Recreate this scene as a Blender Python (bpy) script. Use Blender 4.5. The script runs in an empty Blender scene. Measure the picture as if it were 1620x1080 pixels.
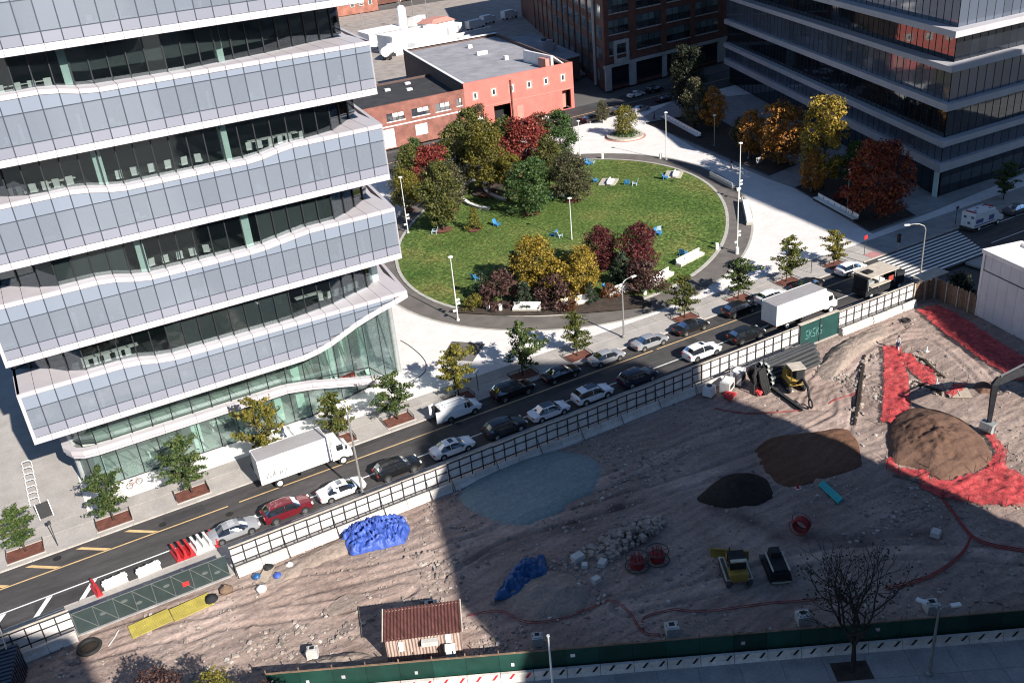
import bpy, bmesh, math, random
from mathutils import Vector, Matrix, noise
# ------------------------------------------------------------------ camera, sky, sun, exposure
S = bpy.context.scene
COL = S.collection
cd = bpy.data.cameras.new('camera'); cam = bpy.data.objects.new('camera', cd); COL.objects.link(cam)
S.camera = cam
cd.sensor_width = 36.0; cd.lens = 1478.0/1620.0*36.0; cd.clip_start = 1.0; cd.clip_end = 4000.0
# columns: right, up, back of the camera in the street grid (x along the street, y across it)
_r = (0.86580677, -0.49302403, -0.08547483); _u = (0.29030643, 0.35580336, 0.88832772); _b = (-0.40755468, -0.79393405, 0.45118501)
cam.matrix_world = Matrix(((_r[0], _u[0], _b[0], 0.0), (_r[1], _u[1], _b[1], 0.0), (_r[2], _u[2], _b[2], 53.0), (0, 0, 0, 1)))
SUN_EL = math.radians(31.5); SHADOW_AZ = math.radians(98.0)      # shadows fall towards SHADOW_AZ
W = bpy.data.worlds.new('World'); S.world = W; W.use_nodes = True
_nt = W.node_tree; _bg = _nt.nodes['Background']
_sky = _nt.nodes.new('ShaderNodeTexSky'); _sky.sky_type = 'NISHITA'; _sky.sun_disc = False
_sky.sun_elevation = SUN_EL
_sd = (-math.cos(SHADOW_AZ), -math.sin(SHADOW_AZ))               # horizontal direction towards the sun
_sky.sun_rotation = math.atan2(_sd[0], _sd[1])
_sky.air_density = 0.9; _sky.dust_density = 0.0; _sky.ozone_density = 4.0
_nt.links.new(_sky.outputs[0], _bg.inputs[0]); _bg.inputs[1].default_value = 0.066
sl = bpy.data.lights.new('sun', 'SUN'); sl.energy = 4.9; sl.angle = math.radians(0.55); sl.color = (1.0, 0.945, 0.875)
so = bpy.data.objects.new('sun', sl); COL.objects.link(so); so.location = (60, -60, 120)
_sv = Vector((_sd[0]*math.cos(SUN_EL), _sd[1]*math.cos(SUN_EL), math.sin(SUN_EL)))
so.rotation_euler = _sv.to_track_quat('Z', 'Y').to_euler()
S.view_settings.view_transform = 'Standard'; S.view_settings.look = 'None'; S.view_settings.gamma = 1.0
S.view_settings.exposure = 0.88; S.view_settings.use_curve_mapping = False
S.cycles.filter_width = 1.1
random.seed(7)
PI = math.pi
# ------------------------------------------------------------------ mesh helpers
class MB:
    """collects faces and links them as ONE mesh object"""
    def __init__(s): s.v = []; s.f = []
    def add(s, vs, fs):
        n = len(s.v); s.v += [tuple(p) for p in vs]; s.f += [tuple(i+n for i in q) for q in fs]; return s
    def box(s, cx, cy, cz, sx, sy, sz, rz=0.0, rx=0.0, ry=0.0, taper=1.0):
        h = (sx/2, sy/2, sz/2); vs = []
        for z in (-1, 1):
            k = taper if z > 0 else 1.0
            for x, y in ((-1, -1), (1, -1), (1, 1), (-1, 1)): vs.append(Vector((x*h[0]*k, y*h[1]*k, z*h[2])))
        if rx or ry or rz:
            m = Matrix.Rotation(rz, 3, 'Z') @ Matrix.Rotation(ry, 3, 'Y') @ Matrix.Rotation(rx, 3, 'X')
            vs = [m @ p for p in vs]
        vs = [(p[0]+cx, p[1]+cy, p[2]+cz) for p in vs]
        return s.add(vs, [(3, 2, 1, 0), (4, 5, 6, 7), (0, 1, 5, 4), (1, 2, 6, 5), (2, 3, 7, 6), (3, 0, 4, 7)])
    def bb(s, x0, x1, y0, y1, z0, z1): return s.box((x0+x1)/2, (y0+y1)/2, (z0+z1)/2, x1-x0, y1-y0, z1-z0)
    def prism(s, poly, z0, z1):
        n = len(poly); a = sum(poly[i][0]*poly[(i+1) % n][1]-poly[(i+1) % n][0]*poly[i][1] for i in range(n))
        if a < 0: poly = poly[::-1]
        vs = [(p[0], p[1], z0) for p in poly]+[(p[0], p[1], z1) for p in poly]
        fs = [tuple(range(n-1, -1, -1)), tuple(range(n, 2*n))]+[(i, (i+1) % n, n+(i+1) % n, n+i) for i in range(n)]
        return s.add(vs, fs)
    def sheet(s, poly, z=None):
        if z is not None: poly = [(p[0], p[1], z) for p in poly]
        n = len(poly); a = sum(poly[i][0]*poly[(i+1) % n][1]-poly[(i+1) % n][0]*poly[i][1] for i in range(n))
        if a < 0: poly = poly[::-1]
        return s.add(poly, [tuple(range(n))])
    def tube(s, pts, r, n=6, cap=True):
        pts = [Vector(p) for p in pts]; m = len(pts)
        rs = r if isinstance(r, (list, tuple)) else [r]*m
        vs = []; up = Vector((0, 0, 1)); pu = None
        for i, p in enumerate(pts):
            t = (pts[min(i+1, m-1)]-pts[max(i-1, 0)])
            t = t.normalized() if t.length > 1e-9 else up
            if pu is None:
                a = up if abs(t.z) < .9 else Vector((1, 0, 0))
                u = t.cross(a).normalized()
            else:
                u = pu - t*pu.dot(t); u = u.normalized() if u.length > 1e-6 else t.orthogonal().normalized()
            pu = u; w = t.cross(u)
            for k in range(n):
                an = 2*PI*k/n; vs.append(p+(u*math.cos(an)+w*math.sin(an))*rs[i])
        fs = [(i*n+k, i*n+(k+1) % n, (i+1)*n+(k+1) % n, (i+1)*n+k) for i in range(m-1) for k in range(n)]
        if cap: fs += [tuple(range(n-1, -1, -1)), tuple((m-1)*n+k for k in range(n))]
        return s.add(vs, fs)
    def cyl(s, p0, p1, r0, r1=None, n=10): return s.tube([p0, p1], [r0, r0 if r1 is None else r1], n)
    def lathe(s, prof, n=12, cx=0, cy=0, cz=0):
        vs = []; fs = []; m = len(prof)
        for r, z in prof:
            for k in range(n): an = 2*PI*k/n; vs.append((cx+r*math.cos(an), cy+r*math.sin(an), cz+z))
        fs = [(i*n+k, i*n+(k+1) % n, (i+1)*n+(k+1) % n, (i+1)*n+k) for i in range(m-1) for k in range(n)]
        fs += [tuple(range(n-1, -1, -1)), tuple((m-1)*n+k for k in range(n))]
        return s.add(vs, fs)
    def torus(s, c, R, r, axis='Z', n=18, k=6):
        pts = []
        for i in range(n+1):
            a = 2*PI*i/n; x, y = R*math.cos(a), R*math.sin(a)
            d = {'Z': (x, y, 0), 'X': (0, x, y), 'Y': (x, 0, y)}[axis]
            pts.append((c[0]+d[0], c[1]+d[1], c[2]+d[2]))
        return s.tube(pts, r, k, cap=False)
    def rock(s, c, sx, sy, sz, rnd, rz=0.0):
        ph = rnd.random()*6.3
        vs = []
        for x, y, z in ((-1, -1, -1), (1, -1, -1), (1, 1, -1), (-1, 1, -1), (-.8, -.8, .8), (.8, -.8, .8), (.8, .8, .8), (-.8, .8, .8)):
            x *= sx*(.6+.55*rnd.random()); y *= sy*(.6+.55*rnd.random()); z *= sz*(.6+.5*rnd.random())
            vs.append((c[0]+x*math.cos(ph)-y*math.sin(ph), c[1]+x*math.sin(ph)+y*math.cos(ph), c[2]+z))
        return s.add(vs, [(3, 2, 1, 0), (4, 5, 6, 7), (0, 1, 5, 4), (1, 2, 6, 5), (2, 3, 7, 6), (3, 0, 4, 7)])
    def mesh(s, name, mat, smooth=False, off=(0, 0, 0)):
        me = bpy.data.meshes.new(name)
        v = s.v if off == (0, 0, 0) else [(p[0]-off[0], p[1]-off[1], p[2]-off[2]) for p in s.v]
        me.from_pydata(v, [], s.f); me.update()
        if mat is not None: me.materials.append(MAT[mat] if isinstance(mat, str) else mat)
        if smooth: me.polygons.foreach_set('use_smooth', [True]*len(me.polygons))
        return me
    def build(s, name, mat, parent=None, smooth=False, loc=None):
        """vertices are in the coordinates of the parent's root (world coordinates when the root was made with world=True)"""
        off = OFF.get(parent.name, (0, 0, 0)) if parent is not None else (0, 0, 0)
        me = s.mesh(name, mat, smooth, off)
        return link(name, me, parent, loc)
OFF = {}
def link(name, me, parent=None, loc=None, rz=0.0):
    o = bpy.data.objects.new(name, me); COL.objects.link(o)
    if parent is not None:
        o.parent = parent
        if parent.name in OFF: OFF[o.name] = OFF[parent.name]
    if loc is not None: o.location = loc
    if rz: o.rotation_euler = (0, 0, rz)
    return o
def tag(o, label=None, cat=None, group=None, kind=None):
    if label: o['label'] = label
    if cat: o['category'] = cat
    if group: o['group'] = group
    if kind: o['kind'] = kind
    return o
def thing(name, label, cat, loc=(0, 0, 0), rz=0.0, group=None, world=False):
    o = bpy.data.objects.new(name, None); COL.objects.link(o); o.empty_display_size = .5
    o.location = loc; o.rotation_euler = (0, 0, rz)
    if world: OFF[o.name] = tuple(loc)
    return tag(o, label, cat, group)
def kids(o): return [c for c in ALLKIDS.get(o.name, [])] if False else [c for c in COL.objects if c.parent == o]
def tree_of(o):
    return (o, [tree_of(c) for c in o.children])
def copy_tree(t, parent=None):
    o, ch = t
    c = o.copy(); COL.objects.link(c); c.parent = parent
    for k in ch: copy_tree(k, c)
    return c
def struct(o, kind='structure'): o['kind'] = kind; return o
def interp(x, pts):
    if x <= pts[0][0]: return pts[0][1]
    for (a, b), (c, d) in zip(pts, pts[1:]):
        if x <= c: return b+(d-b)*(x-a)/(c-a)
    return pts[-1][1]
def fbm(x, y, sc, oct=3, seed=0.0):
    v = 0; a = 1; t = 0
    for i in range(oct):
        v += a*noise.noise((x*sc+seed, y*sc-seed, seed*1.7+i*5.3)); t += a; a *= .5; sc *= 2.1
    return v/t
# ------------------------------------------------------------------ materials
MAT = {}
def nodes(name):
    m = bpy.data.materials.new(name); m.use_nodes = True; MAT[name] = m
    nt = m.node_tree; b = nt.nodes['Principled BSDF']; return m, nt, b
def N(nt, t, **kw):
    n = nt.nodes.new(t)
    for k, v in kw.items():
        if k.startswith('i_'): n.inputs[k[2:].replace('_', ' ')].default_value = v
        else: setattr(n, k, v)
    return n
def ramp(nt, stops, interp='LINEAR'):
    r = nt.nodes.new('ShaderNodeValToRGB'); r.color_ramp.interpolation = interp
    el = r.color_ramp.elements
    while len(el) < len(stops): el.new(.5)
    for e, (p, c) in zip(el, stops): e.position = p; e.color = (*c, 1) if len(c) == 3 else c
    return r
def shade(c, k): return tuple(min(1, x*k) for x in c)
def M(name, col, rough=.75, var=.12, sc=1.5, fine=.0, fsc=30., bump=0., bsc=20., metal=0., spec=.4, coat=0., obj=.0, detail=4, stretch=None):
    """plain surface: large soft variation, fine grain, bump; obj = brightness change from object to object"""
    m, nt, b = nodes(name)
    b.inputs['Roughness'].default_value = rough; b.inputs['Metallic'].default_value = metal
    b.inputs['Specular IOR Level'].default_value = spec
    if coat: b.inputs['Coat Weight'].default_value = coat; b.inputs['Coat Roughness'].default_value = .05
    g = N(nt, 'ShaderNodeNewGeometry'); src = g.outputs['Position']
    if stretch:
        mp = N(nt, 'ShaderNodeMapping'); mp.inputs['Scale'].default_value = stretch; nt.links.new(src, mp.inputs[0]); src = mp.outputs[0]
    nz = N(nt, 'ShaderNodeTexNoise'); nz.inputs['Scale'].default_value = sc; nz.inputs['Detail'].default_value = detail
    nt.links.new(src, nz.inputs['Vector'])
    r = ramp(nt, [(.32, shade(col, 1-var)), (.68, shade(col, 1+var))]); nt.links.new(nz.outputs[0], r.inputs[0])
    out = r.outputs[0]
    if fine:
        n2 = N(nt, 'ShaderNodeTexNoise'); n2.inputs['Scale'].default_value = fsc; n2.inputs['Detail'].default_value = 3
        nt.links.new(src, n2.inputs['Vector'])
        mr = N(nt, 'ShaderNodeMapRange'); mr.inputs[1].default_value = .3; mr.inputs[2].default_value = .7
        mr.inputs[3].default_value = 1-fine; mr.inputs[4].default_value = 1+fine; nt.links.new(n2.outputs[0], mr.inputs[0])
        mx = N(nt, 'ShaderNodeVectorMath', operation='SCALE'); nt.links.new(out, mx.inputs[0]); nt.links.new(mr.outputs[0], mx.inputs[3]); out = mx.outputs[0]
    if obj:
        oi = N(nt, 'ShaderNodeObjectInfo'); mr = N(nt, 'ShaderNodeMapRange'); mr.inputs[3].default_value = 1-obj; mr.inputs[4].default_value = 1+obj
        nt.links.new(oi.outputs['Random'], mr.inputs[0])
        mx = N(nt, 'ShaderNodeVectorMath', operation='SCALE'); nt.links.new(out, mx.inputs[0]); nt.links.new(mr.outputs[0], mx.inputs[3]); out = mx.outputs[0]
    nt.links.new(out, b.inputs['Base Color'])
    if bump:
        n3 = N(nt, 'ShaderNodeTexNoise'); n3.inputs['Scale'].default_value = bsc; n3.inputs['Detail'].default_value = 5
        nt.links.new(src, n3.inputs['Vector'])
        bp = N(nt, 'ShaderNodeBump'); bp.inputs['Strength'].default_value = bump; bp.inputs['Distance'].default_value = .1
        nt.links.new(n3.outputs[0], bp.inputs['Height']); nt.links.new(bp.outputs[0], b.inputs['Normal'])
    return m
def leafmat(name, cols, trans=.25):
    """foliage: each leaf takes its own tone from the ramp, clumps lean together"""
    m, nt, b = nodes(name)
    g = N(nt, 'ShaderNodeNewGeometry'); oi = N(nt, 'ShaderNodeObjectInfo')
    nz = N(nt, 'ShaderNodeTexNoise'); nz.inputs['Scale'].default_value = .9; nt.links.new(g.outputs['Position'], nz.inputs['Vector'])
    mt = N(nt, 'ShaderNodeMath', operation='MULTIPLY_ADD'); nt.links.new(g.outputs['Random Per Island'], mt.inputs[0]); mt.inputs[1].default_value = .62
    m2 = N(nt, 'ShaderNodeMath', operation='MULTIPLY_ADD'); nt.links.new(nz.outputs[0], m2.inputs[0]); m2.inputs[1].default_value = .75; m2.inputs[2].default_value = -.2
    nt.links.new(m2.outputs[0], mt.inputs[2])
    n = len(cols); r = ramp(nt, [((i+.5)/n, c) for i, c in enumerate(cols)]); nt.links.new(mt.outputs[0], r.inputs[0])
    mr = N(nt, 'ShaderNodeMapRange'); mr.inputs[3].default_value = .85; mr.inputs[4].default_value = 1.15; nt.links.new(oi.outputs['Random'], mr.inputs[0])
    sc = N(nt, 'ShaderNodeVectorMath', operation='SCALE'); nt.links.new(r.outputs[0], sc.inputs[0]); nt.links.new(mr.outputs[0], sc.inputs[3])
    nt.links.new(sc.outputs[0], b.inputs['Base Color']); b.inputs['Roughness'].default_value = .55; b.inputs['Specular IOR Level'].default_value = .3
    t = N(nt, 'ShaderNodeBsdfTranslucent'); nt.links.new(sc.outputs[0], t.inputs[0])
    mx = N(nt, 'ShaderNodeMixShader'); mx.inputs[0].default_value = trans
    nt.links.new(b.outputs[0], mx.inputs[1]); nt.links.new(t.outputs[0], mx.inputs[2])
    nt.links.new(mx.outputs[0], nt.nodes['Material Output'].inputs[0]); return m
def glassmat(name, tint, body, kt=.5, kd=.3, kg=.2, rough=.04, gcol=(.9, .95, 1), objvar=.08):
    """pane: part clear (tinted), part solid body (frit, film), part mirror growing at grazing angles"""
    m, nt, b = nodes(name); nt.nodes.remove(b)
    tr = N(nt, 'ShaderNodeBsdfTransparent'); tr.inputs[0].default_value = (*tint, 1)
    df = N(nt, 'ShaderNodeBsdfDiffuse')
    oi = N(nt, 'ShaderNodeObjectInfo'); mr = N(nt, 'ShaderNodeMapRange'); mr.inputs[3].default_value = 1-objvar; mr.inputs[4].default_value = 1+objvar
    nt.links.new(oi.outputs['Random'], mr.inputs[0]); sc = N(nt, 'ShaderNodeVectorMath', operation='SCALE'); sc.inputs[0].default_value = body
    nt.links.new(mr.outputs[0], sc.inputs[3]); nt.links.new(sc.outputs[0], df.inputs[0])
    gl = N(nt, 'ShaderNodeBsdfGlossy'); gl.inputs[0].default_value = (*gcol, 1); gl.inputs['Roughness'].default_value = rough
    g = N(nt, 'ShaderNodeNewGeometry'); nz = N(nt, 'ShaderNodeTexNoise'); nz.inputs['Scale'].default_value = .35; nt.links.new(g.outputs['Position'], nz.inputs['Vector'])
    bp = N(nt, 'ShaderNodeBump'); bp.inputs['Strength'].default_value = .03; bp.inputs['Distance'].default_value = .3; nt.links.new(nz.outputs[0], bp.inputs['Height']); nt.links.new(bp.outputs[0], gl.inputs['Normal'])
    m1 = N(nt, 'ShaderNodeMixShader'); m1.inputs[0].default_value = kd/(kt+kd); nt.links.new(tr.outputs[0], m1.inputs[1]); nt.links.new(df.outputs[0], m1.inputs[2])
    fr = N(nt, 'ShaderNodeLayerWeight'); fr.inputs[0].default_value = .35
    mm = N(nt, 'ShaderNodeMath', operation='MULTIPLY_ADD'); nt.links.new(fr.outputs['Fresnel'], mm.inputs[0]); mm.inputs[1].default_value = .8; mm.inputs[2].default_value = kg; mm.use_clamp = True
    m2 = N(nt, 'ShaderNodeMixShader'); nt.links.new(mm.outputs[0], m2.inputs[0]); nt.links.new(m1.outputs[0], m2.inputs[1]); nt.links.new(gl.outputs[0], m2.inputs[2])
    nt.links.new(m2.outputs[0], nt.nodes['Material Output'].inputs[0]); return m

# grounds
M('asphalt_patch', (.042, .040, .040), .85, .2, .6, .2, 9., .25, 30.)
M('asphalt', (.060, .055, .054), .85, .26, .9, .20, 7., .25, 30., stretch=(.16, 1, 1))
M('asphalt_far', (.05, .05, .052), .85, .2, .2, .15, 6.)
M('ground', (.10, .095, .09), .9, .25, .05)
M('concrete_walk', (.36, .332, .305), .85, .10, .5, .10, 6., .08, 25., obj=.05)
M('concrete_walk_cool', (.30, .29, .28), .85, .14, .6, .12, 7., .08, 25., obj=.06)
M('kerb', (.42, .38, .34), .85, .14, 1.2, .1, 9.)
M('plaza_pave', (.70, .655, .62), .7, .06, .4, .07, 2.6, .05, 20.)
M('path_asphalt', (.135, .12, .108), .9, .16, .5, .16, 8., .2, 30.)
M('path_edge', (.40, .38, .34), .85, .12, 1.2, .1, 8.)
M('planting_soil', (.055, .04, .03), .95, .3, 1.5, .3, 9., .6, 12.)
M('mulch', (.15, .055, .038), .95, .25, 2., .3, 14., .6, 16.)
M('paint_white', (.72, .72, .70), .7, .10, 1.5, .12, 8.)
M('paint_yellow', (.62, .42, .20), .7, .12, 1.5, .14, 8.)
M('iron', (.03, .028, .027), .6, .2, 5., metal=.3)
def grass():
    m, nt, b = nodes('lawn_grass'); g = N(nt, 'ShaderNodeNewGeometry')
    n1 = N(nt, 'ShaderNodeTexNoise'); n1.inputs['Scale'].default_value = .11; n1.inputs['Detail'].default_value = 3
    n2 = N(nt, 'ShaderNodeTexNoise'); n2.inputs['Scale'].default_value = 2.2; n2.inputs['Detail'].default_value = 5
    for n in (n1, n2): nt.links.new(g.outputs['Position'], n.inputs['Vector'])
    r1 = ramp(nt, [(.33, (.060, .108, .024)), (.55, (.098, .142, .036)), (.75, (.165, .165, .052))]); nt.links.new(n1.outputs[0], r1.inputs[0])
    r2 = ramp(nt, [(.34, (.5, .56, .42)), (.52, (1.0, 1.0, 1.0)), (.68, (1.9, 1.75, 1.7))]); nt.links.new(n2.outputs[0], r2.inputs[0])
    mx = N(nt, 'ShaderNodeVectorMath', operation='MULTIPLY'); nt.links.new(r1.outputs[0], mx.inputs[0]); nt.links.new(r2.outputs[0], mx.inputs[1])
    nt.links.new(mx.outputs[0], b.inputs['Base Color']); b.inputs['Roughness'].default_value = .9; b.inputs['Specular IOR Level'].default_value = .15
    bp = N(nt, 'ShaderNodeBump'); bp.inputs['Strength'].default_value = .8; bp.inputs['Distance'].default_value = .15; nt.links.new(n2.outputs[0], bp.inputs['Height']); nt.links.new(bp.outputs[0], b.inputs['Normal'])
grass()
def dirt(name, a, b_, c, wheel=.5, ang=0.0, soil=False):
    m, nt, b = nodes(name); g = N(nt, 'ShaderNodeNewGeometry')
    n1 = N(nt, 'ShaderNodeTexNoise'); n1.inputs['Scale'].default_value = .12; n1.inputs['Detail'].default_value = 6; n1.inputs['Roughness'].default_value = .62
    n2 = N(nt, 'ShaderNodeTexNoise'); n2.inputs['Scale'].default_value = 3.0; n2.inputs['Detail'].default_value = 7; n2.inputs['Roughness'].default_value = .7
    for n in (n1, n2): nt.links.new(g.outputs['Position'], n.inputs['Vector'])
    mp = N(nt, 'ShaderNodeMapping'); mp.inputs['Rotation'].default_value = (0, 0, ang); mp.inputs['Scale'].default_value = (.12, 1.5, 1); nt.links.new(g.outputs['Position'], mp.inputs[0])
    n3 = N(nt, 'ShaderNodeTexNoise'); n3.inputs['Scale'].default_value = 1.0; n3.inputs['Detail'].default_value = 4; nt.links.new(mp.outputs[0], n3.inputs['Vector'])
    wv = N(nt, 'ShaderNodeTexWave'); wv.wave_type = 'BANDS'; wv.bands_direction = 'Y'; wv.inputs['Scale'].default_value = .28; wv.inputs['Distortion'].default_value = 16.0; wv.inputs['Detail'].default_value = 2.0; wv.inputs['Detail Scale'].default_value = .35
    nt.links.new(g.outputs['Position'], wv.inputs['Vector']); rw = ramp(nt, [(.0, (1-.22*wheel,)*3), (.35, (1.0,)*3), (1.0, (1+.16*wheel,)*3)]); nt.links.new(wv.outputs['Fac'], rw.inputs[0])
    r1 = ramp(nt, [(.30, a), (.50, b_), (.70, c)]); nt.links.new(n1.outputs[0], r1.inputs[0])
    r2 = ramp(nt, [(.28, (.70,)*3), (.72, (1.24,)*3)]); nt.links.new(n2.outputs[0], r2.inputs[0])
    r3 = ramp(nt, [(.30, (1-.35*wheel,)*3), (.70, (1+.25*wheel,)*3)]); nt.links.new(n3.outputs[0], r3.inputs[0])
    m1 = N(nt, 'ShaderNodeVectorMath', operation='MULTIPLY'); nt.links.new(r1.outputs[0], m1.inputs[0]); nt.links.new(r2.outputs[0], m1.inputs[1])
    m2 = N(nt, 'ShaderNodeVectorMath', operation='MULTIPLY'); nt.links.new(m1.outputs[0], m2.inputs[0]); nt.links.new(r3.outputs[0], m2.inputs[1])
    m3 = N(nt, 'ShaderNodeVectorMath', operation='MULTIPLY'); nt.links.new(m2.outputs[0], m3.inputs[0]); nt.links.new(rw.outputs[0], m3.inputs[1]); m2 = m3
    if soil:
        at_ = N(nt, 'ShaderNodeAttribute'); at_.attribute_name = 'soil'; rs = ramp(nt, [(0.0, (.40, .40, .43)), (.5, (.97, .97, .97)), (1.0, (1.45, 1.42, 1.40))]); nt.links.new(at_.outputs['Fac'], rs.inputs[0])
        m4 = N(nt, 'ShaderNodeVectorMath', operation='MULTIPLY'); nt.links.new(m2.outputs[0], m4.inputs[0]); nt.links.new(rs.outputs[0], m4.inputs[1]); m2 = m4
    nt.links.new(m2.outputs[0], b.inputs['Base Color']); b.inputs['Roughness'].default_value = .95; b.inputs['Specular IOR Level'].default_value = .15
    ad = N(nt, 'ShaderNodeMath', operation='ADD'); nt.links.new(n2.outputs[0], ad.inputs[0]); nt.links.new(n3.outputs[0], ad.inputs[1])
    a2 = N(nt, 'ShaderNodeMath', operation='MULTIPLY_ADD'); nt.links.new(wv.outputs['Fac'], a2.inputs[0]); a2.inputs[1].default_value = .5*wheel; nt.links.new(ad.outputs[0], a2.inputs[2]); ad = a2
    bp = N(nt, 'ShaderNodeBump'); bp.inputs['Strength'].default_value = .75; bp.inputs['Distance'].default_value = .16; nt.links.new(ad.outputs[0], bp.inputs['Height']); nt.links.new(bp.outputs[0], b.inputs['Normal'])
dirt('site_dirt', (.235, .172, .145), (.315, .24, .205), (.40, .312, .268), .38, math.radians(-12), True)
dirt('site_dirt_pale', (.26, .205, .17), (.30, .24, .2), (.34, .275, .23), .3, .2)
dirt('brown_soil', (.105, .052, .032), (.14, .072, .046), (.17, .095, .064), .4, .4)
dirt('mound_soil', (.11, .062, .044), (.15, .088, .063), (.19, .115, .085), .2, .8)
dirt('dark_soil', (.028, .021, .017), (.04, .031, .025), (.055, .043, .035), .1, .3)
dirt('grey_gravel', (.195, .245, .245), (.23, .28, .28), (.255, .305, .305), .15, .3)
dirt('crushed_stone', (.30, .29, .27), (.36, .345, .32), (.42, .40, .37), .1, .3)
M('rubble_stone', (.30, .25, .215), .95, .22, 1.5, .2, 9., .4, 8., obj=.18)
# tower
M('white_panel', (.46, .425, .44), .45, .05, .5, obj=.035)
M('white_soffit', (.60, .58, .58), .6, .05, .5)
glassmat('band_glass', (.86, .92, 1.0), (.305, .335, .38), .42, .50, .10, .08, objvar=.06)
glassmat('band_glass_low', (.80, .88, .95), (.30, .305, .355), .12, .80, .08, .12, objvar=.05)
glassmat('band_glass_top', (.80, .88, .95), (.28, .318, .382), .15, .78, .08, .10, objvar=.05)
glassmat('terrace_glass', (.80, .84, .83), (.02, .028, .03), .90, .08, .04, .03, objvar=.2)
glassmat('blind_glass', (.4, .45, .45), (.055, .072, .074), .10, .86, .04, .1, objvar=.12)
glassmat('lobby_glass', (.86, .94, .90), (.22, .29, .27), .82, .16, .05, .03, objvar=.1)
M('mullion', (.028, .03, .034), .5, .1, 2., metal=.3)
M('mullion_pale', (.045, .055, .075), .5, .1, 2.)
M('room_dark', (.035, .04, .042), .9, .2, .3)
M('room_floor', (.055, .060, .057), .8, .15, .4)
M('lobby_floor', (.34, .375, .345), .6, .1, .4)
M('aqua_column', (.56, .70, .65), .5, .06, 1.)
M('furniture_white', (.80, .80, .78), .6, .03, 1.)
M('blind_shade', (.06, .069, .070), .9, .08, .6, obj=.08)
M('lobby_wall', (.15, .18, .165), .8, .2, .3)
M('furniture_grey', (.16, .17, .17), .7, .1, 1.)
M('furniture_red', (.30, .05, .035), .8, .2, 2.)
# right building and others
M('grey_fascia', (.40, .385, .40), .6, .07, .4, obj=.03)
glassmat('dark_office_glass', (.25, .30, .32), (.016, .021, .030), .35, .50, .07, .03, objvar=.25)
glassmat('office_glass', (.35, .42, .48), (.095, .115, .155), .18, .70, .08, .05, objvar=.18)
M('salmon_paint', (.57, .150, .122), .8, .08, .5, .06, 8., .1, 20.)
M('salmon_trim', (.45, .21, .17), .8, .08, .8)
def brick(name, a, b_, mortar, sc=1.0):
    m, nt, b = nodes(name); g = N(nt, 'ShaderNodeNewGeometry')
    sep = N(nt, 'ShaderNodeSeparateXYZ'); nt.links.new(g.outputs['Position'], sep.inputs[0])
    ad = N(nt, 'ShaderNodeMath', operation='ADD'); nt.links.new(sep.outputs[0], ad.inputs[0]); nt.links.new(sep.outputs[1], ad.inputs[1])
    cb = N(nt, 'ShaderNodeCombineXYZ'); nt.links.new(ad.outputs[0], cb.inputs[0]); nt.links.new(sep.outputs[2], cb.inputs[1])
    t = N(nt, 'ShaderNodeTexBrick'); t.inputs['Scale'].default_value = 2.0*sc; t.inputs['Color1'].default_value = (*a, 1); t.inputs['Color2'].default_value = (*b_, 1); t.inputs['Mortar'].default_value = (*mortar, 1)
    t.inputs['Mortar Size'].default_value = .015; nt.links.new(cb.outputs[0], t.inputs['Vector'])
    nz = N(nt, 'ShaderNodeTexNoise'); nz.inputs['Scale'].default_value = .5; nz.inputs['Detail'].default_value = 5; nt.links.new(g.outputs['Position'], nz.inputs['Vector'])
    r = ramp(nt, [(.3, (.7,)*3), (.7, (1.2,)*3)]); nt.links.new(nz.outputs[0], r.inputs[0])
    mx = N(nt, 'ShaderNodeVectorMath', operation='MULTIPLY'); nt.links.new(t.outputs[0], mx.inputs[0]); nt.links.new(r.outputs[0], mx.inputs[1])
    nt.links.new(mx.outputs[0], b.inputs['Base Color']); b.inputs['Roughness'].default_value = .9
brick('red_brick', (.27, .10, .075), (.20, .07, .052), (.25, .17, .14))
brick('dark_brick', (.15, .058, .042), (.115, .044, .033), (.11, .07, .055))
brick('orange_brick', (.36, .13, .085), (.28, .095, .065), (.28, .2, .16))
M('limestone', (.38, .385, .38), .8, .14, .6, .08, 5.)
M('roof_grey', (.27, .265, .285), .9, .16, .35, .12, 3., .1, 12.)
M('roof_dark', (.035, .034, .036), .9, .25, .4, .2, 3., .2, 12.)
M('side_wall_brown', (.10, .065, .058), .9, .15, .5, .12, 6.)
M('dark_opening', (.012, .012, .014), .8, .2, .5)
glassmat('window_glass', (.3, .33, .35), (.05, .055, .06), .2, .6, .22, .05, objvar=.5)
glassmat('loft_pane', (.3, .36, .38), (.15, .20, .205), .2, .65, .15, .06, objvar=.5)
M('yard_pave', (.30, .26, .23), .9, .2, .3, .15, 3.)
M('window_frame_grey', (.30, .31, .32), .6, .08, 1.)
M('window_frame_white', (.62, .61, .58), .7, .08, 1.)
M('white_metal', (.70, .69, .67), .45, .06, .8, obj=.04)
M('white_paint_panel', (.56, .55, .58), .55, .05, .6, obj=.03)
M('roof_white', (.72, .69, .68), .7, .08, .8)
M('pole_pale', (.56, .56, .52), .45, .06, 1.5)
M('pole_grey', (.27, .265, .25), .5, .12, 1.5, metal=.3)
M('bollard_white', (.70, .69, .65), .7, .06, 1.5)
M('bench_white', (.76, .75, .72), .6, .05, 1.)
M('bench_stone', (.42, .39, .33), .85, .12, 1.)
M('blue_chair', (.045, .22, .46), .55, .08, 2., obj=.2)
M('pale_blue_chair', (.42, .55, .62), .55, .08, 2., obj=.15)
M('black_matte', (.014, .014, .015), .7, .2, 3.)
M('rubber', (.018, .018, .018), .85, .2, 3.)
M('bark', (.085, .066, .05), .95, .3, 4., .3, 15., .5, 12.)
M('bark_dark', (.03, .026, .023), .95, .3, 4., .2, 15., .4, 12.)
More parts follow.
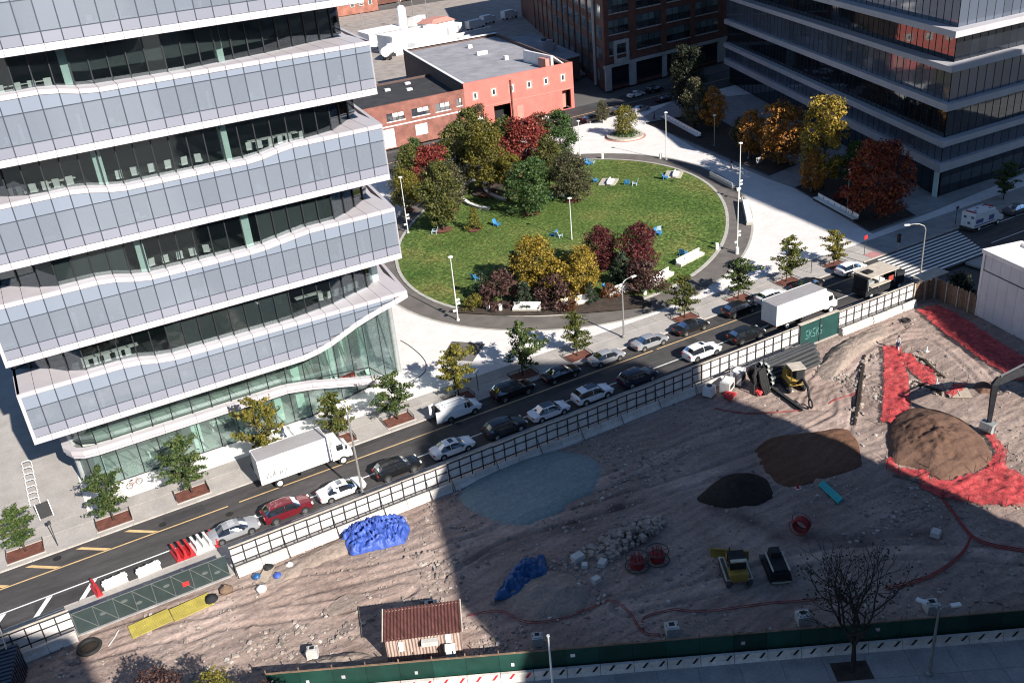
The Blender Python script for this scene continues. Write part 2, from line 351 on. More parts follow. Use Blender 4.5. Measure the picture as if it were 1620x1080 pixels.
leafmat('leaf_street', [(.030, .050, .012), (.060, .085, .018), (.115, .115, .022), (.19, .165, .035)])
leafmat('leaf_street_green', [(.022, .045, .014), (.045, .080, .022), (.080, .115, .030), (.14, .15, .04)])
leafmat('leaf_street_gold', [(.05, .06, .012), (.11, .115, .02), (.20, .17, .028), (.30, .22, .035)])
leafmat('leaf_olive', [(.026, .036, .010), (.062, .076, .018), (.118, .122, .028), (.18, .165, .04)])
leafmat('leaf_green', [(.018, .040, .011), (.042, .085, .022), (.074, .135, .038), (.115, .18, .056)])
leafmat('leaf_yellowolive', [(.04, .042, .008), (.095, .09, .014), (.16, .14, .02), (.22, .18, .03)])
leafmat('leaf_red', [(.06, .014, .012), (.16, .022, .020), (.25, .042, .034), (.30, .10, .05)])
leafmat('leaf_redorange', [(.07, .012, .008), (.17, .026, .014), (.27, .05, .018), (.34, .14, .03)])
leafmat('leaf_rust', [(.05, .022, .010), (.10, .045, .018), (.16, .055, .020), (.20, .09, .03)])
leafmat('leaf_crimson', [(.030, .010, .010), (.075, .015, .018), (.13, .026, .028), (.18, .055, .045)])
leafmat('leaf_purple', [(.028, .015, .014), (.065, .030, .028), (.105, .052, .045), (.15, .09, .06)])
leafmat('leaf_yellow', [(.085, .070, .014), (.22, .160, .022), (.38, .26, .034), (.52, .37, .070)])
leafmat('leaf_orange', [(.14, .05, .012), (.30, .12, .024), (.44, .20, .036), (.55, .29, .06)])
leafmat('leaf_greyolive', [(.030, .030, .017), (.068, .066, .033), (.11, .105, .052), (.15, .14, .075)])
leafmat('leaf_conifer', [(.010, .020, .010), (.020, .036, .018), (.036, .055, .030), (.055, .075, .045)], .1)
leafmat('leaf_dark', [(.010, .012, .007), (.018, .024, .010), (.03, .036, .014)], .15)
leafmat('leaf_fallen', [(.16, .10, .03), (.24, .17, .06), (.12, .09, .03), (.3, .24, .10)], 0)
# vehicles and site
for nm, c in dict(car_white=(.78, .78, .78), car_silver=(.33, .335, .35), car_maroon=(.16, .012, .020), car_black=(.012, .012, .013), car_dark=(.022, .026, .032), car_navy=(.012, .018, .045), car_grey=(.14, .145, .155), truck_white=(.76, .75, .73)).items():
    M(nm, c, .28, .04, 1., metal=0.0 if c[0] > .5 else .25, spec=.5, coat=.6)
glassmat('car_glass', (.06, .07, .08), (.012, .014, .017), .05, .85, .07, .03, objvar=.1)
M('lamp_clear', (.75, .75, .72), .2, .03, 1.); M('lamp_red', (.35, .02, .02), .3, .05, 1.)
M('chrome', (.55, .55, .55), .25, .05, 1., metal=.9)
M('box_roof', (.30, .285, .285), .6, .06, .8)
M('graffiti_black', (.02, .02, .02), .6, .1, 1.)
M('fence_panel', (.62, .58, .55), .8, .12, .8, .1, 6., obj=.10)
M('fence_frame', (.032, .033, .036), .6, .15, 2.)
M('barrier_concrete', (.58, .53, .48), .85, .13, .8, .12, 5., .1, 10., obj=.08)
M('green_hoarding', (.008, .046, .034), .6, .18, .9, obj=.3)
M('green_mesh', (.024, .038, .037), .8, .16, .8, .2, 30., obj=.08)
M('brace_grey', (.10, .11, .105), .7, .1, 2.)
M('green_paint', (.010, .052, .046), .6, .15, .8)
M('graffiti_pale', (.12, .28, .265), .6, .1, 1.)
M('galvanised', (.36, .38, .37), .5, .1, 2., metal=.3)
M('barrier_red', (.42, .025, .03), .5, .08, 2.); M('barrier_white', (.72, .71, .69), .5, .05, 2.)
M('tarp_blue', (.040, .085, .34), .5, .16, 1.5, .1, 8., .15, 10.)
M('tarp_blue_dull', (.014, .080, .22), .45, .16, 1.5, .1, 8., .15, 10.)
M('mat_yellow', (.40, .33, .07), .7, .14, 1.5, .16, 9.)
M('rust', (.095, .034, .029), .85, .35, 1.6, .25, 9., stretch=(3.0, .6, 1))
M('rust_pale', (.38, .285, .24), .85, .26, 2.0, .2, 9., stretch=(4.0, 1, .4))
M('net_orange', (.60, .050, .055), .75, .14, 1.2, .15, 10.)
def netmat():
    m, nt, b = nodes('net_sheet'); g = N(nt, 'ShaderNodeNewGeometry')
    n1 = N(nt, 'ShaderNodeTexNoise'); n1.inputs['Scale'].default_value = 1.6; n1.inputs['Detail'].default_value = 7; nt.links.new(g.outputs['Position'], n1.inputs['Vector'])
    r = ramp(nt, [(.3, (.30, .030, .036)), (.5, (.50, .050, .055)), (.7, (.60, .105, .095))]); nt.links.new(n1.outputs[0], r.inputs[0]); nt.links.new(r.outputs[0], b.inputs['Base Color']); b.inputs['Roughness'].default_value = .8
    n2 = N(nt, 'ShaderNodeTexNoise'); n2.inputs['Scale'].default_value = 7.; n2.inputs['Detail'].default_value = 3; nt.links.new(g.outputs['Position'], n2.inputs['Vector'])
    r2 = ramp(nt, [(.34, (.35,)*3), (.5, (.9,)*3)]); nt.links.new(n2.outputs[0], r2.inputs[0]); nt.links.new(r2.outputs[0], b.inputs['Alpha'])
    bp = N(nt, 'ShaderNodeBump'); bp.inputs['Strength'].default_value = .5; bp.inputs['Distance'].default_value = .15; nt.links.new(n2.outputs[0], bp.inputs['Height']); nt.links.new(bp.outputs[0], b.inputs['Normal'])
netmat()
def stonemat():
    m, nt, b = nodes('stone_mix'); g = N(nt, 'ShaderNodeNewGeometry'); r = ramp(nt, [(.0, (.17, .14, .12)), (.55, (.30, .25, .215)), (.90, (.37, .32, .28)), (1.0, (.52, .48, .44))]); nt.links.new(g.outputs['Random Per Island'], r.inputs[0]); nt.links.new(r.outputs[0], b.inputs['Base Color']); b.inputs['Roughness'].default_value = .95
stonemat()
M('red_cable', (.26, .022, .022), .6, .1, 2.)
M('teal_pipe', (.03, .42, .42), .5, .06, 2.)
M('pipe_black', (.05, .052, .054), .42, .1, 2.)
M('machine_yellow', (.30, .20, .040), .55, .14, 2.)
M('machine_pale', (.45, .42, .33), .6, .12, 2.)
M('machine_dark', (.022, .023, .026), .8, .2, 2., spec=.2)
M('steel_dark', (.06, .06, .062), .5, .15, 2., metal=.4)
M('cardboard', (.40, .33, .26), .9, .1, 2.)
M('concrete_box', (.50, .485, .455), .85, .1, 1.5, .1, 8.)
M('timber', (.20, .13, .085), .9, .25, 1.5, .2, 12., stretch=(1, 1, 4), obj=.25)
M('timber_pale', (.46, .40, .33), .9, .14, 1.5, .12, 9.)
M('skin', (.42, .25, .18), .6, .05, 2.); M('cloth_dark', (.02, .022, .03), .9, .15, 4.); M('cloth_blue', (.05, .08, .16), .9, .15, 4.)
M('cloth_pale', (.55, .53, .5), .9, .08, 4.); M('hair_dark', (.015, .012, .01), .8, .2, 8.); M('cloth_orange', (.6, .12, .02), .8, .08, 4.)
M('sign_red', (.55, .03, .03), .5, .05, 1.); M('sign_purple', (.11, .10, .26), .5, .05, 1.)
M('tower_stone', (.28, .27, .26), .8, .1, .3); M('pink_tactile', (.42, .20, .19), .8, .1, 3.)

# ------------------------------------------------------------------ the setting
struct(MB().sheet([(-1500, -1200), (2200, -1200), (2200, 2500), (-1500, 2500)], -.5).build('ground', 'ground'))
road = struct(MB().sheet([(-120, 74.3), (420, 74.3), (420, 82.8), (-120, 82.8)], 0.0).build('street', 'asphalt'))
FARD = math.radians(3.6)
def fy(x, y0): return y0+(x-107)*math.tan(FARD)
struct(MB().sheet([(-60, fy(-60, 176.2)), (420, fy(420, 176.2)), (420, fy(420, 191)), (-60, fy(-60, 191))], -.02).build('back_street', 'asphalt_far'))
# painted lines (each stroke lies on the asphalt as a thin sheet)
def stroke(name, pts, mat, z=.006, parent=None): return MB().sheet(pts, z).build(name, mat, parent)
for x0, x1 in ((-60, 8.5), (9.6, 33), (33.4, 60), (60.6, 88), (88.3, 97)): stroke('yellow_line', [(x0, 80.20), (x1, 80.20), (x1, 80.36), (x0, 80.36)], 'paint_yellow', parent=road)
for x0, x1 in ((-60, 4.6), (9.2, 97)): stroke('lane_line', [(x0, 76.62), (x1, 76.62), (x1, 76.78), (x0, 76.78)], 'paint_white', parent=road)
for i in range(5):                                    # yellow hatching before the kerb
    x = 1.9-4.35*i; stroke('hatch_mark', [(x, 80.42), (x-.55, 80.42), (x-2.9, 82.3), (x-2.35, 82.3)], 'paint_yellow', parent=road)
for i in range(5):                                    # white hatching on the site side
    x = -4.2-3.7*i; stroke('hatch_mark', [(x, 76.55), (x-.5, 76.55), (x-1.75, 74.5), (x-1.25, 74.5)], 'paint_white', parent=road)
for i in range(10):                                   # crosswalk bars
    y = 74.75+.80*i; x0 = 98.4+.22*i; x1 = 113.2+.42*i; stroke('crosswalk_bar', [(x0, y), (x1, y), (x1+.2, y+.40), (x0+.1, y+.40)], 'paint_white', parent=road)
stroke('lane_line', [(118.5, 80.6), (190, 80.6), (190, 80.75), (118.5, 80.75)], 'paint_white', parent=road)
stroke('lane_line', [(116.5, 76.3), (190, 76.3), (190, 76.45), (116.5, 76.45)], 'paint_white', parent=road)
for x0, x1, y0, y1 in ((-9.5, -4.2, 75.0, 76.3), (16, 27, 82.0, 82.75), (29.5, 31.6, 77.5, 79.8), (44, 52, 78.9, 79.9), (64.5, 66, 77, 80.1), (86, 91.5, 78.2, 80.0), (2.5, 6.5, 81.0, 82.2), (71, 73.5, 81, 82.7), (37.5, 40.5, 80.6, 81.6)): stroke('asphalt_patch', [(x0, y0), (x1, y0+.06), (x1-.1, y1), (x0+.08, y1-.05)], 'asphalt_patch', .0035, road)
for i, (px, py) in enumerate(((8.3, 78.9), (2.4, 81.2), (55.2, 77.7), (33.6, 79.9), (-7.0, 81.9))):
    m = MB().lathe([(.38, 0), (.38, .008)], 14, px, py, .004); m.build('manhole_cover', 'iron', road)
# far street lines
br = [o for o in COL.objects if o.name == 'back_street'][0]
for a, b in ((60, 128), (131, 190)): stroke('lane_line', [(a, fy(a, 183.6)), (b, fy(b, 183.6)), (b, fy(b, 183.85)), (a, fy(a, 183.85))], 'paint_yellow', -.012, br)
# north pavement and plaza
RBu = (math.cos(math.radians(68.4)), math.sin(math.radians(68.4)))
struct(MB().prism([(-120, 87.9), (-3.62, 87.9), (-3.62, 176), (-120, 170)], -.2, .12).build('pavement', 'concrete_walk'))
plaza = struct(MB().prism([(-3.6, 87.9), (260, 87.9), (260, 168), (215, fy(215, 176)), (-3.6, fy(-3.6, 176))], -.2, .12).build('plaza', 'plaza_pave'))
nw = struct(MB().prism([(-120, 83.0), (102.3, 83.0), (102.3, 87.88), (-120, 87.88)], -.2, .10).build('pavement', 'concrete_walk'))
x = -40.0
while x < 102:                                        # slabs of the pavement, laid with open joints, left out where the tree pits are
    MB().bb(x+.02, min(x+3.0, 102.2)-.02, 85.95, 87.86, .1, .126).build('paving_slab', 'concrete_walk', nw)
    x += 3.0
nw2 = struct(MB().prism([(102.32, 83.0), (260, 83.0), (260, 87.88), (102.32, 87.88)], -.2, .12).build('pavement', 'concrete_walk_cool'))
x = 102.4
while x < 150:
    for y0, y1 in ((83.05, 85.4), (85.43, 87.86)): MB().bb(x+.015, x+2.985, y0, y1, .12, .132).build('paving_slab', 'concrete_walk_cool', nw2)
    x += 3.0
x = -30.0
while x < 150:                                        # kerb stones
    k = MB().bb(x, x+2.97, 82.80, 82.98, -.1, .135).build('kerb_stone', 'kerb', nw if x < 100 else nw2); x += 3.0
MB().bb(100.2, 102.4, 83.0, 84.6, .1, .13).build('tactile_pad', 'pink_tactile', nw)
# strip of darker, cooler tone between the plaza and the right-hand building
shp = [(126.65, 171.47, 0.00), (118.39, 143.14, 0.00), (114.86, 119.05, 0.00), (114.34, 111.68, 0.00), (107.32, 89.28, 0.00), (120.11, 89.65, 0.00), (124.84, 89.97, 0.00), (150, 92), (165, 165), (140, 178)]
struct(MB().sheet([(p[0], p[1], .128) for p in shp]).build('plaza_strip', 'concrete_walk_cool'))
# south pavement beside the site fence
sw = struct(MB().prism([(-120, 69.75), (97.5, 69.75), (97.5, 74.12), (-120, 74.12)], -.2, .10).build('pavement', 'concrete_walk'))
x = -24.0
while x < 97:
    MB().bb(x+.02, min(x+3, 97.4)-.02, 72.2, 74.10, .1, .125).build('paving_slab', 'concrete_walk', sw)
    MB().bb(x, x+2.97, 74.12, 74.3, -.1, .13).build('kerb_stone', 'kerb', sw); x += 3.0
struct(MB().prism([(108.0, 60), (260, 60), (260, 74.1), (108, 74.1)], -.2, .10).build('pavement', 'concrete_walk_cool'))
# oval lawn with its path
OC = (76.0, 125.3); OA = math.radians(49.5)
def oval(a, b, n=96, k=2.15):
    out = []
    for i in range(n):
        t = 2*PI*i/n; c, s_ = math.cos(t), math.sin(t)
        ex = math.copysign(abs(c)**(2/k), c)*a; ey = math.copysign(abs(s_)**(2/k), s_)*b
        out.append((OC[0]+ex*math.cos(OA)-ey*math.sin(OA), OC[1]+ex*math.sin(OA)+ey*math.cos(OA)))
    return out
struct(MB().sheet(oval(39.6, 30.0), .128).build('path', 'path_asphalt'))
edge = MB(); o1, o2 = oval(39.95, 30.35), oval(39.6, 30.0)
for i in range(96):
    j = (i+1) % 96; edge.add([(*o1[i], .138), (*o1[j], .138), (*o2[j], .138), (*o2[i], .138)], [(0, 1, 2, 3)])
o1, o2 = oval(35.7, 26.6), oval(35.2, 26.1)
for i in range(96):
    j = (i+1) % 96
    edge.add([(*o1[i], .13), (*o1[j], .13), (*o1[j], .24), (*o1[i], .24)], [(0, 1, 2, 3)])
    edge.add([(*o1[i], .24), (*o1[j], .24), (*o2[j], .24), (*o2[i], .24)], [(0, 1, 2, 3)])
struct(edge.build('path_edging', 'path_edge'))
lawn_poly = oval(35.2, 26.1, 96)
lm = MB(); rings = 14
for r in range(rings+1):
    k = r/rings
    for p in lawn_poly:
        x = OC[0]+(p[0]-OC[0])*k; y = OC[1]+(p[1]-OC[1])*k
        lm.v.append((x, y, .20+(1-k*k)*.25+.06*noise.noise((x*.25, y*.25, 3))))
for r in range(rings):
    for i in range(96):
        j = (i+1) % 96; lm.f.append((r*96+i, (r+1)*96+i, (r+1)*96+j, r*96+j))
struct(lm.build('lawn', 'lawn_grass', smooth=True))
def in_lawn(x, y, k=.97):
    dx, dy = x-OC[0], y-OC[1]; u = dx*math.cos(OA)+dy*math.sin(OA); v = -dx*math.sin(OA)+dy*math.cos(OA)
    return (abs(u)/35.2/k)**2.15+(abs(v)/26.1/k)**2.15 < 1
# grass tufts and fallen leaves, nobody could count them
rg = random.Random(4); gm = MB(); fl = MB(); n = 0
while n < 9000:
    x = OC[0]+rg.uniform(-38, 38); y = OC[1]+rg.uniform(-38, 38)
    if not in_lawn(x, y): continue
    a = rg.random()*PI; w = rg.uniform(.06, .16); h = rg.uniform(.05, .14); c, s_ = math.cos(a)*w, math.sin(a)*w; z = .22+(1-min(1, ((x-OC[0])**2+(y-OC[1])**2)/900))*.22
    gm.add([(x-c, y-s_, z), (x+c, y+s_, z), (x+c*.3+rg.uniform(-.05, .05), y+s_*.3, z+h), (x-c*.3, y-s_*.3, z+h)], [(0, 1, 2, 3)]); n += 1
tag(gm.build('grass', 'leaf_green'), 'short green grass of the oval lawn', 'grass', kind='stuff')
leafspots = [(52, 102, 8), (58, 100, 7), (66, 99, 7), (80, 140, 9), (74, 146, 9), (60, 125, 9), (46, 112, 6), (90, 140, 8), (102, 140, 6)]
n = 0
while n < 5200:
    sx, sy, sr = leafspots[rg.randrange(len(leafspots))]; x = rg.gauss(sx, sr*.75); y = rg.gauss(sy, sr*.75)
    if not in_lawn(x, y, 1.0): continue
    a = rg.random()*PI; w = rg.uniform(.06, .13); c, s_ = math.cos(a)*w, math.sin(a)*w; z = .26+(1-min(1, ((x-OC[0])**2+(y-OC[1])**2)/900))*.24+rg.uniform(0, .05)
    fl.add([(x-c, y-s_, z), (x+s_, y-c, z+.02), (x+c, y+s_, z), (x-s_, y+c, z+.03)], [(0, 1, 2, 3)]); n += 1
tag(fl.build('fallen_leaves', 'leaf_fallen'), 'dry yellow leaves scattered on the oval lawn', 'leaves', kind='stuff')
# planting beds at the foot of the tree groups on the lawn
def blob(cx, cy, rx, ry, rz, n=22, amp=.12, seed=1):
    r = random.Random(seed); ph = [r.random()*6.3 for _ in range(3)]; out = []
    for i in range(n):
        t = 2*PI*i/n; k = 1+amp*(math.sin(2*t+ph[0])+.6*math.sin(3*t+ph[1])+.4*math.sin(5*t+ph[2]))
        x, y = rx*k*math.cos(t), ry*k*math.sin(t); out.append((cx+x*math.cos(rz)-y*math.sin(rz), cy+x*math.sin(rz)+y*math.cos(rz)))
    return out
# small bright plant grating by the lobby
struct(MB().sheet([(p[0], p[1], .135) for p in ((38.43, 94.44, 0.00), (41.77, 98.02, 0.00), (44.81, 94.65, 0.00), (41.36, 91.46, 0.00))]).build('tree_grate_mat', 'path_asphalt'))
# right-hand planting beds with dark kerbs
beds = [[(114.43, 112.07, 0.00), (107.58, 90.11, 0.00), (117.49, 90.17, 0.00), (127.14, 113.90, 0.00)], [(123.74, 166.42, 0.00), (116.11, 120.38, 0.00), (123.88, 121.63, 0.00), (138.37, 162.98, 0.00)]]
for b in beds:
    struct(MB().sheet([(p[0], p[1], .15) for p in b]).build('planting_bed', 'planting_soil'))
    e = MB()
    for i in range(4):
        p, q = b[i], b[(i+1) % 4]; e.tube([(p[0], p[1], .2), (q[0], q[1], .2)], .13, 4)
    struct(e.build('bed_kerb', 'steel_dark'))
# pavement in the lower right corner beyond the green hoarding
HA = (7.3, 53.2); HB = (54.6, 28.0); hd = math.atan2(HB[1]-HA[1], HB[0]-HA[0])
hx, hy = math.cos(hd), math.sin(hd); nx, ny = hy, -hx                 # n points away from the site
def HP(s, t): return (HA[0]+hx*s+nx*t, HA[1]+hy*s+ny*t)
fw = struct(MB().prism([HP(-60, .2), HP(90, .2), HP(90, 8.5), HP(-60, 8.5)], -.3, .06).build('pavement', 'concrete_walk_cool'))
struct(MB().sheet([HP(-90, 8.5), HP(140, 8.5), HP(140, 30), HP(-90, 30)], -.08).build('front_street', 'asphalt'))
s = -10.0; i = 0
while s < 62:
    for t0, t1 in ((.35, 3.1), (3.14, 5.9)): 
        q = [HP(s+.03, t0), HP(s+2.95, t0), HP(s+2.95, t1), HP(s+.03, t1)]
        MB().prism(q, .06, .085).build('paving_slab', 'concrete_walk_cool', fw)
    s += 3.0
# construction site ground
def side(x, y): return (x-HA[0])*nx+(y-HA[1])*ny                      # > 0 : beyond the hoarding
def spline(pts, n=8):
    out = []
    for i in range(len(pts)-1):
        p0, p1, p2, p3 = pts[max(0, i-1)], pts[i], pts[i+1], pts[min(len(pts)-1, i+2)]
        for j in range(n):
            f = j/n; out.append(tuple(.5*((2*p1[c])+(-p0[c]+p2[c])*f+(2*p0[c]-5*p1[c]+4*p2[c]-p3[c])*f*f+(-p0[c]+3*p1[c]-3*p2[c]+p3[c])*f**3) for c in (0, 1)))
    return out+[pts[-1][:2]]
TRACKS = [spline(q) for q in ([(-5.44, 68.66, 0.00), (7.16, 66.61, 0.00), (17.29, 62.86, 0.00), (26.30, 61.08, 0.00), (34.64, 59.48, 0.00), (44.06, 57.69, 0.00), (54.56, 56.35, 0.00), (65.95, 56.66, 0.00)], [(-7.02, 67.67, 0.00), (2.99, 64.97, 0.00), (12.03, 61.07, 0.00), (18.15, 59.35, 0.00)], [(66.29, 59.56, 0.00), (72.80, 63.07, 0.00), (82.25, 65.21, 0.00), (87.30, 63.18, 0.00), (85.43, 56.70, 0.00), (82.22, 51.25, 0.00)], [(69.16, 63.25, 0.00), (76.64, 65.71, 0.00), (86.54, 67.06, 0.00)], [(21.84, 59.63, 0.00), (34.97, 62.18, 0.00), (40.48, 61.85, 0.00), (51.30, 61.88, 0.00), (58.79, 60.93, 0.00)], [(1.40, 64.78, 0.00), (10.94, 64.42, 0.00), (19.45, 62.33, 0.00)], [(62.01, 53.78, 0.00), (68.05, 58.19, 0.00), (70.71, 62.91, 0.00), (65.28, 60.34, 0.00)], [(31.95, 46.97, 0.00), (40.33, 44.65, 0.00), (48.66, 42.52, 0.00), (56.62, 37.81, 0.00), (61.52, 33.34, 0.00)])]
MUD = [spline(q) for q in ([(23.29, 60.10, 0.00), (29.83, 59.29, 0.00), (35.68, 57.93, 0.00), (40.94, 58.40, 0.00)], [(46.06, 52.88, 0.00), (47.36, 48.58, 0.00), (47.89, 46.08, 0.00)], [(49.60, 44.85, 0.00), (54.63, 41.23, 0.00), (58.95, 39.67, 0.00)])]
HASH = {}
for kind, ls_ in (('t', TRACKS), ('m', MUD)):
    for ln in ls_:
        for (ax, ay), (bx, by) in zip(ln, ln[1:]):
            for gx in range(int(min(ax, bx)-2.5)//2, int(max(ax, bx)+2.5)//2+1):
                for gy in range(int(min(ay, by)-2.5)//2, int(max(ay, by)+2.5)//2+1): HASH.setdefault((gx, gy), []).append((kind, ax, ay, bx, by))
def ground_mark(x, y):
    dt = dm = 9.0
    for kind, ax, ay, bx, by in HASH.get((int(x)//2, int(y)//2), ()):
        dx, dy = bx-ax, by-ay; f = max(0, min(1, ((x-ax)*dx+(y-ay)*dy)/(dx*dx+dy*dy+1e-9))); d = math.hypot(x-ax-dx*f, y-ay-dy*f)
        if kind == 't': dt = min(dt, d)
        else: dm = min(dm, d)
    return dt, dm
def site_h(x, y):
    h = .12*fbm(x, y, .12, 3, 2.0)+.16*fbm(x, y, .5, 3, 7.0)+.10*fbm(x, y, 1.5, 3, 3.0)
    rd = abs(fbm(x, y, .16, 2, 21.0)); h += .16*max(0, 1-rd*9)*(.5+fbm(x, y, .8, 2, 5))
    h += .035*math.sin((y*.96-x*.20)*2.1+1.6*fbm(x, y, .09, 2, 4))*max(0, fbm(x, y, .06, 2, 9)+.25)
    e = min(1, max(0, (69.6-y)/2.0)); h *= .35+.65*e
    return max(h-.05, -.3)
sm = MB(); nxg, nyg = 520, 196; X0, X1, Y0, Y1 = -30.0, 96.5, 26.0, 69.9; idx = {}; soil = []
for j in range(nyg+1):
    for i in range(nxg+1):
        x = X0+(X1-X0)*i/nxg; y = Y0+(Y1-Y0)*j/nyg
        if side(x, y) < .5: idx[(i, j)] = len(sm.v); dt, dm = ground_mark(x, y); w_ = abs(dt-.95); gr = max(0, 1-w_/.32); rm = max(0, 1-abs(w_-.45)/.22); sm.v.append((x, y, site_h(x, y)*(1-.5*max(0, 1-dt/1.9))-.17*gr+.09*rm)); soil.append(max(0, min(1, .5+.42*max(0, 1-dt/1.7)*(.6+fbm(x, y, .7, 2, 2))-.2*gr-.5*max(0, 1-dm/1.6)*(.7+fbm(x, y, .5, 2, 6)))))
for j in range(nyg):
    for i in range(nxg):
        q = [(i, j), (i+1, j), (i+1, j+1), (i, j+1)]
        if all(k in idx for k in q): sm.f.append(tuple(idx[k] for k in q))
cg = struct(sm.build('construction_ground', 'site_dirt', smooth=True))
at_ = cg.data.attributes.new('soil', 'FLOAT', 'POINT'); at_.data.foreach_set('value', soil)

# ------------------------------------------------------------------ left tower: glass bands over recessed dark storeys
TW = thing('office_tower', 'pale glass office tower with stacked bands and recessed dark terraces on the left', 'office tower', (13.8, 91.5, 0), world=True)
MOD = 1.552; TX0 = -5.8; NM = 25; TX1 = TX0+NM*MOD; YF = 88.0
LZ = {1: 8.8, 2: 16.98, 3: 25.65, 4: 34.3, 5: 42.85, 6: 51.5}
LT = {1: [(4.4, 4.95), (7.5, 4.25), (20, 4.1), (33, 4.0)], 2: [(4.4, 5.42), (7.6, 4.6), (18.4, 4.55), (23.6, 5.2), (33, 5.25)],
      3: [(4.2, 5.3), (7.5, 4.6), (19.9, 4.6), (23.2, 5.22), (33, 5.3)], 4: [(4.2, 5.28), (7.4, 4.65), (33, 4.65)], 5: [(4.2, 5.2), (7.5, 4.6), (33, 4.6)], 6: [(4.2, 5.2), (7.5, 4.6), (33, 4.6)]}
LW = {1: [(-5.8, 94.0), (-3.7, 92.8), (-2.6, 91.8), (-1.3, 90.2), (.4, 89.15), (8, 89.0), (20, 89.0), (25, 89.8), (28.2, 91.1), (30.6, 91.9), (31.6, 93.5), (32, 97)],
      2: [(-5.8, 95), (-4.2, 93.2), (-1.9, 90.8), (0, 89.25), (4.6, 89.2), (19, 89.0), (27.2, 89.1), (29.9, 91.3), (31.8, 93.2), (33.1, 96)],
      3: [(-5.8, 95), (-1.7, 90.7), (0, 89.3), (1.4, 88.95), (4.5, 89.15), (21, 89.0), (25.5, 89.0), (28.4, 89.7), (31, 92.5), (33.1, 95.5)],
      4: [(-5.8, 94), (-2, 90.4), (.8, 89.1), (4.3, 89.9), (7.7, 90.4), (15.4, 89.8), (24.1, 91.4), (28.2, 92.8), (32.6, 94.4), (33.1, 96)],
      5: [(-5.8, 94), (0, 89.2), (20, 89.2), (28, 90.5), (33, 95)], 6: [(-5.8, 94), (0, 89.2), (20, 89.2), (28, 90.5), (33, 95)]}
def b5bot(x): return interp(x, [(20.5, 8.8), (22.5, 9.1), (24.1, 9.6), (26.4, 10.6), (29.0, 11.4), (31.4, 11.95), (33.3, 12.5)])
def right_x(y): return TX1+(y-88)*.12
def pane_box(x0, x1, y, z0a, z1a, z0b=None, z1b=None, t=.05):
    """thin upright pane in a plane y; heights may differ left and right"""
    z0b = z0a if z0b is None else z0b; z1b = z1a if z1b is None else z1b
    m = MB(); m.add([(x0, y, z0a), (x1, y, z0b), (x1, y+t, z0b), (x0, y+t, z0a), (x0, y, z1a), (x1, y, z1b), (x1, y+t, z1b), (x0, y+t, z1a)],
                    [(3, 2, 1, 0), (4, 5, 6, 7), (0, 1, 5, 4), (1, 2, 6, 5), (2, 3, 7, 6), (3, 0, 4, 7)]); return m
rt = random.Random(11)
